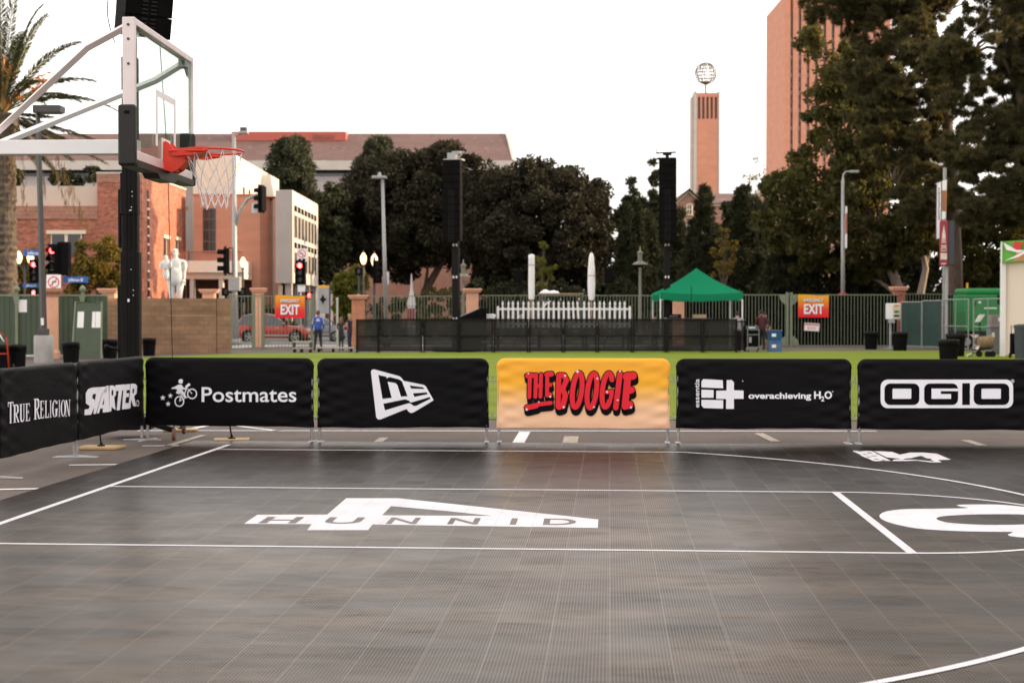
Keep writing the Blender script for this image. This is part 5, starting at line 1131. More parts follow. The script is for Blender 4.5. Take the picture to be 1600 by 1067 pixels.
for py, h_ in ((374, 1), (377, 1), (380, 3.6), (386.5, 1), (389, 2.6)): b.box(X0+.05, X1-.05, -.336, -.331, zat(py+h_, Yr), zat(py, Yr))
b.build('lettering', M['maroon'], rs)
b = MB(); b.tube([(.0, 0, 0), (.0, 0, zA)], .07, 8); b.build('post', M['grey'], rs)
dp = thing('dispenser', 'white dispenser box on a stand before the brick pillar', 'dispenser', (xat(1393, 71), 71, 0)); xd_ = lambda px: xat(px, 71)-xat(1393, 71)
b = MB(); b.bbox(xd_(1385.5), xd_(1405), -.25, .25, zat(499, 71), zat(474, 71), .03); b.build('box', M['white'], dp)
b = MB(); b.bbox(xd_(1393), xd_(1404.5), -.262, -.2515, zat(498, 71), zat(475, 71), .002); b.build('poster', mat('poster_cream', (.58, .52, .42), .6), dp)
b = MB(); b.box(xd_(1395), xd_(1402), -.268, -.263, zat(479.5, 71), zat(477, 71), 0); b.box(xd_(1395), xd_(1402.5), -.268, -.263, zat(489, 71), zat(485, 71), 1); b.box(xd_(1394.5), xd_(1403), -.268, -.263, zat(495, 71), zat(492, 71), 2); b.build('poster_print', [M['orange'], M['gengreen'], M['printblk']], dp)
b = MB(); b.tube([(-.05, 0, .03), (-.05, 0, zat(499, 71))], .06, 8); b.bbox(-.3, .2, -.2, .2, .0, .06, .01); b.bbox(-.18, .1, -.28, -.05, zat(505, 71), zat(499.3, 71), .02); b.build('stand', M['grey'], dp)
# ---- bins
M['bag'] = mat('black_bin_liner', (.009, .009, .010), .45, spec=.15, var=.3, vs=8, bmp=.6, bs=9, bd=.03)
def binn(label, px, py0, py1, wpx, bag=True):
    p = gp(px, py1); Y = p.y; h_ = (py1-py0)*Y/F; w_ = wpx*Y/F/2; t = thing('rubbish_bin', label, 'bin', p, 0, 'black rubbish bins')
    b = MB(); b.lathe([(w_*.82, 0), (w_*.86, .03), (w_*.98, h_*.88)], 18); b.build('body', M['black'], t, False)
    b = MB(); pr = []; n = 18; rg = random.Random(int(px))
    off = [rg.uniform(-.05, .03) for _ in range(n)]
    vs = []
    for k, (r, z) in enumerate(((w_*.93, h_*.80), (w_*1.01, h_*.77), (w_*1.05, h_*.92), (w_*1.04, h_), (w_*.9, h_*.97), (w_*.85, h_*.7))):
        for j in range(n):
            a = 2*math.pi*j/n; rr = r*(1+.03*math.sin(5*a+px)); zz = z + (off[j]*h_*1.2 if k < 2 else 0); vs.append((rr*math.cos(a), rr*math.sin(a), zz))
    b.add(vs, [(k*n+j, k*n+(j+1) % n, (k+1)*n+(j+1) % n, (k+1)*n+j) for k in range(5) for j in range(n)]); b.build('liner', M['bag'], t, True)
    b = MB()
    for s in (-1, 1): b.tube([(s*w_*.95, -.05, h_*.7), (s*w_*1.1, -.03, h_*.68), (s*w_*1.1, .03, h_*.68), (s*w_*.95, .05, h_*.7)], .014, 6)
    b.build('handle', M['black'], t)
binn('black rubbish bin with shiny liner at the fence, left of the concrete lamp base', 27, 538, 574, 28)
binn('black rubbish bin cut by the photo edge beside the red hand truck', 3, 538, 575, 24)
binn('black rubbish bin between concrete lamp base and leaning sheet door', 111, 534, 567, 27)
binn('slightly tilted black rubbish bin right of the leaning sheet door', 172, 530, 560, 24)
binn('black rubbish bin in front of the brown block wall', 233, 528, 556, 21)
binn('black rubbish bin right of the exit banner, in front of the dark railing', 1361, 518, 546, 21)
binn('black rubbish bin under the white dispenser box', 1406, 518.5, 548, 24)
binn('nearer black rubbish bin of the pair on the turf by the open panels', 1482, 530, 565, 31)
binn('farther black rubbish bin of the pair on the turf by the open panels', 1493, 521, 557, 30)
# ---- hand truck at the left edge
p = gp(3, 583); ht = thing('hand_truck', 'red hand truck with white frame cut by the photo edge', 'hand truck', p, R(10)); Yh = p.y
b = MB(); b.tube([(-.22, .25, .1), (-.22, -.02, 1.0), (.0, -.08, 1.12), (.14, -.02, 1.0), (.16, .25, .1)], .022, 8); b.tube([(-.2, .1, .55), (.15, .1, .55)], .018, 6); b.build('frame', M['red'], ht, True)
b = MB(); b.tube([(-.28, -.04, .45), (-.25, -.1, .98), (-.02, -.15, 1.08), (.08, -.12, .9)], .02, 8); b.build('grip', M['white'], ht, True)
for s in (-1, 1): MB().tube([(s*.26, .25, .13), (s*.30, .25, .13)], .13, 14).build('wheel', M['rubber'], ht)
# ================================================================== things on and round the turf
# ---- black mesh crowd-control panels: eleven side by side
M['bmesh'] = meshcloth('black_barrier_mesh', (.010, .0085, .0075), .075)
Yp = 64.3
pan = None; edges_ = [590, 661, 717, 771, 826, 880, 933, 988, 1041, 1098, 1152]
def meshpanel(x0, x1, Y, h_, label):
    t = thing('mesh_barrier', label, 'barrier', ((x0+x1)/2, Y, 0), 0, 'black mesh barriers at the turf edge'); w_ = (x1-x0)/2
    b = MB()
    for s in (-1, 1): b.bbox(s*(w_-.04)-.035, s*(w_-.04)+.035, -.035, .035, .02, h_, .008)
    b.box(-w_+.04, w_-.04, -.03, .03, h_-.06, h_-.001); b.box(-w_+.04, w_-.04, -.03, .03, .06, .12); b.box(-w_+.04, w_-.04, -.03, .03, h_*.48, h_*.48+.04); b.build('frame', M['blackmetal'], t)
    b = MB(); b.grid(lambda u, v: (-w_+.05+(2*w_-.1)*u, .045+.01*math.sin(9*u), .1+(h_-.16)*v), 8, 4); b.build('mesh', M['bmesh'], t, True)
    b = MB(); b.bbox(-w_+.02, -w_+.1, -.55, .25, 0, .03, .005); b.bbox(w_-.1, w_-.02, -.25, .25, 0, .03, .005); b.build('foot', M['blackmetal'], t)
    return t
hpn = zat(498, Yp)
ordn = ['first', 'second', 'third', 'fourth', 'fifth', 'sixth', 'seventh', 'eighth', 'ninth', 'tenth']
wpan = [meshpanel(xat(556, Yp-.4), xat(592, Yp-.4), Yp-.4, hpn-.02, 'narrow black mesh barrier overlapping in front, beside the woman in dark blue')]
src = meshpanel(xat(590, Yp), xat(660, Yp), Yp, hpn, 'wide black mesh barrier with the pale lamp post behind its left half')
base_w = xat(717, Yp) - xat(661, Yp)
src2 = None
lbls = ['black mesh barrier directly left of the left far loudspeaker mast', 'black mesh barrier to the right of the left far mast foot', 'black mesh barrier under the left end of the white pickets', 'black mesh barrier below the left closed umbrella', 'black mesh barrier below the middle of the white pickets', 'black mesh barrier below the right closed umbrella', 'black mesh barrier under the right end of the white pickets', 'black mesh barrier left of the right loudspeaker mast foot', 'black mesh barrier in front of the green canopy, left part', 'black mesh barrier below the grey-shirted man at the canopy']
for k in range(10):
    x0, x1 = xat(edges_[k]+ (71 if k == 0 else 0) if k == 0 else edges_[k], Yp), xat(edges_[k+1], Yp)
    if k == 0: continue
    if src2 is None:
        src2 = meshpanel(x0, x1, Yp, hpn, lbls[k-1]); w0 = x1-x0
    else:
        c = copy_tree(src2); c.location.x = (x0+x1)/2; c.scale.x = (x1-x0)/w0; c['label'] = lbls[k-1]
sp_ = meshpanel(xat(1152, Yp+1.2), xat(1168, Yp+1.2), Yp+1.6, hpn-.1, 'short black mesh barrier end set back beside the flight cases')
# ---- low stage with white picket fence and furled umbrellas
Ys_ = 68.0; zs = 1.05
st = thing('stage_deck', 'dark stage deck mostly hidden behind the mesh barriers', 'stage', (xat(880, Ys_), Ys_+1.8, 0)); ws = (xat(990, Ys_)-xat(772, Ys_))/2
b = MB(); b.box(-ws, ws, -1.8, 1.8, zs-.12, zs); b.build('deck', M['darkgrey'], st); b = MB()
for x in (-ws+.2, -ws/3, ws/3, ws-.2):
    for y in (-1.6, 1.6): b.box(x-.05, x+.05, y-.05, y+.05, 0, zs-.121)
b.build('legs', M['blackmetal'], st)
pf = thing('picket_fence', 'white picket fence with pointed tops on the stage deck', 'fence', (xat(881, Ys_), Ys_, zs)); wp = (xat(986, Ys_)-xat(776, Ys_))/2; zp = zat(469, Ys_)-zs
b = MB(); npk = 27
for k in range(npk):
    x = -wp + .06 + (2*wp-.12)*k/(npk-1); hh = zp*(.985 if k not in (0, npk-1) else .78); lean = random.Random(k).uniform(-.02, .02) + (-.06 if k in (15, 16) else 0)
    if k in (0, npk-1): b.box(x-.05, x+.05, -.03, .03, 0, hh); continue
    q = [(x-.045, 0), (x+.045, 0), (x+.045, hh-.26), (x+.022, hh-.24), (x+.055, hh-.14), (x, hh), (x-.055, hh-.14), (x-.022, hh-.24), (x-.045, hh-.26)]
    b.prism([Vector((a + lean*c, -.03, c)) for a, c in q], (0, .025, 0))
b.build('pickets', M['white'], pf)
b = MB(); b.box(-wp, wp, -.004, .03, zp*.64, zp*.64+.09); b.box(-wp, wp, -.004, .03, zp*.10, zp*.10+.09); b.build('rails', M['white'], pf)
def furled(label, px, ptop, pbot, Y, wpx, style):
    t = thing('closed_umbrella', label, 'umbrella', (xat(px, Y), Y, zs), 0, 'closed white umbrellas'); z0, z1 = zat(pbot, Y)-zs, zat(ptop, Y)-zs; r = wpx*Y/F/2
    b = MB(); n = 14; vs = []
    prof = [(.9, 0), (1.0, .05), (1.0, .3), (.95, .6), (.98, .9), (1.02, .985), (.5, 1.0)] if style else [(.75, 0), (1.0, .1), (1.05, .35), (.95, .65), (.72, .9), (.4, .98), (.05, 1.0)]
    for (q, v) in prof:
        for j in range(n):
            a = 2*math.pi*j/n; rr = r*q*(1 + .10*math.sin(4*a + v*3)); vs.append((rr*math.cos(a), rr*math.sin(a), z0+(z1-z0)*v))
    m_ = len(prof); b.add(vs, [(k*n+j, k*n+(j+1) % n, (k+1)*n+(j+1) % n, (k+1)*n+j) for k in range(m_-1) for j in range(n)] + [tuple((m_-1)*n+j for j in range(n))]); b.build('canopy', M['white'], t, True)
    b = MB(); b.tube([(0, 0, .02), (0, 0, z1+.03)], .035, 8); b.build('pole', mat('umbrella_pole_wood', (.40, .24, .14), .5) if 'umbrella_pole_wood' not in bpy.data.materials else bpy.data.materials['umbrella_pole_wood'], t)
    b = MB(); b.bbox(-.3, .3, -.3, .3, 0, .06, .01); b.build('base', M['darkgrey'], t)
    b = MB(); b.lathe([(r*1.04, 0), (r*1.04, .05)], 14, c=(0, 0, z0+(z1-z0)*(.75 if style else .5)), cap=False); b.build('tie', M['grey'], t)
furled('closed white umbrella with flat square top, the left one', 830.5, 397.5, 468, 68.6, 9.5, True)
furled('closed white umbrella with tapered pointed top, the right one', 924, 394.5, 469, 68.6, 10.5, False)
# things on the stage: table with folded cloth, two loudspeakers on stands
tb = thing('stage_table', 'long brown table with folded white cloth behind the pickets', 'table', (xat(875, 70.5), 69.6, zs)); wt = (xat(910, 70)-xat(840, 70))/2; ztb = zat(458.5, 70)-zs
b = MB(); b.box(-wt, wt, -.4, .4, ztb-.05, ztb); b.build('top', M['wood'], tb)
for x in (-wt+.1, wt-.1):
    b = MB(); b.box(x-.03, x+.03, -.3, .3, 0, ztb-.051); b.build('leg', M['darkgrey'], tb)
fc = thing('folded_cloth', 'crumpled white cloth lying on the stage table', 'cloth', (xat(858, 70), 69.6, zs+ztb)); b = MB(); b.grid(lambda u, v: (-.48+.96*u, -.3+.6*v, .012 + (.10+.07*math.sin(9*u+2)*math.sin(5*v+u*4))*min(1, 6*min(u, 1-u))*min(1, 6*min(v, 1-v))), 20, 10); b.grid(lambda u, v: (-.48+.96*u, .3-.6*v, .003), 2, 2); b.build('cloth', M['white'], fc, True)
def pa(label, px, ptop, pbot, Y):
    t = thing('loudspeaker', label, 'loudspeaker', (xat(px, Y), Y, 0), 0, 'loudspeakers on stands behind the pickets'); z0, z1 = zat(pbot, Y), zat(ptop, Y); b = MB(); b.bbox(-.2, .2, -.18, .2, z0, z1, .03); b.build('cabinet', M['black'], t)
    b = MB(); b.box(-.165, .165, -.19, -.181, z0+.05, z1-.05); b.build('grille', M['black'], t)
    b = MB(); b.tube([(0, 0, .5), (0, 0, z0)], .025, 8)
    for k in range(3): a = k*2.1; b.tube([(0, 0, .75), (.45*math.cos(a), .45*math.sin(a), .02)], .018, 6)
    b.build('stand', M['blackmetal'], t)
pa('black loudspeaker on stand left of the flat-topped closed umbrella', 809, 422, 442, 72); pa('black loudspeaker on stand right of the pointed closed umbrella', 950, 418.5, 442, 72)
rp = thing('equipment_ramp', 'dark sloping equipment case lid beside the left far mast', 'case', (xat(735, 66), 66.2, 0)); b = MB(); b.prism([Vector((xat(714, 66)-xat(735, 66), 0, 0)), Vector((xat(760, 66)-xat(735, 66), 0, 0)), Vector((xat(760, 66)-xat(735, 66), 0, zat(482, 66))), Vector((xat(748, 66)-xat(735, 66), 0, zat(482, 66))), Vector((xat(714, 66)-xat(735, 66), 0, zat(497, 66)))], (0, .8, 0)); b.build('lid', M['black'], rp)
b = MB(); b.tube([(xat(714, 66)-xat(735, 66), -.01, zat(497, 66)), (xat(748, 66)-xat(735, 66), -.01, zat(482, 66))], .02, 5); b.build('edge_trim', M['grey'], rp)
wt2 = thing('folding_chair', 'white curved chair back showing above the mesh barrier', 'chair', (xat(763, 66.5), 66.5, 0)); b = MB(); b.tube([(xat(750, 66.5)-xat(763, 66.5), 0, zat(494, 66.5)), (xat(754, 66.5)-xat(763, 66.5), 0, zat(492.3, 66.5)), (xat(772, 66.5)-xat(763, 66.5), 0, zat(492, 66.5)), (xat(775, 66.5)-xat(763, 66.5), 0, zat(494, 66.5))], .04, 8); b.bbox(-.33, .3, -.02, .02, zat(497.5, 66.5), zat(493.5, 66.5), .01); b.build('backrest', M['white'], wt2)
b = MB(); b.bbox(-.3, .3, -.45, .0, .42, .46, .01); b.build('seat', M['white'], wt2)
for sx in (-1, 1):
    for y in (-.42, .0): MB().tube([(sx*.27, y, 0), (sx*.27, y, .42 if y < -.1 else zat(495, 66.5))], .02, 6).build('leg', M['white'], wt2)
# ---- green canopy
Yc_ = 66.8; M['canopy'] = leafmat('green_canopy_cloth', (.008, .25, .12), (.008, .25, .12), .35, (.02, .5, .26))
cn = thing('canopy_tent', 'green pop-up canopy tent with white legs behind the mesh barriers', 'canopy tent', (xat(1096, Yc_), Yc_, 0)); wc = (xat(1161, Yc_)-xat(1031, Yc_))/2; ze_, zp_, zv = zat(457, Yc_), zat(419, Yc_+1.8), zat(468, Yc_); dp_ = wc
b = MB(); cor = [(-wc, 0), (wc, 0), (wc, 2*dp_), (-wc, 2*dp_)]; ap = (0.0, dp_, zp_)
def roofside(i):
    (ax, ay), (bx, by) = cor[i], cor[(i+1) % 4]
    def fn(u, v):
        x, y = ax+(bx-ax)*u, ay+(by-ay)*u; s = (1-v); sag = -.10*math.sin(math.pi*v) - .08*math.sin(math.pi*u)*s
        return (x*s + ap[0]*v, y*s + ap[1]*v, ze_*s + ap[2]*v + sag)
    return fn
for i in range(4): b.grid(roofside(i), 12, 8)
for i in range(4):
    (ax, ay), (bx, by) = cor[i], cor[(i+1) % 4]; b.grid(lambda u, v: (ax+(bx-ax)*u, ay+(by-ay)*u, ze_ - .08*math.sin(math.pi*u) - (ze_-zv)*v*(.9+.1*abs(math.sin(u*12)))), 16, 2)
b.build('canopy', M['canopy'], cn, True)
for (x, y) in cor:
    MB().bbox(x*.985-.03, x*.985+.03, y+(.04 if y < 1 else -.04)-.03, y+(.04 if y < 1 else -.04)+.03, 0, ze_-.05, .006).build('leg', M['white'], cn)
b = MB()
for i in (0, 2):
    (ax, ay), (bx, by) = cor[i], cor[(i+1) % 4]; yy = ay+(.06 if i == 0 else -.06)
    for k in range(4): b.tube([(ax+(bx-ax)*k/4, yy, zv+.2 if k % 2 else zv-.05), (ax+(bx-ax)*(k+1)/4, yy, zv-.05 if k % 2 else zv+.2)], .015, 5)
b.build('truss', M['white'], cn)
ant = thing('aerial_stand', 'thin black aerial mast standing before the green canopy', 'aerial', (xat(1080, 66), 66, 0)); b = MB(); b.tube([(0, 0, .02), (0, 0, zat(448, 66))], .018, 6); b.build('mast', M['blackmetal'], ant); b = MB()
for k in range(3): b.tube([(0, 0, .6), (.4*math.cos(k*2.1), .4*math.sin(k*2.1), .02)], .016, 6)
b.build('tripod', M['blackmetal'], ant)
# equipment under the canopy
def case(label, px0, px1, pt, pb, Y, m, cat='flight case', nm='flight_case', trim=True, d=.7):
    t = thing(nm, label, cat, (xat((px0+px1)/2, Y), Y, 0)); w_ = (px1-px0)*Y/F/2; z0, z1 = max(.0, zat(pb, Y)), zat(pt, Y); b = MB(); b.bbox(-w_, w_, 0, d, z0+.08, z1, .012); b.build('body', m, t)
    if trim:
        b = MB()
        for z in (z0+.10, z0+(z1-z0)*.72, z1-.03): b.box(-w_-.01, w_+.01, -.012, -.001, z-.014, z+.014)
        for s in (-1, 1): b.box(s*w_-.012, s*w_+.012, -.0135, -.0125, z0+.08, z1)
        b.build('edge_trim', M['galv'], t); b = MB(); b.bbox(-w_*.75, -w_*.3, -.025, -.014, z0+.3, z0+.55, .004); b.build('latch', M['galv'], t)
        b = MB()
        for s in (-1, 1): b.tube([(s*w_*.8-.03, .1, .045), (s*w_*.8+.03, .1, .045)], .045, 10)
        b.build('castors', M['rubber'], t)
    else:
        b = MB(); b.box(-w_*.9, w_*.9, -.006, -.001, z0+.1, z0+.14); b.build('skid', M['blackmetal'], t)
    return t
case('black flight case with metal edges right of the mesh barriers', 1168, 1186, 514, 546, 65, M['black'])
cb2 = thing('equipment_crate', 'teal-topped crate resting on the black flight case', 'crate', (xat(1177, 65), 65.05, zat(514, 65)+.002)); b = MB(); b.bbox(-.24, .24, 0, .5, 0, .13, .01); b.build('body', mat('teal_plastic', (.04, .12, .12), .5), cb2); b = MB(); b.box(-.2, .1, -.008, -.001, .03, .08); b.build('label_plate', M['white'], cb2)
M['bluebin'] = mat('blue_translucent_plastic', (.012, .075, .22), .3, var=.12); M['bluebin2'] = mat('pale_blue_plastic', (.07, .14, .30), .35, var=.12)
def tote(label, pt, pb, m, z):
    t = thing('storage_tote', label, 'storage box', (xat(1212, 64.8), 64.8, z), 0, 'blue storage boxes'); w_ = 10.2*64.8/F; h_ = (pb-pt)*64.8/F
    b = MB(); b.add([(-w_*.9, 0.02, 0), (w_*.9, .02, 0), (w_*.9, .56, 0), (-w_*.9, .56, 0), (-w_, -.02, h_*.9), (w_, -.02, h_*.9), (w_, .6, h_*.9), (-w_, .6, h_*.9)], [(3, 2, 1, 0), (0, 1, 5, 4), (1, 2, 6, 5), (2, 3, 7, 6), (3, 0, 4, 7), (4, 5, 6, 7)]); b.build('tub', m, t)
    b = MB(); b.bbox(-w_*1.06, w_*1.06, -.05, .63, h_*.9+.002, h_-.004, .012); b.build('lid', m, t); b = MB(); b.box(-w_*.6, w_*.05, -.035, -.022, h_*.4, h_*.68); b.build('paper_label', M['white'], t); return h_
h1 = tote('pale blue storage tote, lower one, beside the man in maroon', 529, 546.5, M['bluebin2'], .0); tote('deep blue storage tote stacked on a paler tote', 512, 529, M['bluebin'], h1)
bx = thing('cardboard_box', 'low tan cardboard box on a table under the canopy', 'box', (xat(1092, 67.5), 67.3, zat(497, 67.3))); b = MB(); b.bbox(-.32, .30, -.2, .2, 0, .16, .01); b.build('carton', mat('cardboard', (.36, .25, .16), .8), bx); b = MB(); b.box(-.32, .3, -.03, .03, .1605, .163); b.build('tape', M['white'], bx)
et = thing('work_table', 'dark work table with equipment under the green canopy', 'table', (xat(1078, 67.5), 67.3, 0)); zt3 = zat(497, 67.3)-.003; b = MB(); b.box(-1.2, 1.0, -.35, .35, zt3-.05, zt3); b.build('top', M['darkgrey'], et)
for x in (-1.1, .9):
    b = MB(); b.box(x-.03, x+.03, -.3, .3, 0, zt3-.051); b.build('leg', M['darkgrey'], et)
mx_ = thing('mixing_desk', 'black mixing desk on the work table by the mast foot', 'mixing desk', (xat(1052, 67.3), 67.3, zt3+.003)); b = MB(); b.bbox(-.3, .35, -.2, .2, 0, .18, .02); b.build('case', M['black'], mx_); b = MB(); b.box(-.2, .2, -.21, -.201, .05, .13); b.build('control_panel', M['darkgrey'], mx_)
# ---- low dollies on the turf edge
def dolly(label, px0, px1, py, Y, decks):
    t = thing('dolly', label, 'dolly', (xat((px0+px1)/2, Y), Y, 0), 0, 'low wheeled dollies'); w_ = (px1-px0)*Y/F/2; hh = .14
    b = MB()
    for k in range(decks):
        z = .16 + .28*k; b.bbox(-w_, w_, -.3, .3, z, z+.05, .01)
    b.build('deck', mat('weathered_board', (.40, .36, .30), .8) if 'weathered_board' not in bpy.data.materials else bpy.data.materials['weathered_board'], t)
    if decks > 1:
        b = MB()
        for s in (-1, 1): b.box(s*w_*.9-.03, s*w_*.9+.03, -.25, .25, .2105, .4395)
        b.build('spacer', M['darkgrey'], t)
    for s in (-.85, -.1, .85):
        b = MB(); b.tube([(s*w_-.03, -.2, .075), (s*w_+.03, -.2, .075)], .075, 10); b.tube([(s*w_-.03, .2, .075), (s*w_+.03, .2, .075)], .075, 10); b.build('wheel', M['rubber'], t)
dolly('double-deck wheeled dolly on the turf below the red car', 458, 487, 553, 64.5, 2); dolly('flat wheeled dolly at the feet of the man in blue', 494, 553, 551, 65.2, 1)
# ---- white tent with green printed valance at the right edge
tn = thing('event_tent', 'white walled tent with green printed valance at the right edge', 'tent', (xat(1567, 58.5), 58.5, 0)); Yt_ = 58.5; xt2 = lambda px: xat(px, Yt_)-xat(1567, Yt_)
zv0, zv1 = zat(411, Yt_), zat(378, Yt_); M['tentcloth'] = leafmat('cream_tent_cloth', (.80, .68, .59), (.80, .68, .59), .2, (.8, .62, .45))
for x, y in ((0, 0), (3.2, -2.2), (5.5, 4.5), (2.4, 3.5)): MB().bbox(x-.09, x+.09, y-.09, y+.09, 0, zv1-.05, .01).build('leg', M['white'], tn)
b = MB(); b.grid(lambda u, v: (.1+3.1*u, -2.2*u+.02+.06*math.sin(u*9+v*2)*(1-v*.5), .05+(zv0+.25)*v), 30, 10); b.build('side_wall', M['tentcloth'], tn, True)
b = MB(); b.grid(lambda u, v: (-.15+3.5*u, -2.35*u-.12+.02*math.sin(u*8), zv0+(zv1-zv0)*v+.06*u+.03*math.sin(u*6)), 16, 4); b.build('valance', mat('green_valance_print', (.10, .33, .035), .6, var=.2, vs=1.5), tn, True)
def vq(L, m, off, nm):
    b = MB(); b.add([(-.15+3.5*u, -2.35*u-.15-off, zv0+(zv1-zv0)*v+.06*u) for u, v in L], [list(range(len(L)))]); b.build(nm, m, tn)
vq([(.02, .95), (.05, .6), (.16, .45), (.24, .55), (.14, .58), (.08, .78)], M['white'], .03, 'white_swoosh'); vq([(.03, .08), (.16, .25), (.34, .75), (.30, .75), (.14, .33)], M['white'], .033, 'white_swoosh')
vq([(.10, .55), (.18, .55), (.2, .95), (.12, .98)], M['red'], .025, 'red_patch'); vq([(.12, .05), (.22, .05), (.22, .45), (.14, .5)], mat('tan_patch', (.42, .20, .08), .6), .027, 'tan_patch')
vq([(.0, .0), (.012, .0), (.012, 1.0), (.0, 1.0)], M['white'], .02, 'white_hem')
b = MB(); b.add([(-.1, -.1, zv1-.05), (3.4, -2.4, zv1), (5.6, 4.6, zv1), (2.4, 3.7, zv1-.05)], [(0, 1, 2, 3)]); b.build('roof', M['white'], tn)
gb = thing('grey_bin', 'tall grey plastic bin with white label beside the tent leg', 'bin', (xat(1557, 61), 61, 0)); b = MB(); b.add([(-.20, 0, .0), (.22, 0, 0), (.22, .5, 0), (-.20, .5, 0), (-.25, -.03, 1.1), (.25, -.03, 1.1), (.25, .55, 1.1), (-.25, .55, 1.1)], [(3, 2, 1, 0), (0, 1, 5, 4), (1, 2, 6, 5), (2, 3, 7, 6), (3, 0, 4, 7)]); b.build('body', mat('grey_bin_plastic', (.17, .17, .20), .5), gb)
b = MB(); b.bbox(-.28, .27, -.06, .57, 1.102, 1.2, .03); b.build('lid', bpy.data.materials['grey_bin_plastic'], gb); b = MB(); b.box(-.2, -.08, -.045, -.032, .72, .92); b.build('paper_label', M['white'], gb)
pc = thing('power_cabinet', 'brown-grey electrical cabinet behind the tall grey bin', 'cabinet', (xat(1558, 65), 65, 0)); b = MB(); b.bbox(-.25, .5, 0, .5, .0, zat(492, 65), .02); b.build('case', mat('taupe_metal', (.22, .18, .17), .5), pc); b = MB(); b.box(.05, .2, -.012, -.001, zat(502, 65), zat(496, 65)); b.build('label_plate', M['white'], pc)
cs = thing('control_stand', 'slanted white control panel on a stand in front of the generator', 'control stand', (xat(1531, 66), 66, 0)); b = MB(); b.prism([Vector((xat(1523, 66)-xat(1531, 66), -.1, zat(503, 66))), Vector((xat(1530, 66)-xat(1531, 66), -.1, zat(503, 66))), Vector((xat(1538.5, 66)-xat(1531, 66), -.1, zat(491.5, 66))), Vector((xat(1530, 66)-xat(1531, 66), -.1, zat(491.5, 66)))], (0, .1, 0)); b.build('panel', M['white'], cs)
b = MB(); b.tube([(0, 0, 0), (0, 0, zat(503, 66))], .04, 6); b.build('stand', M['blackmetal'], cs)
cm = thing('wheelbarrow', 'small wheeled cart holding a burlap-wrapped drum by the tent', 'cart', (xat(1535, 57.5), 57.5, 0)); M['burlap'] = mat('burlap', (.20, .14, .075), .95, var=.3, vs=8, bmp=.5, bs=30)
b = MB(); b.tube([(-.32, .02, .27), (.36, 0, .33)], .03, 6); b.tube([(-.32, .2, .27), (.36, .2, .33)], .03, 6); b.tube([(-.1, .1, .25), (-.35, .1, .15)], .05, 6); b.build('frame', M['blackmetal'], cm)
b = MB(); b.tube([(-.12, .1, .56), (.42, .1, .60)], [.24, .25], 16); b.build('drum', M['burlap'], cm)
for x in (-.12, .22, .40): MB().tube([(x, -.06, .12), (x, .02, .12)], .12, 12).build('wheel', M['rubber'], cm)
b = MB(); b.grid(lambda u, v: (-.55+.42*u, -.05+.3*v, .05+.38*u*u+.05*math.sin(8*v+u*5)), 8, 6); b.build('rag', mat('pale_rag', (.55, .50, .42), .9), cm, True)
dk = thing('dark_bin', 'dark slate bin at the photo edge inside the tent', 'bin', (xat(1597, 55), 55, 0)); b = MB(); b.lathe([(.24, 0), (.28, 1.15), (.30, 1.16), (.30, 1.24)], 16); b.build('body', mat('slate_plastic', (.03, .035, .045), .5), dk); b = MB(); b.lathe([(.31, 1.2405), (.30, 1.27), (.1, 1.31)], 16); b.build('lid', bpy.data.materials['slate_plastic'], dk)
rt = thing('hand_truck', 'dark red folding trolley leaning by the slate bin', 'hand truck', (xat(1586, 56), 56, 0)); b = MB(); b.tube([(-.12, 0, .1), (-.14, 0, 1.25), (.10, 0, 1.25), (.14, 0, .9), (.1, 0, .1)], .022, 8); b.build('frame', M['maroon'] if 'maroon' in M else M['red'], rt, True); b = MB(); b.bbox(-.17, .13, -.12, .1, .15, .95, .03); b.build('bag', M['black'], rt)
for s in (-1, 1): MB().tube([(s*.15-.02, .1, .1), (s*.15+.02, .1, .1)], .1, 12).build('wheel', M['rubber'], rt)
# ---- white statue behind the block wall
# ================================================================== people, statue, cars
def skinned(chains, sub=1):
    """chains: list of [(pos, radius)...]; first chain holds the root; shared joints by equal position. Returns verts, faces"""
    V, Rr, E, idx = [], [], [], {}
    for ch in chains:
        prev = None
        for p, r in ch:
            k = tuple(round(c, 4) for c in p)
            if k not in idx: idx[k] = len(V); V.append(k); Rr.append(r if isinstance(r, tuple) else (r, r))
            if prev is not None and prev != idx[k]: E.append((prev, idx[k]))
            prev = idx[k]
    me = bpy.data.meshes.new('body'); me.from_pydata(V, E, []); o = bpy.data.objects.new('body', me); COL.objects.link(o)
    sm = o.modifiers.new('Skin', 'SKIN'); sm.use_smooth_shade = True
    for i, r in enumerate(Rr): me.skin_vertices[0].data[i].radius = r
    me.skin_vertices[0].data[0].use_root = True
    ss = o.modifiers.new('Sub', 'SUBSURF'); ss.levels = sub; ss.render_levels = sub
    dg = bpy.context.evaluated_depsgraph_get(); m2 = bpy.data.meshes.new_from_object(o.evaluated_get(dg))
    vs = [v.co.copy() for v in m2.vertices]; fs = [list(p.vertices) for p in m2.polygons]
    bpy.data.objects.remove(o); bpy.data.meshes.remove(m2); return vs, fs
def L3(a, b, t): return tuple(a[i]+(b[i]-a[i])*t for i in range(3))
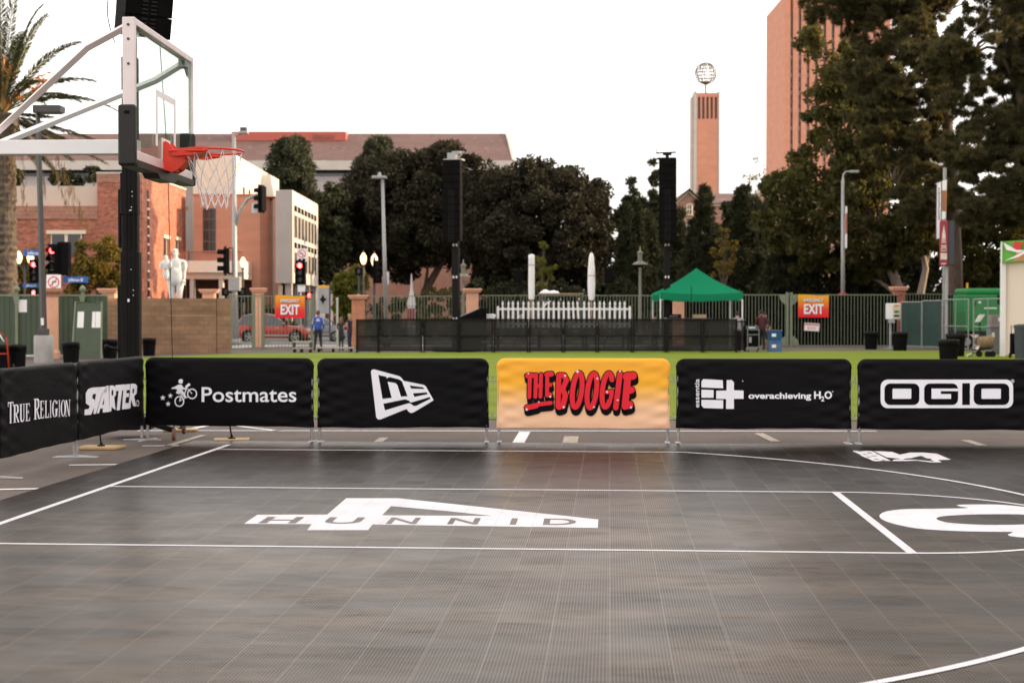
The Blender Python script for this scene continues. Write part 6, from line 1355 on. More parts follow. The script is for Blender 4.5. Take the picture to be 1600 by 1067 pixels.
def figure(name, label, cat, loc, rz, hgt, mats, arms, stance=.09, slim=1.0, sleeve='short', legs='long', hair=None, feet_apart=0, zone=None, headturn=0, parentgroup=None, single=None):
    """standing figure facing +y before turning; arms: ((elbow),(wrist)) per side in body units (1 = full height)"""
    t = thing(name, label, cat, loc, rz, parentgroup); S = hgt/1.75
    pel, sp1, che, nk = (0, 0, .95), (0, -.01, 1.13), (0, -.005, 1.33), (0, 0, 1.49)
    s = slim
    ch = [[(pel, (.155*s, .115*s)), (sp1, (.135*s, .10*s)), (che, (.165*s, .115*s)), (nk, .058), ((0, .015, 1.56), .058), ((0, .02, 1.63), (.078, .092)), ((0, .012, 1.70), (.072, .085)), ((0, .0, 1.745), .035)]]
    ftz = []
    for sd in (-1, 1):
        hip = (sd*.085*s, 0, .88); kn = (sd*(stance+.0), .02, .49); an = (sd*(stance+feet_apart), -.02, .085)
        ch.append([(pel, .13), (hip, .098*s), (L3(hip, kn, .5), .082*s), (kn, .06*s), (L3(kn, an, .35), .06*s), (an, .042), ((an[0]+sd*.01, an[1]+.10, .045), (.045, .035)), ((an[0]+sd*.02, an[1]+.17, .035), (.038, .026))])
        el, wr = arms[0 if sd < 0 else 1]; sh = (sd*.185*s, -.005, 1.405)
        ch.append([(che, .12), ((sd*.10*s, 0, 1.40), .075), (sh, .062), (L3(sh, el, .5), .05*s), (el, .041), (L3(el, wr, .4), .04), (wr, .027)])
    vs, fs = skinned(ch, 1)
    b = MB(); b.add([Vector(v)*S for v in vs], fs); nbody = len(fs)
    # hands: palm, four unequal bent fingers and a thumb from the side of the palm
    for sd in (-1, 1):
        el, wr = [Vector(q) for q in arms[0 if sd < 0 else 1]]; d = (wr-el).normalized(); side = Vector((0, 1, 0)) if abs(d.y) < .8 else Vector((0, 0, 1)); side = (side - d*side.dot(d)).normalized(); nrm = d.cross(side)
        pc_ = wr + d*.05
        b.tube([wr-d*.005, wr+d*.045, wr+d*.09], [.026, .036, .03], 8)
        for k, (ln, o_) in enumerate(((.062, .027), (.072, .009), (.068, -.009), (.052, -.026))):
            q = wr + d*.088 + side*o_; b.tube([(q), q + d*ln*.5 + nrm*sd*.006, q + d*ln + nrm*sd*.022], [.0095, .0085, .007], 6)
        q = wr + d*.035 + side*.03; b.tube([q, q + side*.028 + d*.025, q + side*.032 + d*.055], [.011, .0095, .008], 6)
    b.v = [tuple(Vector(v)*1.0) for v in b.v]
    nb = len(vs)
    b.v[nb:] = [tuple(Vector(v)*S) for v in b.v[nb:]]
    # face
    n0 = len(b.v)
    b.ball((0, .108*1, 1.635), (.012, .016, .018), 8, 6); nose_end = len(b.f)
    for sd in (-1, 1): b.ball((sd*.082, .01, 1.635), (.012, .02, .03), 8, 6)
    fe = len(b.f)
    for sd in (-1, 1): b.ball((sd*.03, .098, 1.662), (.012, .008, .008), 8, 6)
    b.ball((0, .10, 1.59), (.026, .008, .007), 8, 6)
    b.v[n0:] = [tuple(Vector(v)*S) for v in b.v[n0:]]
    # colour zones by place on the body: 0 skin 1 top 2 trousers 3 shoes 4 dark
    sh_cut = {'short': .55, 'long': .97, 'none': .12}[sleeve]
    for i, f in enumerate(b.f):
        c = Vector((0, 0, 0))
        for q in f: c += Vector(b.v[q])
        c = c/len(f)/S; z = c.z; m = 0
        if i >= fe: m = 4
        elif i >= nbody: m = 0
        else:
            arm = None
            if abs(c.x) > .155*s or (z > .6 and abs(c.y) > .16):
                sd = 0 if c.x < 0 else 1; el, wr = [Vector(q) for q in arms[sd]]; sh = Vector(((-1 if sd == 0 else 1)*.185*s, -.005, 1.405))
                def proj(a, e):
                    l = (e-a).length; tt = max(0, min(1, (c-a).dot(e-a)/l/l)); return tt, (a+(e-a)*tt-c).length
                t1, d1 = proj(sh, el); t2, d2 = proj(el, wr)
                if min(d1, d2) < .085 and (z > .98 or abs(c.x) > .2): arm = t1*.5 if d1 < d2 else .5+t2*.5
            if arm is not None and arm > .02: m = 1 if arm < sh_cut else 0
            elif z > 1.485: m = 0
            elif z > .93: m = 1
            elif z > .105: m = 2 if (legs == 'long' or z > .50) else 0
            else: m = 3
        if single is not None: m = 0
        b.m[i] = m
    mm = [single]*5 if single is not None else [mats.get('skin', M['skin']), mats['top'], mats['legs'], mats['shoes'], M['black']]
    body = b.build('body', mm, t, True)
    if hair:
        kind, hm = hair; hb = MB()
        def hs(u, v):
            a = 2*math.pi*u; e = v*math.pi/2*1.0; zz = 1.645 + .118*math.sin(e)
            front = math.sin(a) > .25
            low = .05 if front else -.06
            return Vector((.088*math.cos(a)*math.cos(e), .004 + .102*math.sin(a)*math.cos(e), (1.645+low*(1-v)) + .112*math.sin(e)*(1-.0)))*S
        hb.grid(hs, 20, 6)
        if kind == 'long':
            for k in range(14):
                a = math.pi*(.98 + 1.04*k/13); x, y = .080*math.cos(a), .090*math.sin(a); hb.tube([Vector((x, y, 1.68))*S, Vector((x*1.1, y*1.1-.005, 1.56))*S, Vector((x*1.15, y*1.05-.02, 1.45))*S, Vector((x*.9, y-.03, 1.36))*S], [.022*S, .028*S, .026*S, .008*S], 6)
        if kind == 'bun': hb.ball(tuple(Vector((0, -.10, 1.74))*S), .045*S)
        if kind == 'cap': hb.tube([Vector((0, .07, 1.70))*S, Vector((0, .17, 1.685))*S], [.07*S, .05*S], 8)
        hb.build('hair' if kind != 'cap' else 'cap', hm, t, True)
    return t
C_ = lambda n, c, r=.8: mat(n, c, r, var=.15, vs=9)
blk_ = C_('black_cloth', (.012, .011, .013)); blue_ = C_('royal_blue_jacket', (.012, .07, .36), .55); hairb = C_('brown_hair', (.05, .03, .018)); hairbl = C_('blonde_hair', (.30, .19, .09)); shoe = C_('dark_shoes', (.02, .018, .018))
down = ((-.235, -.03, 1.13), (-.225, .03, .90)), ((.235, -.03, 1.13), (.225, .03, .90))
akimbo = ((-.255, -.04, 1.14), (-.225, .05, .93)), ((.255, -.04, 1.14), (.225, .05, .93))
p1 = gp(497, 548.5); f1 = figure('person', 'man in royal blue jacket and black trousers seen from behind near the gate', 'person', p1, R(8), 1.83, dict(top=blue_, legs=blk_, shoes=shoe), akimbo, .11, 1.06, 'long', 'long', ('short', hairb), .04)
b = MB()
for sd in (-1, 1): b.tube([(sd*.205, -.05, 1.46), (sd*.248, -.085, 1.34), (sd*.262, -.085, 1.22)], .012, 5)
b.build('sleeve_stripe', M['whitep'], f1); b = MB(); b.box(-.09, .09, -.136, -.130, 1.36, 1.40); b.box(-.05, .05, -.137, -.131, 1.42, 1.47); b.build('back_print', M['whitep'], f1)
p2 = gp(533, 548.5); floral = mat('dark_floral_cloth', (.03, .02, .025), .8, var=.8, vs=18)
figure('person', 'girl in dark floral top and leggings seen from behind between two adults', 'person', p2, R(-10), 1.55, dict(top=floral, legs=C_('dark_teal_leggings', (.018, .03, .035)), shoes=shoe), (((-.22, .05, 1.16), (-.12, .20, 1.12)), ((.22, .05, 1.16), (.12, .20, 1.12))), .075, .9, 'long', 'long', ('long', C_('light_brown_hair', (.15, .085, .045))))
p3 = gp(546.5, 548.5); figure('person', 'blonde woman in dark blue sleeveless top raising her hands to her chest', 'person', p3, R(62), 1.70, dict(top=C_('navy_top', (.012, .015, .03)), legs=C_('navy_jeans', (.016, .022, .04)), shoes=C_('pale_shoes', (.35, .3, .27))), (((-.215, .06, 1.14), (-.13, .24, 1.22)), ((.215, .06, 1.14), (.13, .24, 1.22))), .07, .88, 'none', 'long', ('long', hairbl))
p4 = Vector((xat(1152, 66), 66, 0)); figure('person', 'man in grey t-shirt with bowed head behind the mesh barrier by the canopy', 'person', p4, R(-14), 1.80, dict(top=C_('heather_grey_shirt', (.26, .24, .26)), legs=blk_, shoes=shoe), (((-.26, .03, 1.14), (-.18, .24, 1.02)), ((.26, .03, 1.14), (.30, .20, 1.0))), .09, 1.3, 'short', 'long', ('short', blk_))
p5 = gp(1189.5, 547); figure('person', 'man in maroon t-shirt and black cap seen from behind next to the totes', 'person', p5, R(-6), 1.86, dict(top=C_('maroon_shirt', (.07, .010, .018)), legs=blk_, shoes=shoe), akimbo, .10, 1.12, 'short', 'long', ('short', blk_), .02)
p6 = gp(1199.5, 546.6) + Vector((0, .7, 0)); figure('person', 'man in dark shirt and shorts half hidden behind the man in maroon', 'person', p6, R(150), 1.70, dict(top=C_('charcoal_shirt', (.02, .02, .028)), legs=blk_, shoes=shoe), akimbo, .09, 1.0, 'short', 'shorts', ('short', hairb))
p7 = Vector((xat(1023, 66.5), 66.6, 0)); figure('person', 'person sitting low under the canopy edge with only the head showing', 'person', p7, R(200), 1.58, dict(top=blk_, legs=blk_, shoes=shoe), down, .09, 1.0, 'short', 'long', ('short', hairb))
# statue: larger than life, pale stone, with a child on its arm
M['stone'] = mat('pale_grey_stone', (.62, .62, .61), .85, var=.12, vs=3, bmp=.3, bs=14)
ps = Vector((xat(275, 66), 66.0, 1.80)); stt = figure('statue', 'pale grey stone statue of a man carrying a child, behind the block wall', 'statue', ps, R(174), 2.78, {}, (((-.26, .0, 1.14), (-.27, .06, .88)), ((.30, .05, 1.14), (.22, .22, 1.20))), .11, 1.5, 'long', 'long', ('short', M['stone']), .0, single=M['stone'])
vs_, fs_ = skinned([[((0, 0, 0), .13), ((0, 0, .22), .12), ((0, 0, .38), .12), ((0, 0, .48), .055), ((0, .01, .58), .085), ((0, 0, .67), .06)], [((0, 0, 0), .13), ((-.03, .06, -.16), .10), ((-.04, .08, -.30), .06)], [((0, 0, .38), .09), ((-.16, .02, .36), .055), ((-.17, .12, .15), .045)], [((0, 0, .38), .09), ((.16, .02, .36), .055), ((.17, .12, .15), .045)]])
b = MB(); b.add([(v.x*1.35+.40, v.y*1.3+.14, v.z*1.2+1.72) for v in vs_], fs_); b.build('child', M['stone'], stt, True)
b = MB(); b.lathe([(.30, 1.16), (.30, 1.5), (.27, 1.95)], 18); b.v = [(x*1.1, y*.72, z) for x, y, z in b.v]; b.build('coat', M['stone'], stt, True)
b = MB(); b.bbox(-.75, .75, -.5, .5, -1.8, -.003, .03); b.build('plinth', M['concrete'], stt)
# ---- cars behind the gate
def car(label, px0, px1, Y, paint, stations, wheels, hw, nose_right, group, wheel_r=.36, zf=1.0):
    """stations: (x fraction, sill z, belt z, roof z); roof = belt where there is no cabin"""
    L = (px1-px0)*Y/F; t = thing('parked_car', label, 'car', ((xat(px0, Y)+xat(px1, Y))/2, Y, 0.008)); t['group'] = group
    def prof(s):
        x, zs_, zb_, zr_ = s; x = (x-.5)*L; e = abs(s[0]-.5)*2; w_ = hw*(1-.10*max(0, e-.7)/.3); cab = zr_ > zb_ + .02
        wr_ = w_*.76 if cab else w_*.90; zt2 = zr_ if cab else zb_
        return [(x, -w_*.92, zs_), (x, -w_, zs_+.18), (x, -w_*1.01, (zs_+zb_)/2), (x, -w_*.97, zb_), (x, -wr_, zt2-.03 if cab else zb_+.01), (x, -wr_*.6, zt2+.015), (x, wr_*.6, zt2+.015), (x, wr_, zt2-.03 if cab else zb_+.01), (x, w_*.97, zb_), (x, w_*1.01, (zs_+zb_)/2), (x, w_, zs_+.18), (x, w_*.92, zs_)]
    P = [prof(s) for s in stations]; b = MB(); g = MB(); n = 12
    for i in range(len(P)-1):
        cab = stations[i][3] > stations[i][2]+.02 or stations[i+1][3] > stations[i+1][2]+.02; both = stations[i][3] > stations[i][2]+.02 and stations[i+1][3] > stations[i+1][2]+.02
        for j in range(n):
            q = [P[i][j], P[i+1][j], P[i+1][(j+1) % n], P[i][(j+1) % n]]
            if j == 11: b.add(q, [(0, 1, 2, 3)], 1); continue
            glass_side = j in (3, 7) and cab; screen = cab and not both and j in (4, 5, 6)
            (g if (glass_side or screen) else b).add(q, [(0, 1, 2, 3)], 0)
    b.add(P[0], [list(range(n))], 0); b.add(P[-1], [list(range(n))[::-1]], 0)
    bo = b.build('body', [paint, M['black']], t); bm = bmesh.new(); bm.from_mesh(bo.data); bmesh.ops.remove_doubles(bm, verts=bm.verts, dist=.001); bmesh.ops.recalc_face_normals(bm, faces=bm.faces); bm.to_mesh(bo.data); bm.free(); shade_auto(bo, 50)
    g.build('windows', M['carglass'], t)
    b = MB()
    for i, s in enumerate(stations):                         # pillars
        if s[3] > s[2]+.02 and (i % 2 == 1 or i in ()):
            for sg in (3, 7): p, q = Vector(P[i][sg]), Vector(P[i][sg+1]); b.tube([p, q], .035, 5)
    b.build('pillar', paint, t)
    for wx in wheels:
        x = (wx-.5)*L
        for sd in (-1, 1):
            y = sd*(hw*.99)
            a = MB(); a.tube([(x, y-sd*.03+sd*.035, wheel_r+.03), (x, y-sd*.2, wheel_r+.03)], wheel_r+.07, 22); ar = a.build('wheel_arch', M['black'], t)
            b = MB(); b.tube([(x, y+sd*.022, wheel_r), (x, y-sd*.2, wheel_r)], wheel_r, 22); w_ = b.build('wheel', M['rubber'], t)
            c = MB(); c.tube([(x, y+sd*.026, wheel_r), (x, y+sd*.0225, wheel_r)], wheel_r*.30, 10)
            for k in range(5):
                a0 = 2*math.pi*k/5+.3; dv_ = Vector((math.cos(a0), 0, math.sin(a0))); c.tube([Vector((x, y+sd*.025, wheel_r)) + dv_*wheel_r*.15, Vector((x, y+sd*.025, wheel_r)) + dv_*wheel_r*.62], [.05, .045], 5)
            n_ = 20; ring = [(x+q*math.cos(2*math.pi*k/n_), y+sd*.027, wheel_r+q*math.sin(2*math.pi*k/n_)) for q in (wheel_r*.68, wheel_r*.58) for k in range(n_)]; c.add(ring, [(k, (k+1) % n_, n_+(k+1) % n_, n_+k) for k in range(n_)])
            c.build('rim', M['galv'], w_)
    fx = L*.5*(1 if nose_right else -1); zl = stations[len(stations)//2][2]
    for sd in (-1, 1):
        b = MB(); b.bbox(fx*.945-.12, fx*.945+.12, sd*hw*.72-.2, sd*hw*.72+.2, zl-.34, zl-.16, .05); b.build('headlight', mat('headlight_lens', (.6, .58, .55), .15) if 'headlight_lens' not in bpy.data.materials else bpy.data.materials['headlight_lens'], t)
        b = MB(); b.bbox(-fx*.975-.08, -fx*.975+.08, sd*hw*.78-.15, sd*hw*.78+.15, zl-.26, zl-.06, .04); b.build('tail_light', M['lredoff'], t)
        b = MB(); b.bbox(fx*.28-.09, fx*.28+.09, sd*hw*1.04-.08, sd*hw*1.04+.08, zl+.02, zl+.15, .03); b.build('mirror', paint, t)
    b = MB(); b.box(-L*.30, L*.30, -hw*1.015, -hw*1.005, .42, .5); b.build('side_trim', M['grey'], t)
    b = MB(); b.bbox(fx*.97-.1, fx*.97+.1, -hw*.9, hw*.9, .32, .52, .05); b.bbox(-fx*.97-.1, -fx*.97+.1, -hw*.9, hw*.9, .32, .52, .05); b.build('bumper', M['grey'], t)
    for xx in (-.16, .05): MB().box(xx*L-.09, xx*L+.09, -hw*1.02, -hw*1.004, zl-.16, zl-.12).build('door_handle', M['grey'], t)
    return t
M['carglass'] = mat('car_window_glass', (.035, .045, .05), .08, var=0, spec=.8); M['lredoff'] = mat('red_lamp_plastic', (.45, .01, .02), .25)
def paintm(n, c): m = mat(n, c, .28, .15, var=.03); m.node_tree.nodes['Principled BSDF'].inputs['Coat Weight'].default_value = .6; return m
car('red compact SUV with grey bumpers seen through the gate bars', 371, 489, 84.0, paintm('red_car_paint', (.36, .022, .012)), [(0, .42, .75, .75), (.015, .36, .98, 1.0), (.04, .33, 1.02, 1.35), (.09, .32, 1.03, 1.58), (.22, .30, 1.03, 1.68), (.40, .30, 1.02, 1.69), (.52, .30, 1.01, 1.60), (.67, .30, 1.0, 1.02), (.78, .30, .97, .97), (.92, .32, .88, .88), (.98, .36, .76, .76), (1, .42, .6, .6)], (.19, .79), .87, True, 'cars on the street behind the gate', .36)
car('grey sedan pulled up behind the red car near the people', 455, 545, 88.5, paintm('grey_car_paint', (.20, .21, .23)), [(0, .42, .7, .7), (.02, .34, .90, .90), (.10, .30, .95, .95), (.2, .29, .98, 1.0), (.33, .29, .99, 1.38), (.45, .29, .99, 1.46), (.58, .29, .98, 1.44), (.72, .29, .97, 1.2), (.82, .30, .97, .98), (.93, .30, .96, .96), (.985, .34, .92, .92), (1, .42, .7, .7)], (.2, .80), .86, False, 'cars on the street behind the gate', .33)
# ================================================================== crowd barriers with printed covers
def cloth_black():
    m, t, b = nodes('black_cover_fabric'); b.inputs['Roughness'].default_value = .55; b.inputs['Specular IOR Level'].default_value = .13
    n = noise(t, 2.2, 5); c = mixc(t, ramp(t, n, .3, .75), (.0012, .0009, .0016), (.0026, .0020, .0032)); t.links.new(c, b.inputs['Base Color'])
    b.inputs['Sheen Weight'].default_value = .01; b.inputs['Sheen Roughness'].default_value = .5
    w1 = noise(t, 3.2, 3, (.7, 1, 3.2)); w2 = noise(t, 11, 3, (.5, 1, 1.6))
    bump(t, b, math_(t, 'ADD', w1, math_(t, 'MULTIPLY', w2, .22)), .20, .03); return m
M['cover'] = cloth_black()
M['coverorange'] = gradmat('orange_gradient_cover', [(0, (.90, .55, .36)), (.25, (.92, .57, .33)), (.45, (.94, .50, .15)), (.62, (.96, .47, .035)), (1, (.93, .42, .04))], .25, 1.1, nb=.10)
M['print'] = mat('white_print', (.86, .85, .91), .6, var=.04)
M['printred'] = mat('red_print', (.78, .002, .018), .55, var=.05)
M['printblk'] = mat('black_print', (.004, .003, .005), .7, var=0, spec=.1)
CT = .031                                    # half thickness of the cover
def barrier(label, xl, xr, P0, P1, orange=False, hgt=1.115, seed=1):
    """P0, P1: feet of the two legs on the ground"""
    P0, P1 = Vector(P0), Vector(P1); D = (P1-P0).normalized(); L = (P1-P0).length; mid = (P0+P1)/2
    rz = math.atan2(D.y, D.x)
    t = thing('crowd_barrier', label, 'barrier', mid, rz, 'covered crowd barriers round the court')
    rnd = random.Random(seed); W = L/2 + .045; r = .115; zb = .205; zt = hgt
    # steel frame inside the cover, legs and feet below it
    b = MB(); fw = W - .035; zz = zt - .03
    pts = [(-fw, 0, .03), (-fw, 0, zz - .1)] + [(-fw + .1 - .1*math.cos(a), 0, zz - .1 + .1*math.sin(a)) for a in [R(22.5), R(45), R(67.5), R(90)]]
    pts += [(-x, y, z) for x, y, z in pts[::-1]]
    b.tube(pts, .0195, 10); b.tube([(-fw, 0, .24), (fw, 0, .24)], .016, 8)
    for k in range(1, 9): b.tube([(-fw + 2*fw*k/9, 0, .24), (-fw + 2*fw*k/9, 0, zz)], .008, 6)
    shade_auto(b.build('frame', M['galv'], t))
    for s in (-1, 1):
        f = MB(); x = s*fw
        f.add([(x-.03, -.26, .004), (x+.03, -.26, .004), (x+.03, .26, .004), (x-.03, .26, .004),
               (x-.022, -.25, .012), (x+.022, -.25, .012), (x+.026, -.05, .022), (x+.026, .05, .022), (x+.022, .25, .012), (x-.022, .25, .012), (x-.026, .05, .022), (x-.026, -.05, .022)],
              [(3, 2, 1, 0), (4, 5, 6, 11), (11, 6, 7, 10), (10, 7, 8, 9), (0, 1, 5, 4), (2, 3, 9, 8), (1, 2, 8, 7, 6, 5), (3, 0, 4, 11, 10, 9)])
        f.build('foot', M['grey'], t)
        h = MB()                                                # hook and eye that couple it to its neighbour
        for z in (.35, .82):
            h.tube([(s*(fw+.02), 0, z), (s*(fw+.075), 0, z), (s*(fw+.075), 0, z+(.06 if s > 0 else -.06))], .008, 6)
        h.build('coupling_hook', M['galv'], t)
    # cover: a sleeve pulled over the frame, drawn tight at the lower corners
    c = MB(); nu, nv = 90, 36
    ph = [rnd.uniform(0, 6.28) for _ in range(8)]
    def half(z):
        if z > zt - r: return W - r + math.sqrt(max(0, r*r - (z - zt + r)**2))
        return W - .010*math.sin(math.pi*(z-zb)/(zt-zb))
    def surf(side):
        def fn(u, v):
            # rows crowd towards the rounded top
            z = zb + (zt-zb)*(v if v < .6 else .6 + .4*(1-(1-(v-.6)/.4)**1.6))
            hw = half(z); x = -hw + 2*hw*u; e = min(u, 1-u)*2*hw
            edge = min(1, e/.06); top = min(1, max(0, (zt - z))/.05)
            th = CT*math.sqrt(max(0, 1-(1-edge)**2))*math.sqrt(max(0, 1-(1-top)**2))
            # tension folds running in from both ends
            f = 0
            for k, cx in enumerate((-hw, hw)):
                d = abs(x-cx); zz_ = z - (zb+.12 + .25*(k == (seed % 2)))
                f += .007*math.exp(-d/.34)*math.sin(34*(zz_ - .30*d*(1 if k == 0 else .7)) + ph[k]) * edge
                zz2 = z - (zt-.18); f += .006*math.exp(-d/.28)*math.sin(40*(zz2 + .35*d) + ph[k+2])*edge
            f += .0022*math.sin(7*x+ph[4])*math.sin(9*z+ph[5])*edge
            if z < zb + .06: f -= .006*(1-(z-zb)/.06)
            hem = .004*math.sin(3.2*x+ph[6])*(1-v)**6 + .0025*math.sin(11*x+ph[7])*(1-v)**8
            return (x, side*(th) - f*(1 if side < 0 else -.6)*top, z + hem)
        return fn
    c.grid(surf(-1), nu, nv); c.grid(surf(1), nu, nv)
    n1 = (nu+1)*(nv+1)
    for j in range(nv+1, nv+1): pass
    for f_i in range(len(c.f)//2, len(c.f)): c.f[f_i] = c.f[f_i][::-1]
    cov = c.build('banner_cover', M['coverorange' if orange else 'cover'], t, True)
    t['_rz'] = rz; return t, mid, D
def logo(t, mid, D, polys, m, off, name='emblem', holes=True):
    """printed flat on the front of the cover: polys are lists of loops in photo pixels"""
    b = MB(); n = Vector((D.y, -D.x, 0))
    if n.y > 0 and abs(D.x) > .5: n = -n
    for loops in polys:
        L = []
        for lp in loops:
            q = []
            for p in lp:
                w_ = planept(p[0], p[1], mid + n*(CT+off), D); rel = w_ - mid; q.append((rel.dot(D), rel.z))
            L.append(q)
        vs, fs = fill2d(L)
        b.add([(x, -(CT+off), z) for x, z in vs], fs)
    o = b.build(name, m, t); return o
def textpx(word, x0, x1, y0, y1, bold=0, shear=0, slope=0, space=1):
    """a word fitted into a pixel rectangle (y0 top, y1 baseline of capitals); slope: rise of the line per pixel"""
    vs, fs = ftext(word, 1, bold, shear, 1, 'LEFT', space)
    xs = [v[0] for v in vs]; a, b = min(xs), max(xs)
    cap = .73
    out = []
    for x, y in vs:
        px = x0 + (x-a)/(b-a)*(x1-x0); out.append((px, y1 - y/cap*(y1-y0) + slope*(px-x0)))
    return out, fs
def logotext(t, mid, D, groups, m, off, name='lettering'):
    b = MB(); n = Vector((D.y, -D.x, 0))
    for vs, fs in groups:
        q = []
        for p in vs:
            w_ = planept(p[0], p[1], mid + n*(CT+off), D); rel = w_ - mid; q.append((rel.dot(D), -(CT+off), rel.z))
        b.add(q, fs)
    return b.build(name, m, t)
def ellipse(cx, cy, rx, ry, n=28, a0=0, a1=360, rot=0):
    out = []
    for i in range(n + (0 if a1-a0 == 360 else 1)):
        a = R(a0 + (a1-a0)*i/n); x, y = rx*math.cos(a), ry*math.sin(a)
        out.append((cx + x*math.cos(R(rot)) - y*math.sin(R(rot)), cy + x*math.sin(R(rot)) + y*math.cos(R(rot))))
    return out
def rrect(x0, x1, y0, y1, r, n=5):
    out = []
    for cx, cy, s in ((x1-r, y1-r, 0), (x0+r, y1-r, 90), (x0+r, y0+r, 180), (x1-r, y0+r, 270)):
        for i in range(n+1):
            a = R(s + 90*i/n); out.append((cx + r*math.cos(a), cy + r*math.sin(a)))
    return out
def bar(x0, y0, x1, y1, w0, w1=None):
    w1 = w0 if w1 is None else w1; dx, dy = x1-x0, y1-y0; l = math.hypot(dx, dy); nx, ny = -dy/l/2, dx/l/2
    return [(x0+nx*w0, y0+ny*w0), (x1+nx*w1, y1+ny*w1), (x1-nx*w1, y1-ny*w1), (x0-nx*w0, y0-ny*w0)]
def star(cx, cy, r):
    return [(cx + (r if i % 2 == 0 else r*.42)*math.sin(math.pi*i/5), cy - (r if i % 2 == 0 else r*.42)*math.cos(math.pi*i/5)) for i in range(10)]
# -- six along the far side and along the baseline
K = H*F
PA0, PA1 = gp(232, 687.5), gp(486, 691.5)
A = barrier('black covered barrier with cyclist and three stars emblem', 0, 0, PA0, PA1, seed=3)
def c1(x, y): return (220 + x*280/1600, 550 + y*150/857)
def C1(L): return [c1(*p) for p in L]
bike = [[ellipse(*c1(344, 440), 7.7, 8.6), ellipse(*c1(344, 440), 5.9, 6.6)], [ellipse(*c1(458, 372), 7.9, 8.3), ellipse(*c1(458, 372), 6.1, 6.4)],
        [C1([(335, 258), (345, 243), (362, 240), (376, 248), (378, 258), (372, 262), (374, 276), (360, 283), (345, 278), (336, 268)])],
        [C1([(336, 290), (362, 290), (384, 318), (412, 318), (420, 328), (400, 336), (376, 332), (368, 352), (330, 345), (318, 330), (272, 326), (276, 318), (300, 310), (312, 304)])],
        [C1([(322, 344), (345, 330), (380, 350), (398, 380), (410, 410), (394, 412), (380, 384), (352, 366), (324, 372)])],
        [C1([(316, 350), (340, 362), (352, 376), (330, 374), (316, 366)])],
        [C1(bar(410, 320, 380, 400, 9))], [C1(bar(345, 440, 372, 372, 7))], [C1(bar(344, 440, 398, 408, 7))], [C1(bar(420, 330, 458, 372, 7))], [C1(bar(352, 376, 392, 404, 6))], [C1(bar(344, 440, 350, 408, 4))],
        [C1([(395, 304), (430, 275), (444, 292), (410, 322), (400, 316)])], [C1(bar(398, 404, 420, 402, 7))],
        [star(*c1(196, 408), 4.6)], [star(*c1(264, 390), 4.4)], [star(*c1(244, 462), 4.4)]]
for k, lp in enumerate(bike): pass
logo(*A, bike, M['print'], .010)
logotext(*A, [textpx('Postmates', 315, 463, 603.5, 627.5, .010)], M['print'], .010)
B = barrier('black covered barrier with white flag-shaped N and E emblem', 0, 0, gp(501, 692), gp(759, 692), seed=4)
def c3(L): return [(560 + x*140/1358, 560 + y*110/1067) for x, y in L]
logo(*B, [[c3([(190, 200), (205, 172), (240, 165), (600, 262), (640, 280), (690, 340), (990, 400), (1020, 420), (1140, 630), (1120, 645), (830, 820), (790, 824), (760, 805), (735, 768), (700, 775), (340, 920), (300, 925), (270, 890)]),
               c3([(302, 250), (420, 275), (432, 305), (445, 290), (480, 282), (620, 318), (660, 345), (745, 572), (645, 576), (590, 400), (560, 372), (442, 352), (505, 596), (365, 612)]),
               c3([(378, 684), (710, 618), (770, 640), (790, 668), (840, 655), (1080, 584), (1092, 610), (880, 716), (840, 720), (800, 690), (770, 676), (720, 690), (402, 786)]),
               c3([(775, 408), (980, 436), (1000, 462), (800, 456)]), c3([(825, 528), (1035, 512), (1050, 540), (850, 582)])]], M['print'], .010)
Cc = barrier('orange to peach covered barrier with red bubble lettering', 0, 0, gp(781, 692), gp(1042, 693), orange=True, seed=6)
# red bubble letters: fat strokes with round ends over a black outline and drop
def c4(x, y): return (800 + x*210/1600, 560 + y*100/762)
ST = []      # polylines in crop pixels with stroke width
ST += [([(185, 205), (240, 202)], 60), ([(212, 200), (206, 460)], 44), ([(285, 195), (278, 455)], 44), ([(346, 190), (338, 455)], 42), ([(285, 330), (346, 322)], 46), ([(415, 190), (470, 185)], 58), ([(420, 200), (418, 440)], 44), ([(420, 318), (455, 312)], 50), ([(420, 435), (455, 430)], 52)]
ST += [([(180, 580), (320, 545), (460, 528)], 46), ([(180, 585), (290, 560)], 62)]
ST += [([(556, 215), (548, 570)], 58), ([(560, 200), (618, 200), (650, 255), (610, 350)], 58), ([(600, 360), (636, 440), (606, 565), (556, 580)], 60)]
def ell_line(cx, cy, rx, ry, a0, a1, lean, n=20):
    return [(cx + rx*math.cos(R(a0+(a1-a0)*i/n)) + lean*math.sin(R(a0+(a1-a0)*i/n)), cy - ry*math.sin(R(a0+(a1-a0)*i/n))) for i in range(n+1)]
ST += [(ell_line(776, 378, 54, 205, 0, 360, 24), 56), (ell_line(952, 384, 54, 205, 0, 360, 24), 56)]
ST += [(ell_line(1132, 378, 56, 202, 38, 322, 22), 56), ([(1130, 400), (1190, 392), (1178, 470)], 46)]
ST += [([(1285, 180), (1236, 585)], 62), ([(1365, 215), (1440, 205)], 92), ([(1380, 200), (1345, 570)], 78), ([(1365, 385), (1420, 375)], 80), ([(1350, 560), (1400, 550)], 90)]
def stroke_loops(pts, wd):
    out = []
    for i in range(len(pts)-1): out.append(bar(*pts[i], *pts[i+1], wd))
    for p in pts: out.append(ellipse(p[0], p[1], wd/2, wd/2, 14))
    return out
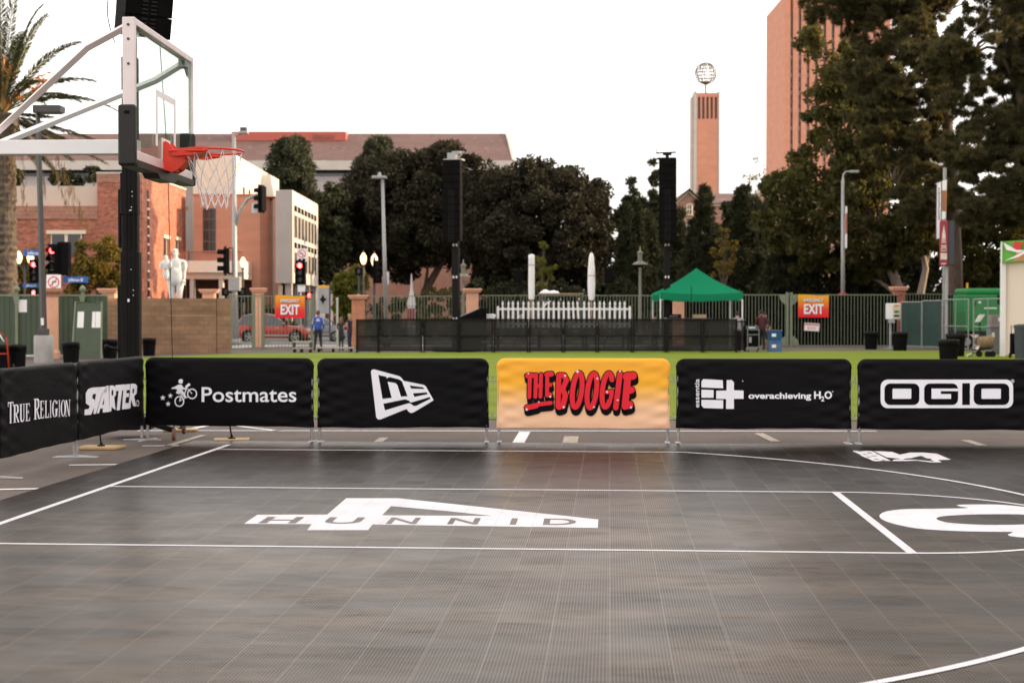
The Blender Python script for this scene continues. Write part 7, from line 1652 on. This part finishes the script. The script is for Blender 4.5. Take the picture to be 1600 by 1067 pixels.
def bubble(t, mid, D, grow, drop, m, off, name):
    b = MB(); n = Vector((D.y, -D.x, 0)); k = 0
    for pts, wd in ST:
        for dd in drop:
            for lp in stroke_loops([(x+dd[0], y+dd[1]) for x, y in pts], wd + grow):
                k += 1; o_ = off + (k % 23)*.00006
                q = []
                for p in lp:
                    w_ = planept(*c4(*p), mid + n*(CT+o_), D); rel = w_ - mid; q.append((rel.dot(D), -(CT+o_), rel.z))
                b.add(q, [list(range(len(q)))])
    return b.build(name, m, t)
bubble(*Cc, 24, [(0, 0), (6, 20), (8, 40), (10, 58)], M['printblk'], .010, 'lettering_outline')
bubble(*Cc, 2, [(0, 0)], M['printred'], .0125, 'lettering')
sp = []
for x, y, r in ((195, 178, 14), (455, 455, 18), (320, 516, 13), (175, 608, 20), (632, 206, 18), (616, 580, 20), (780, 155, 26), (1016, 238, 16), (975, 578, 16), (1132, 398, 18), (1285, 150, 16), (1258, 495, 16), (1418, 582, 18)):
    sp.append([[c4(*p) for p in [(x, y-r), (x+r*.3, y-r*.3), (x+r, y), (x+r*.3, y+r*.3), (x, y+r), (x-r*.3, y+r*.3), (x-r, y), (x-r*.3, y-r*.3)]]])
logo(*Cc, sp, M['print'], .0155, 'sparkle')
Dd = barrier('black covered barrier with letter E and plus sign emblem', 0, 0, gp(1061, 693.5), gp(1325, 694.5), seed=8)
def c6(L): return [(1040 + x*.35, 540 + y*.35) for x, y in L]
logo(*Dd, [[c6([(160, 160), (168, 149), (255, 154), (257, 190), (160, 186)])], [c6([(160, 196), (214, 198), (214, 232), (160, 232)])], [c6([(160, 241), (257, 243), (257, 281), (170, 278), (160, 266)])],
            [c6([(273, 154), (295, 153), (305, 163), (305, 199), (348, 200), (348, 237), (305, 237), (305, 282), (270, 282), (270, 238), (226, 237), (226, 201), (272, 200)])],
            [ellipse(1160.5, 595.2, .9, .9, 10)], [ellipse(1301, 611.5, .8, .8, 10)]], M['print'], .010)
g = [textpx('overachieving', 1169.5, 1267.5, 613.0, 622.5, .03), textpx('H', 1272, 1282.5, 611.0, 622.5, .035), textpx('2', 1282.8, 1288, 619, 626.5, .03), textpx('O', 1288.3, 1300, 611.0, 622.5, .035)]
vs, fs = ftext('essentia', 1, .012, 0, 1, 'LEFT'); xs = [v[0] for v in vs]; a, bb = min(xs), max(xs)
g.append(([(1092.5 - y/.53*5.6, 636.5 - (x-a)/(bb-a)*44.5) for x, y in vs], fs))
logotext(*Dd, g, M['print'], .010)
Ee = barrier('black covered barrier with white outlined block lettering, nearest the tent', 0, 0, gp(1344, 695), gp(1612, 697), seed=9)
# outlined block word
def blk(m, off, name, loops): return logo(*Ee, loops, m, off, name)
blk(M['print'], .010, 'lettering_outline', [[rrect(1376, 1583, 593, 637.5, 11)]])
blk(M['printblk'], .013, 'lettering', [[rrect(1382, 1436.5, 599, 632.5, 9), rrect(1394.5, 1424, 607, 623, 1.5)],
    [rrect(1444, 1497, 599, 632.5, 9)], [rrect(1503.5, 1515.5, 598.5, 632.5, .5)], [rrect(1521.5, 1577, 599, 632.5, 9), rrect(1533.5, 1564, 607, 623, 1.5)]])
blk(M['print'], .016, 'lettering_counter', [[[(1455.5, 607), (1497.2, 607), (1497.2, 611), (1470, 611), (1470, 615.5), (1486, 615.5), (1486, 623), (1455.5, 623)]]])
blk(M['grey'], .010, 'emblem', [[ellipse(1582, 595.5, 3.2, 3.2, 14)]])
# -- two at the baseline end, turned towards the court
PS0, PS1 = gp(121, 714), gp(221.5, 687.5)
S = barrier('black covered barrier with slanted heavy white lettering below the tall mast', 0, 0, PS0, PS1, seed=11, hgt=1.13)
def c2(x, y): return (x*230/1227, 560 + y*200/1067)
def C2(L): return [c2(*p) for p in L]
logo(*S, [[C2([(765, 243), (830, 238), (818, 292), (775, 297), (768, 330), (790, 345), (790, 395), (760, 468), (704, 472), (706, 425), (740, 420), (748, 395), (716, 375), (714, 290), (735, 255)])],
          [C2([(820, 240), (895, 232), (888, 285), (850, 290), (800, 460), (778, 462), (800, 292), (815, 290)])],
          [C2([(885, 228), (905, 226), (912, 445), (856, 450), (858, 415), (835, 418), (826, 455), (806, 457), (850, 300)]), C2([(868, 330), (852, 385), (866, 384)])],
          [C2([(912, 226), (945, 224), (966, 245), (968, 300), (952, 325), (964, 430), (930, 405), (928, 440), (912, 442)]), C2([(930, 265), (944, 262), (944, 305), (930, 310)])],
          [C2([(960, 222), (1045, 215), (1042, 262), (1018, 266), (998, 430), (972, 432), (988, 270), (964, 272)])],
          [C2([(1050, 215), (1085, 212), (1083, 262), (1056, 265), (1054, 290), (1076, 288), (1074, 320), (1050, 322), (1045, 372), (1080, 370), (1078, 418), (1016, 424), (1028, 262)])],
          [C2([(1090, 210), (1125, 210), (1143, 228), (1140, 290), (1118, 315), (1136, 400), (1110, 396), (1092, 340), (1088, 415), (1070, 416)]), C2([(1105, 252), (1118, 250), (1116, 288), (1104, 292)])],
          [[c2(*p) for p in ellipse(1148, 372, 12, 26, 16)], [c2(*p) for p in ellipse(1148, 372, 8, 19, 16)]]], M['print'], .010)
PT1 = PS0 + (PS0-PS1).normalized()*.10; dT = (gp(5, 745)-PT1).normalized()
T = barrier('black covered barrier with tall narrow serif lettering, nearest the hoop', 0, 0, PT1 + dT*2.15, PT1, seed=13, hgt=1.13)
def serif(ch, x0, x1, yt, yb, sl):
    """narrow serif capitals from stems, bars and serifs (crop pixels)"""
    wd = x1-x0; h = yb-yt; st = wd*.27; th = h*.045; P = []
    def q(u0, u1, v0, v1): P.append([(x0+u0*wd, yt+v0*h), (x0+u1*wd, yt+v0*h), (x0+u1*wd, yt+v1*h), (x0+u0*wd, yt+v1*h)])
    s_ = st/wd
    def stem(c): q(c-s_/2, c+s_/2, 0, 1); q(c-s_, c+s_, 0, .035); q(c-s_, c+s_, .965, 1)
    if ch == 'T': q(.5-s_/2, .5+s_/2, 0, 1); q(0, 1, 0, .06); q(0, .1, 0, .22); q(.9, 1, 0, .22); q(.3, .7, .965, 1)
    if ch == 'R':
        stem(.22); P.append([(x0+wd*u, yt+h*v) for u, v in [(.3, 0), (.7, 0), (.9, .1), (.92, .38), (.75, .5), (.55, .53), (.98, .96), (1.05, 1), (.75, 1), (.38, .55), (.34, .49), (.6, .44), (.66, .3), (.62, .1), (.35, .05)]])
    if ch == 'U': q(.12, .12+s_, 0, .8); q(.72, .84, 0, .8); q(.02, .5, 0, .035); q(.6, .98, 0, .035); P.append([(x0+wd*u, yt+h*v) for u, v in [(.12, .78), (.39, .78), (.42, .9), (.55, .93), (.7, .88), (.72, .78), (.84, .78), (.8, .94), (.6, 1), (.35, 1), (.18, .94)]])
    if ch == 'E': stem(.24); q(.3, .95, 0, .05); q(.86, .95, 0, .2); q(.3, .72, .46, .51); q(.66, .73, .38, .6); q(.3, .98, .95, 1); q(.88, .98, .8, 1)
    if ch == 'L': stem(.26); q(.3, .98, .95, 1); q(.88, .98, .75, 1)
    if ch == 'I': stem(.5)
    if ch in 'GO':
        n = 20
        for i in range(n):
            a0, a1 = 2*math.pi*i/n, 2*math.pi*(i+1)/n
            if ch == 'G' and (-.15 < math.sin((a0+a1)/2) < .55) and math.cos((a0+a1)/2) > 0: continue
            P.append([(x0+wd*(.5+.5*math.cos(a)*k1), yt+h*(.5-.5*math.sin(a)*k2)) for a, k1, k2 in ((a0, 1, 1), (a1, 1, 1), (a1, .5, .92), (a0, .5, .92))])
        if ch == 'G': q(.62, .62+s_*1.1, .55, .95); q(.5, 1.05, .53, .57); q(.88, .96, .05, .25)
    if ch == 'N': q(.08, .17, 0, 1); q(.85, .94, 0, 1); q(0, .3, 0, .035); q(.72, 1.05, 0, .035); q(0, .3, .965, 1); P.append([(x0+wd*u, yt+h*v) for u, v in [(.08, 0), (.34, 0), (.94, 1), (.72, 1)]])
    return P
tr = []
for ch, x0, x1, yt, yb in (('T', 66, 112, 362, 540), ('R', 112, 160, 383, 533), ('U', 162, 210, 378, 528), ('E', 214, 250, 374, 521), ('R', 284, 332, 334, 506), ('E', 334, 368, 352, 498), ('L', 374, 408, 350, 494), ('I', 410, 434, 350, 491), ('G', 434, 480, 346, 489), ('I', 484, 506, 347, 486), ('O', 506, 548, 344, 484), ('N', 544, 584, 345, 482)):
    mx = (x0+x1)/2
    for lp in serif(ch, x0, x1, yt, yb, 0): tr.append([[c2(x, y + (-.10)*(x-mx)) for x, y in lp]])
bT = MB(); tt_, mid_, D_ = T; nT = Vector((D_.y, -D_.x, 0))
for k, loops in enumerate(tr):
    o_ = .010 + (k % 17)*.0001; q = []
    for p in loops[0]:
        w_ = planept(*p, mid_ + nT*(CT+o_), D_); rel = w_ - mid_; q.append((rel.dot(D_), -(CT+o_), rel.z))
    bT.add(q, [list(range(len(q)))])
bT.build('lettering', M['print'], tt_)
# -- ballast stands behind and under the covers
def ballast(label, px, py, s, tilt):
    p = gp(px, py); t = thing('ballast_stand', label, 'ballast stand', p, tilt, 'plywood ballast stands at the barriers')
    b = MB(); b.bbox(-.29*s, .29*s, -.2*s, .2*s, .006, .035, .004); b.build('base_board', M['wood'], t)
    b = MB(); b.lathe([(.05, 0), (.05, .012), (.018, .02), (.018, .05)], 12, c=(0, 0, .035)); b.tube([(0, 0, .05), (-.03, .02, .25), (-.07, .05, .75)], .010, 8); b.build('rod', M['blackmetal'], t, True)
ballast('plywood ballast board with black rod under the cyclist barrier', 362, 689, .8, R(10))
ballast('plywood ballast board with black rod behind the slanted lettering barrier', 158, 701, .9, R(-6))
ballast('plywood ballast board farthest from the court, behind the cyclist barrier', 283, 673.5, .8, R(4))
# ================================================================== basketball hoop
HP = Vector((-2.89, 12.3, 0)); HR = R(-1.9)
hoop = thing('basketball_hoop', 'white portable basketball hoop with glass backboard and orange-red rim', 'basketball hoop', HP, HR)
PADR = .455
M['alu'] = mat('pale_aluminium', (.70, .62, .60), .42, .25, var=.05, vs=8)
M['glass'] = glassmat('backboard_glass', (.86, .93, .89), .10)
M['pad'] = mat('black_foam_padding', (.010, .008, .0075), .42, var=.3, vs=9, spec=.35)
hw, zb, zt = .915, 2.89, 3.985
# frame: a ring of square tube, deeper at the ends
b = MB()
b.bbox(-.085, .012, -hw, -hw+.05, zb, zt, .006); b.bbox(-.03, .012, hw-.03, hw, zb, zt, .006)
b.bbox(-.06, .010, -hw+.05, hw-.05, zt-.055, zt-.001, .006); b.bbox(-.06, .010, -hw+.05, hw-.05, zb+.001, zb+.075, .006)
b.build('backboard_frame', M['alu'], hoop)
b = MB()
for z in (zt-.06, zt-.17, zt-.36): b.lathe([(.009, 0), (.009, .004), (.004, .006)], 8)
bb = MB()
for z in (zt-.06, zt-.17, zt-.36): bb.tube([(-.037, -hw-.006, z), (-.037, -hw+.002, z)], .011, 8)
bb.build('bolt', M['darkgrey'], hoop)
b = MB(); b.box(-.010, .002, -hw+.052, hw-.052, zb+.077, zt-.057); b.build('backboard_glass', M['glass'], hoop)
# white aiming square and dark edge seal
b = MB()
for y0, y1, z0, z1 in ((-.305, .305, 3.47, 3.52), (-.305, -.255, 3.065, 3.47), (.255, .305, 3.065, 3.47)):
    b.box(.0045, .0075, y0, y1, z0, z1)
b.build('aiming_square', M['white'], hoop)
b = MB()
for s in (-1,): b.box(-.034, -.012, s*(hw-.075)-.022, s*(hw-.075)+.022, zb+.08, zt-.06)
b.build('edge_seal', M['darkgrey'], hoop)
b = MB()
for s in (-1, 1):
    b.add([(-.02, s*(hw-.06), zt-.06), (-.02, s*(hw-.06), zt-.2), (-.02, s*(hw-.28), zt-.06)], [(0, 1, 2)])
    b.add([(-.03, s*(hw-.06), zt-.06), (-.03, s*(hw-.06), zt-.2), (-.03, s*(hw-.28), zt-.06)], [(0, 2, 1)])
b.build('gusset', M['grey'], hoop)
# foam pad round the lower edge, turned up at both ends
b = MB()
def padbox(y0, y1, z0, z1): b.bbox(-.115, .022, y0, y1, z0, z1, .018)
padbox(-hw-.035, -hw+.035, zb-.05, zb+.42); padbox(hw-.035, hw+.035, zb-.05, zb+.42)
prof = [(-hw+.034, -.05), (-.30, -.05), (-.22, -.085), (.22, -.085), (.30, -.05), (hw-.034, -.05)]
for (y0, d0), (y1, d1) in zip(prof[:-1], prof[1:]):
    vs = []
    for y, d in ((y0, d0), (y1, d1)):
        vs += [(-.112, y, zb+d), (.020, y, zb+d), (.020, y, zb+.0), (-.112, y, zb+.0)]
    b.add(vs, [(0, 1, 5, 4), (1, 2, 6, 5), (2, 3, 7, 6), (3, 0, 4, 7)])
b.build('edge_padding', M['pad'], hoop)
b = MB(); b.box(-.06, -.02, -hw-.0375, -hw-.034, zb+.345, zb+.37); b.build('pad_tab', M['black'], hoop)
# rim, its bracket and the net
rim_c = Vector((.412, 0, 3.05)); RR = .2286 + .008
M['rim'] = mat('orange_red_rim_enamel', (.72, .035, .012), .35, var=.08)
rim = MB(); rim.tube([rim_c + Vector((RR*math.cos(a), RR*math.sin(a), 0)) for a in [2*math.pi*i/48 for i in range(49)]], .0095, 10, cap=False)
rim.tube([(.06, -.10, 3.045), (.17, -.14, 3.045), (.30, -.215, 3.035), (.40, -.243, 3.03)], .012, 8); rim.tube([(.06, .10, 3.045), (.17, .14, 3.045), (.30, .215, 3.035), (.40, .243, 3.03)], .012, 8)
for s in (-1, 1):                                # flat wings either side
    rim.add([(.05, s*.09, 3.06), (.34, s*.243, 3.065), (.42, s*.247, 3.06), (.42, s*.247, 3.025), (.30, s*.225, 3.0), (.05, s*.09, 3.0)], [(0, 1, 2, 3, 4, 5) if s < 0 else (5, 4, 3, 2, 1, 0)])
rim.add([(.20, -.17, 3.0), (.20, .17, 3.0), (.36, .16, 3.035), (.36, -.16, 3.035)], [(0, 1, 2, 3)])
rimo = rim.build('rim', M['rim'], hoop, True); shade_auto(rimo)
br = MB()
br.bbox(.008, .020, -.10, .10, 2.88, 3.12, .004)
pl = [(.02, 3.13), (.055, 3.11), (.09, 3.065), (.20, 3.055), (.20, 3.0), (.185, 2.98), (.205, 2.97), (.13, 2.895), (.085, 2.87), (.02, 2.885)]
for y0, y1 in ((-.095, -.085), (.085, .095)):
    br.prism([Vector((x, y0, z)) for x, z in pl], (0, y1-y0, 0))
br.box(.021, .19, -.0845, .0845, 2.995, 3.05); br.bbox(.03, .105, -.07, .07, 2.88, 2.97, .01)
br.prism([Vector((x, -.075, z)) for x, z in [(.19, 2.975), (.20, 2.965), (.128, 2.90), (.11, 2.905)]], (0, .15, 0))
bro = br.build('rim_bracket', M['rim'], rimo)
b = MB(); b.tube([(.075, -.101, 3.03), (.075, -.095, 3.03)], .022, 14); b.tube([(.075, -.104, 3.03), (.075, -.1005, 3.03)], .010, 12); b.tube([(.14, -.099, 3.04), (.14, -.095, 3.04)], .010, 10); b.tube([(.10, -.099, 2.93), (.10, -.095, 2.93)], .008, 10)
b.build('bolt', M['red'], bro)
b = MB(); b.box(.005, .0079, -.13, .13, 2.86, 3.15); b.build('mount_plate', M['white'], hoop)
# net: twelve loops that cross into diamonds
M['net'] = mat('white_net_cord', (.78, .74, .74), .8, var=.12, vs=60)
def shade(z): return z
rows = [(0, .232, -.012), (.5, .225, -.06), (1, .185, -.15), (2, .143, -.235), (3, .118, -.315), (4, .105, -.385), (4.5, .108, -.425)]
net = MB(); rn = random.Random(5)
jit = {}
def npt(i, k):
    """knot i of row k"""
    rr = [.234, .196, .150, .126, .110, .112][k]; zz = [-.008, -.155, -.245, -.325, -.395, -.47][k]
    key = (i % 24, k)
    if key not in jit: jit[key] = (rn.uniform(-.05, .05) if k else 0, rn.uniform(-.012, .012) if k else 0)
    a = 2*math.pi*(i % 24)/24 + jit[key][0]
    return rim_c + Vector((rr*math.cos(a), rr*math.sin(a), zz + jit[key][1]))
for i in range(0, 24, 2):
    for k in range(5):
        off = 0 if k % 2 == 0 else 1
        for s in (-1, 1):
            p, q = npt(i+off, k), npt(i+off+s, k+1); mid_p = (p+q)/2 + Vector((0, 0, -.006))
            th = .0032 if k < 3 else .0042
            net.tube([p, mid_p, q], th, 5, cap=False)
    net.tube([rim_c + Vector((RR*math.cos(2*math.pi*i/24), RR*math.sin(2*math.pi*i/24), .0)) + Vector((0, 0, -.014+.004*math.cos(t))) for t in (0, 2, 4)], .004, 5)
neto = net.build('net', M['net'], rimo, True)
# support arms
arm = MB(); arm.bbox(-3.25, -.115, -.43, -.31, 2.985, 3.10, .006)
arm.build('support_arm', M['white'], hoop)
def sqtube(pts, wd, name, m):
    b = MB(); b.tube([Vector(p) for p in pts], wd*.7, 4); return b.build(name, m, hoop)
def hl(p):  # world -> hoop local
    d = Vector(p) - HP; c, s = math.cos(-HR), math.sin(-HR); return Vector((d.x*c - d.y*s, d.x*s + d.y*c, d.z))
Pn = hl(at(197, 42, 11.45)); Bn = hl(at(138, 74, 11.6)); En = hl(at(-70, 268, 12.25))
sqtube([Pn, Bn, Bn*.97 + En*.03, En], .046, 'diagonal_brace', M['alu'])
Pf = hl(at(289, 98, 13.05)); Bf = hl(at(243, 126, 13.0)); Ef = hl(at(-70, 253, 12.5))
sqtube([Pf, Bf, Bf*.97 + Ef*.03, Ef], .046, 'diagonal_brace', M['white'])
b = MB(); b.bbox(Pf.x-.05, Pf.x+.02, Pf.y-.05, Pf.y+.05, Pf.z-.05, Pf.z+.05, .008); b.bbox(Pn.x-.02, Pn.x+.05, Pn.y-.03, Pn.y+.03, Pn.z-.05, Pn.z+.05, .008); b.build('brace_bracket', M['grey'], hoop)
# boom and weighted base, left of the picture
b = MB(); b.bbox(-3.45, -3.15, -.5, .5, 2.9, 3.2, .02); b.tube([(-3.3, -.35, 3.0), (-4.6, -.25, .5)], .09, 8); b.tube([(-3.3, .35, 3.0), (-4.6, .25, .5)], .09, 8); b.build('mast', M['white'], hoop)
b = MB(); b.bbox(-6.0, -3.9, -.75, .75, .06, .55, .08); b.build('weighted_base', M['pad'], hoop)

# ================================================================== tall loudspeaker mast behind the hoop
def linebox(b, w, h, d, M4, slots, m0=0, m1=1, m2=2):
    """one box of a line array: trapezoid cabinet, grille and horn column"""
    vs = [(-w/2, -d/2, -h/2), (w/2, -d/2, -h/2), (w/2*.94, d/2, -h/2*.97), (-w/2*.94, d/2, -h/2*.97), (-w/2, -d/2, h/2), (w/2, -d/2, h/2), (w/2*.94, d/2, h/2*.97), (-w/2*.94, d/2, h/2*.97)]
    b.add([M4 @ Vector(v) for v in vs], [(3, 2, 1, 0), (4, 5, 6, 7), (0, 1, 5, 4), (1, 2, 6, 5), (2, 3, 7, 6), (3, 0, 4, 7)], m0)
    g = .045*w
    for s in (-1, 1):
        b.box(*sorted((s*w*.46, s*w*(.17 if slots else .02))), -d/2-.012, -d/2-.002, -h/2+g*.5, h/2-g*.5, m1, M4)
    if slots:
        for k in range(5):
            z = -h*.38 + h*.76*k/4
            for s in (-1, 1): b.box(*sorted((s*w*.155, s*w*.035)), -d/2-.018, -d/2-.002, z-h*.035, z+h*.035, m2, M4)
M['grille'] = mat('dark_speaker_grille', (.005, .0045, .0045), .7, spec=.05, var=.4, vs=5)
M['horn'] = mat('grey_horn_slots', (.022, .02, .019), .6, spec=.1, var=.2)
MAST = gp(206, 683); MAST.x = at(205, 490, MAST.y).x
tw = thing('speaker_mast', 'tall black lifting mast with hanging loudspeakers right behind the basketball hoop', 'speaker mast', MAST, R(6), 'loudspeaker masts')
b = MB()
b.bbox(-.125, .125, -.12, .12, .25, 2.55, .012)                        # outer stage
b.bbox(-.105, .105, -.10, .10, 2.5, 5.2, .01); b.bbox(-.125, .11, -.115, .115, 3.05, 3.62, .01)
b.bbox(-.085, .085, -.085, .085, 5.2, 8.2, .01)
for x in (-.045, .0, .06): b.box(x-.008, x+.008, -.134, -.12, .3, 5.0)
b.build('mast', M['blackmetal'], tw)
b = MB()
for z, x in ((1.95, .05), (2.02, .05), (2.30, .02), (3.15, .03), (3.3, .04), (3.36, .04)): b.tube([(x, -.137, z), (x, -.13, z)], .007, 8)
b.add([(-.01, -.136, 3.10), (.03, -.136, 3.12), (.03, -.136, 3.10), (.012, -.136, 3.11)], [(0, 1, 2)]); b.box(-.03, -.0, -.138, -.125, 1.86, 1.90); b.build('bolt', M['whitep'], tw)
b = MB(); b.bbox(-.175, -.126, -.07, .07, .4, 2.1, .01); b.bbox(-.165, -.126, -.05, .05, 2.6, 3.4, .01); b.tube([(-.13, -.1, 1.2), (-.3, -.2, 1.25)], .02, 8); b.ball((-.3, -.2, 1.25), .035); b.build('winch', M['blackmetal'], tw)
b = MB()
for sx in (-1, 1):
    for sy in (-1, 1): b.tube([(0, 0, .3), (sx*.62, sy*.55, .14)], [.06, .04], 6)
b.bbox(-.3, .3, -.3, .3, .12, .3, .02); b.build('base', M['blackmetal'], tw)
M['caster'] = mat('brown_caster_tyre', (.16, .085, .05), .7, var=.2)
for sx in (-1, 1):
    for sy in (-1, 1):
        b = MB(); x, y = sx*.64, sy*.57
        b.tube([(x-.022, y, .08), (x+.022, y, .08)], .08, 14); b.build('caster', M['caster'], tw)
b = MB(); cz = 8.0; tilt = 0
for k in range(8):
    hh = .285; q_ = 0.0; off = sum(hh*math.sin(R(2.2*j)) for j in range(k))
    M4 = Matrix.Translation((.16, 0, 7.55 - hh*k + .012*k)) @ Matrix.Rotation(R(28), 4, 'Z') @ Matrix.Translation((0, -.25 + off, 0)) @ Matrix.Rotation(R(2.2*k), 4, 'X')
    linebox(b, .66, hh-.004, .45, M4, True)
b.build('line_array', [M['black'], M['grille'], M['horn']], tw)
b = MB(); pts = [(-.2 - .10*math.sin(math.pi*i/10), 0, 6.3 - .9*i/10) for i in range(11)]; b.tube(pts, .008, 6); b.build('cable', M['rubber'], tw)
b = MB(); g0 = at(272, 561, MAST.y+.3); g1 = at(272, 330, MAST.y+.3)
gw = MB().tube([(at(272, 662, 20.9).x, 20.9, .02), at(262, 250, 20.9), at(245, 0, 20.9)], .006, 5).build('guy_wire', M['rubber']); tag(gw, 'thin dark guy wire hanging down in front of the white statue', 'wire')
# the two farther masts over the turf
def far_mast(label, px, ytop, ybot, Y, rz, lit):
    x = xat(px, Y); t = thing('speaker_mast', label, 'speaker mast', (x, Y, 0), R(rz), 'loudspeaker masts')
    ztop, zbot = zat(ytop, Y), zat(ybot, Y); n = 11; hh = (ztop-zbot)/n
    b = MB(); b.bbox(-.15, .15, -.1, .2, .1, 4.6, .02); b.bbox(-.12, .12, -.08, .18, 4.6, ztop+.1, .02)
    b.build('mast', M['blackmetal'], t)
    for z in (zat(498, Y), zat(433, Y), zat(383, Y)):
        for s in (-1, 1): MB().box(s*.07-.03, s*.07+.03, -.12, -.085, z-.05, z+.05).build('reflector', M['whitep'], t)
    b = MB(); b.bbox(-.9, .9, -.7, .9, .02, .2, .02); b.build('base', M['blackmetal'], t)
    b = MB()
    for k in range(n):
        ang = R(-.3*k*k*.12)
        M4 = Matrix.Translation((0, -.12, ztop - hh*(k+.5))) @ Matrix.Translation((0, -.32, 0))
        linebox(b, .80, hh-.012, .5, M4, k >= 4)
    b.build('line_array', [M['black'], M['grille'], M['horn']], t)
    b = MB(); b.box(-.45, .4, -.4, .1, ztop+.01, ztop+.07)
    if lit:
        b.box(-.3, .1, -.3, 0, ztop+.08, ztop+.35); b.tube([(.1, -.1, ztop+.1), (.42, -.1, ztop+.4)], .05, 6); b.box(-.1, .3, -.25, -.05, ztop+.3, ztop+.42)
    else:
        b.tube([(-.5, -.1, ztop+.3), (.4, -.1, ztop+.33)], .04, 6); b.tube([(-.5, -.1, ztop+.3), (-.52, -.1, ztop+.72)], .02, 6); b.tube([(0, -.1, ztop), (0, -.1, ztop+.35)], .08, 8); b.box(-.2, .2, -.2, 0, ztop+.2, ztop+.34)
    b.build('rigging_frame', M['grey' if lit else 'blackmetal'], t)
far_mast('tall black loudspeaker mast in front of the dark round tree, sunlit along one side', 712, 252, 378, 66, -14, True)
far_mast('tall black loudspeaker mast with thin aerial on top, beside the green canopy', 1042, 250, 378, 67.6, -4, False)
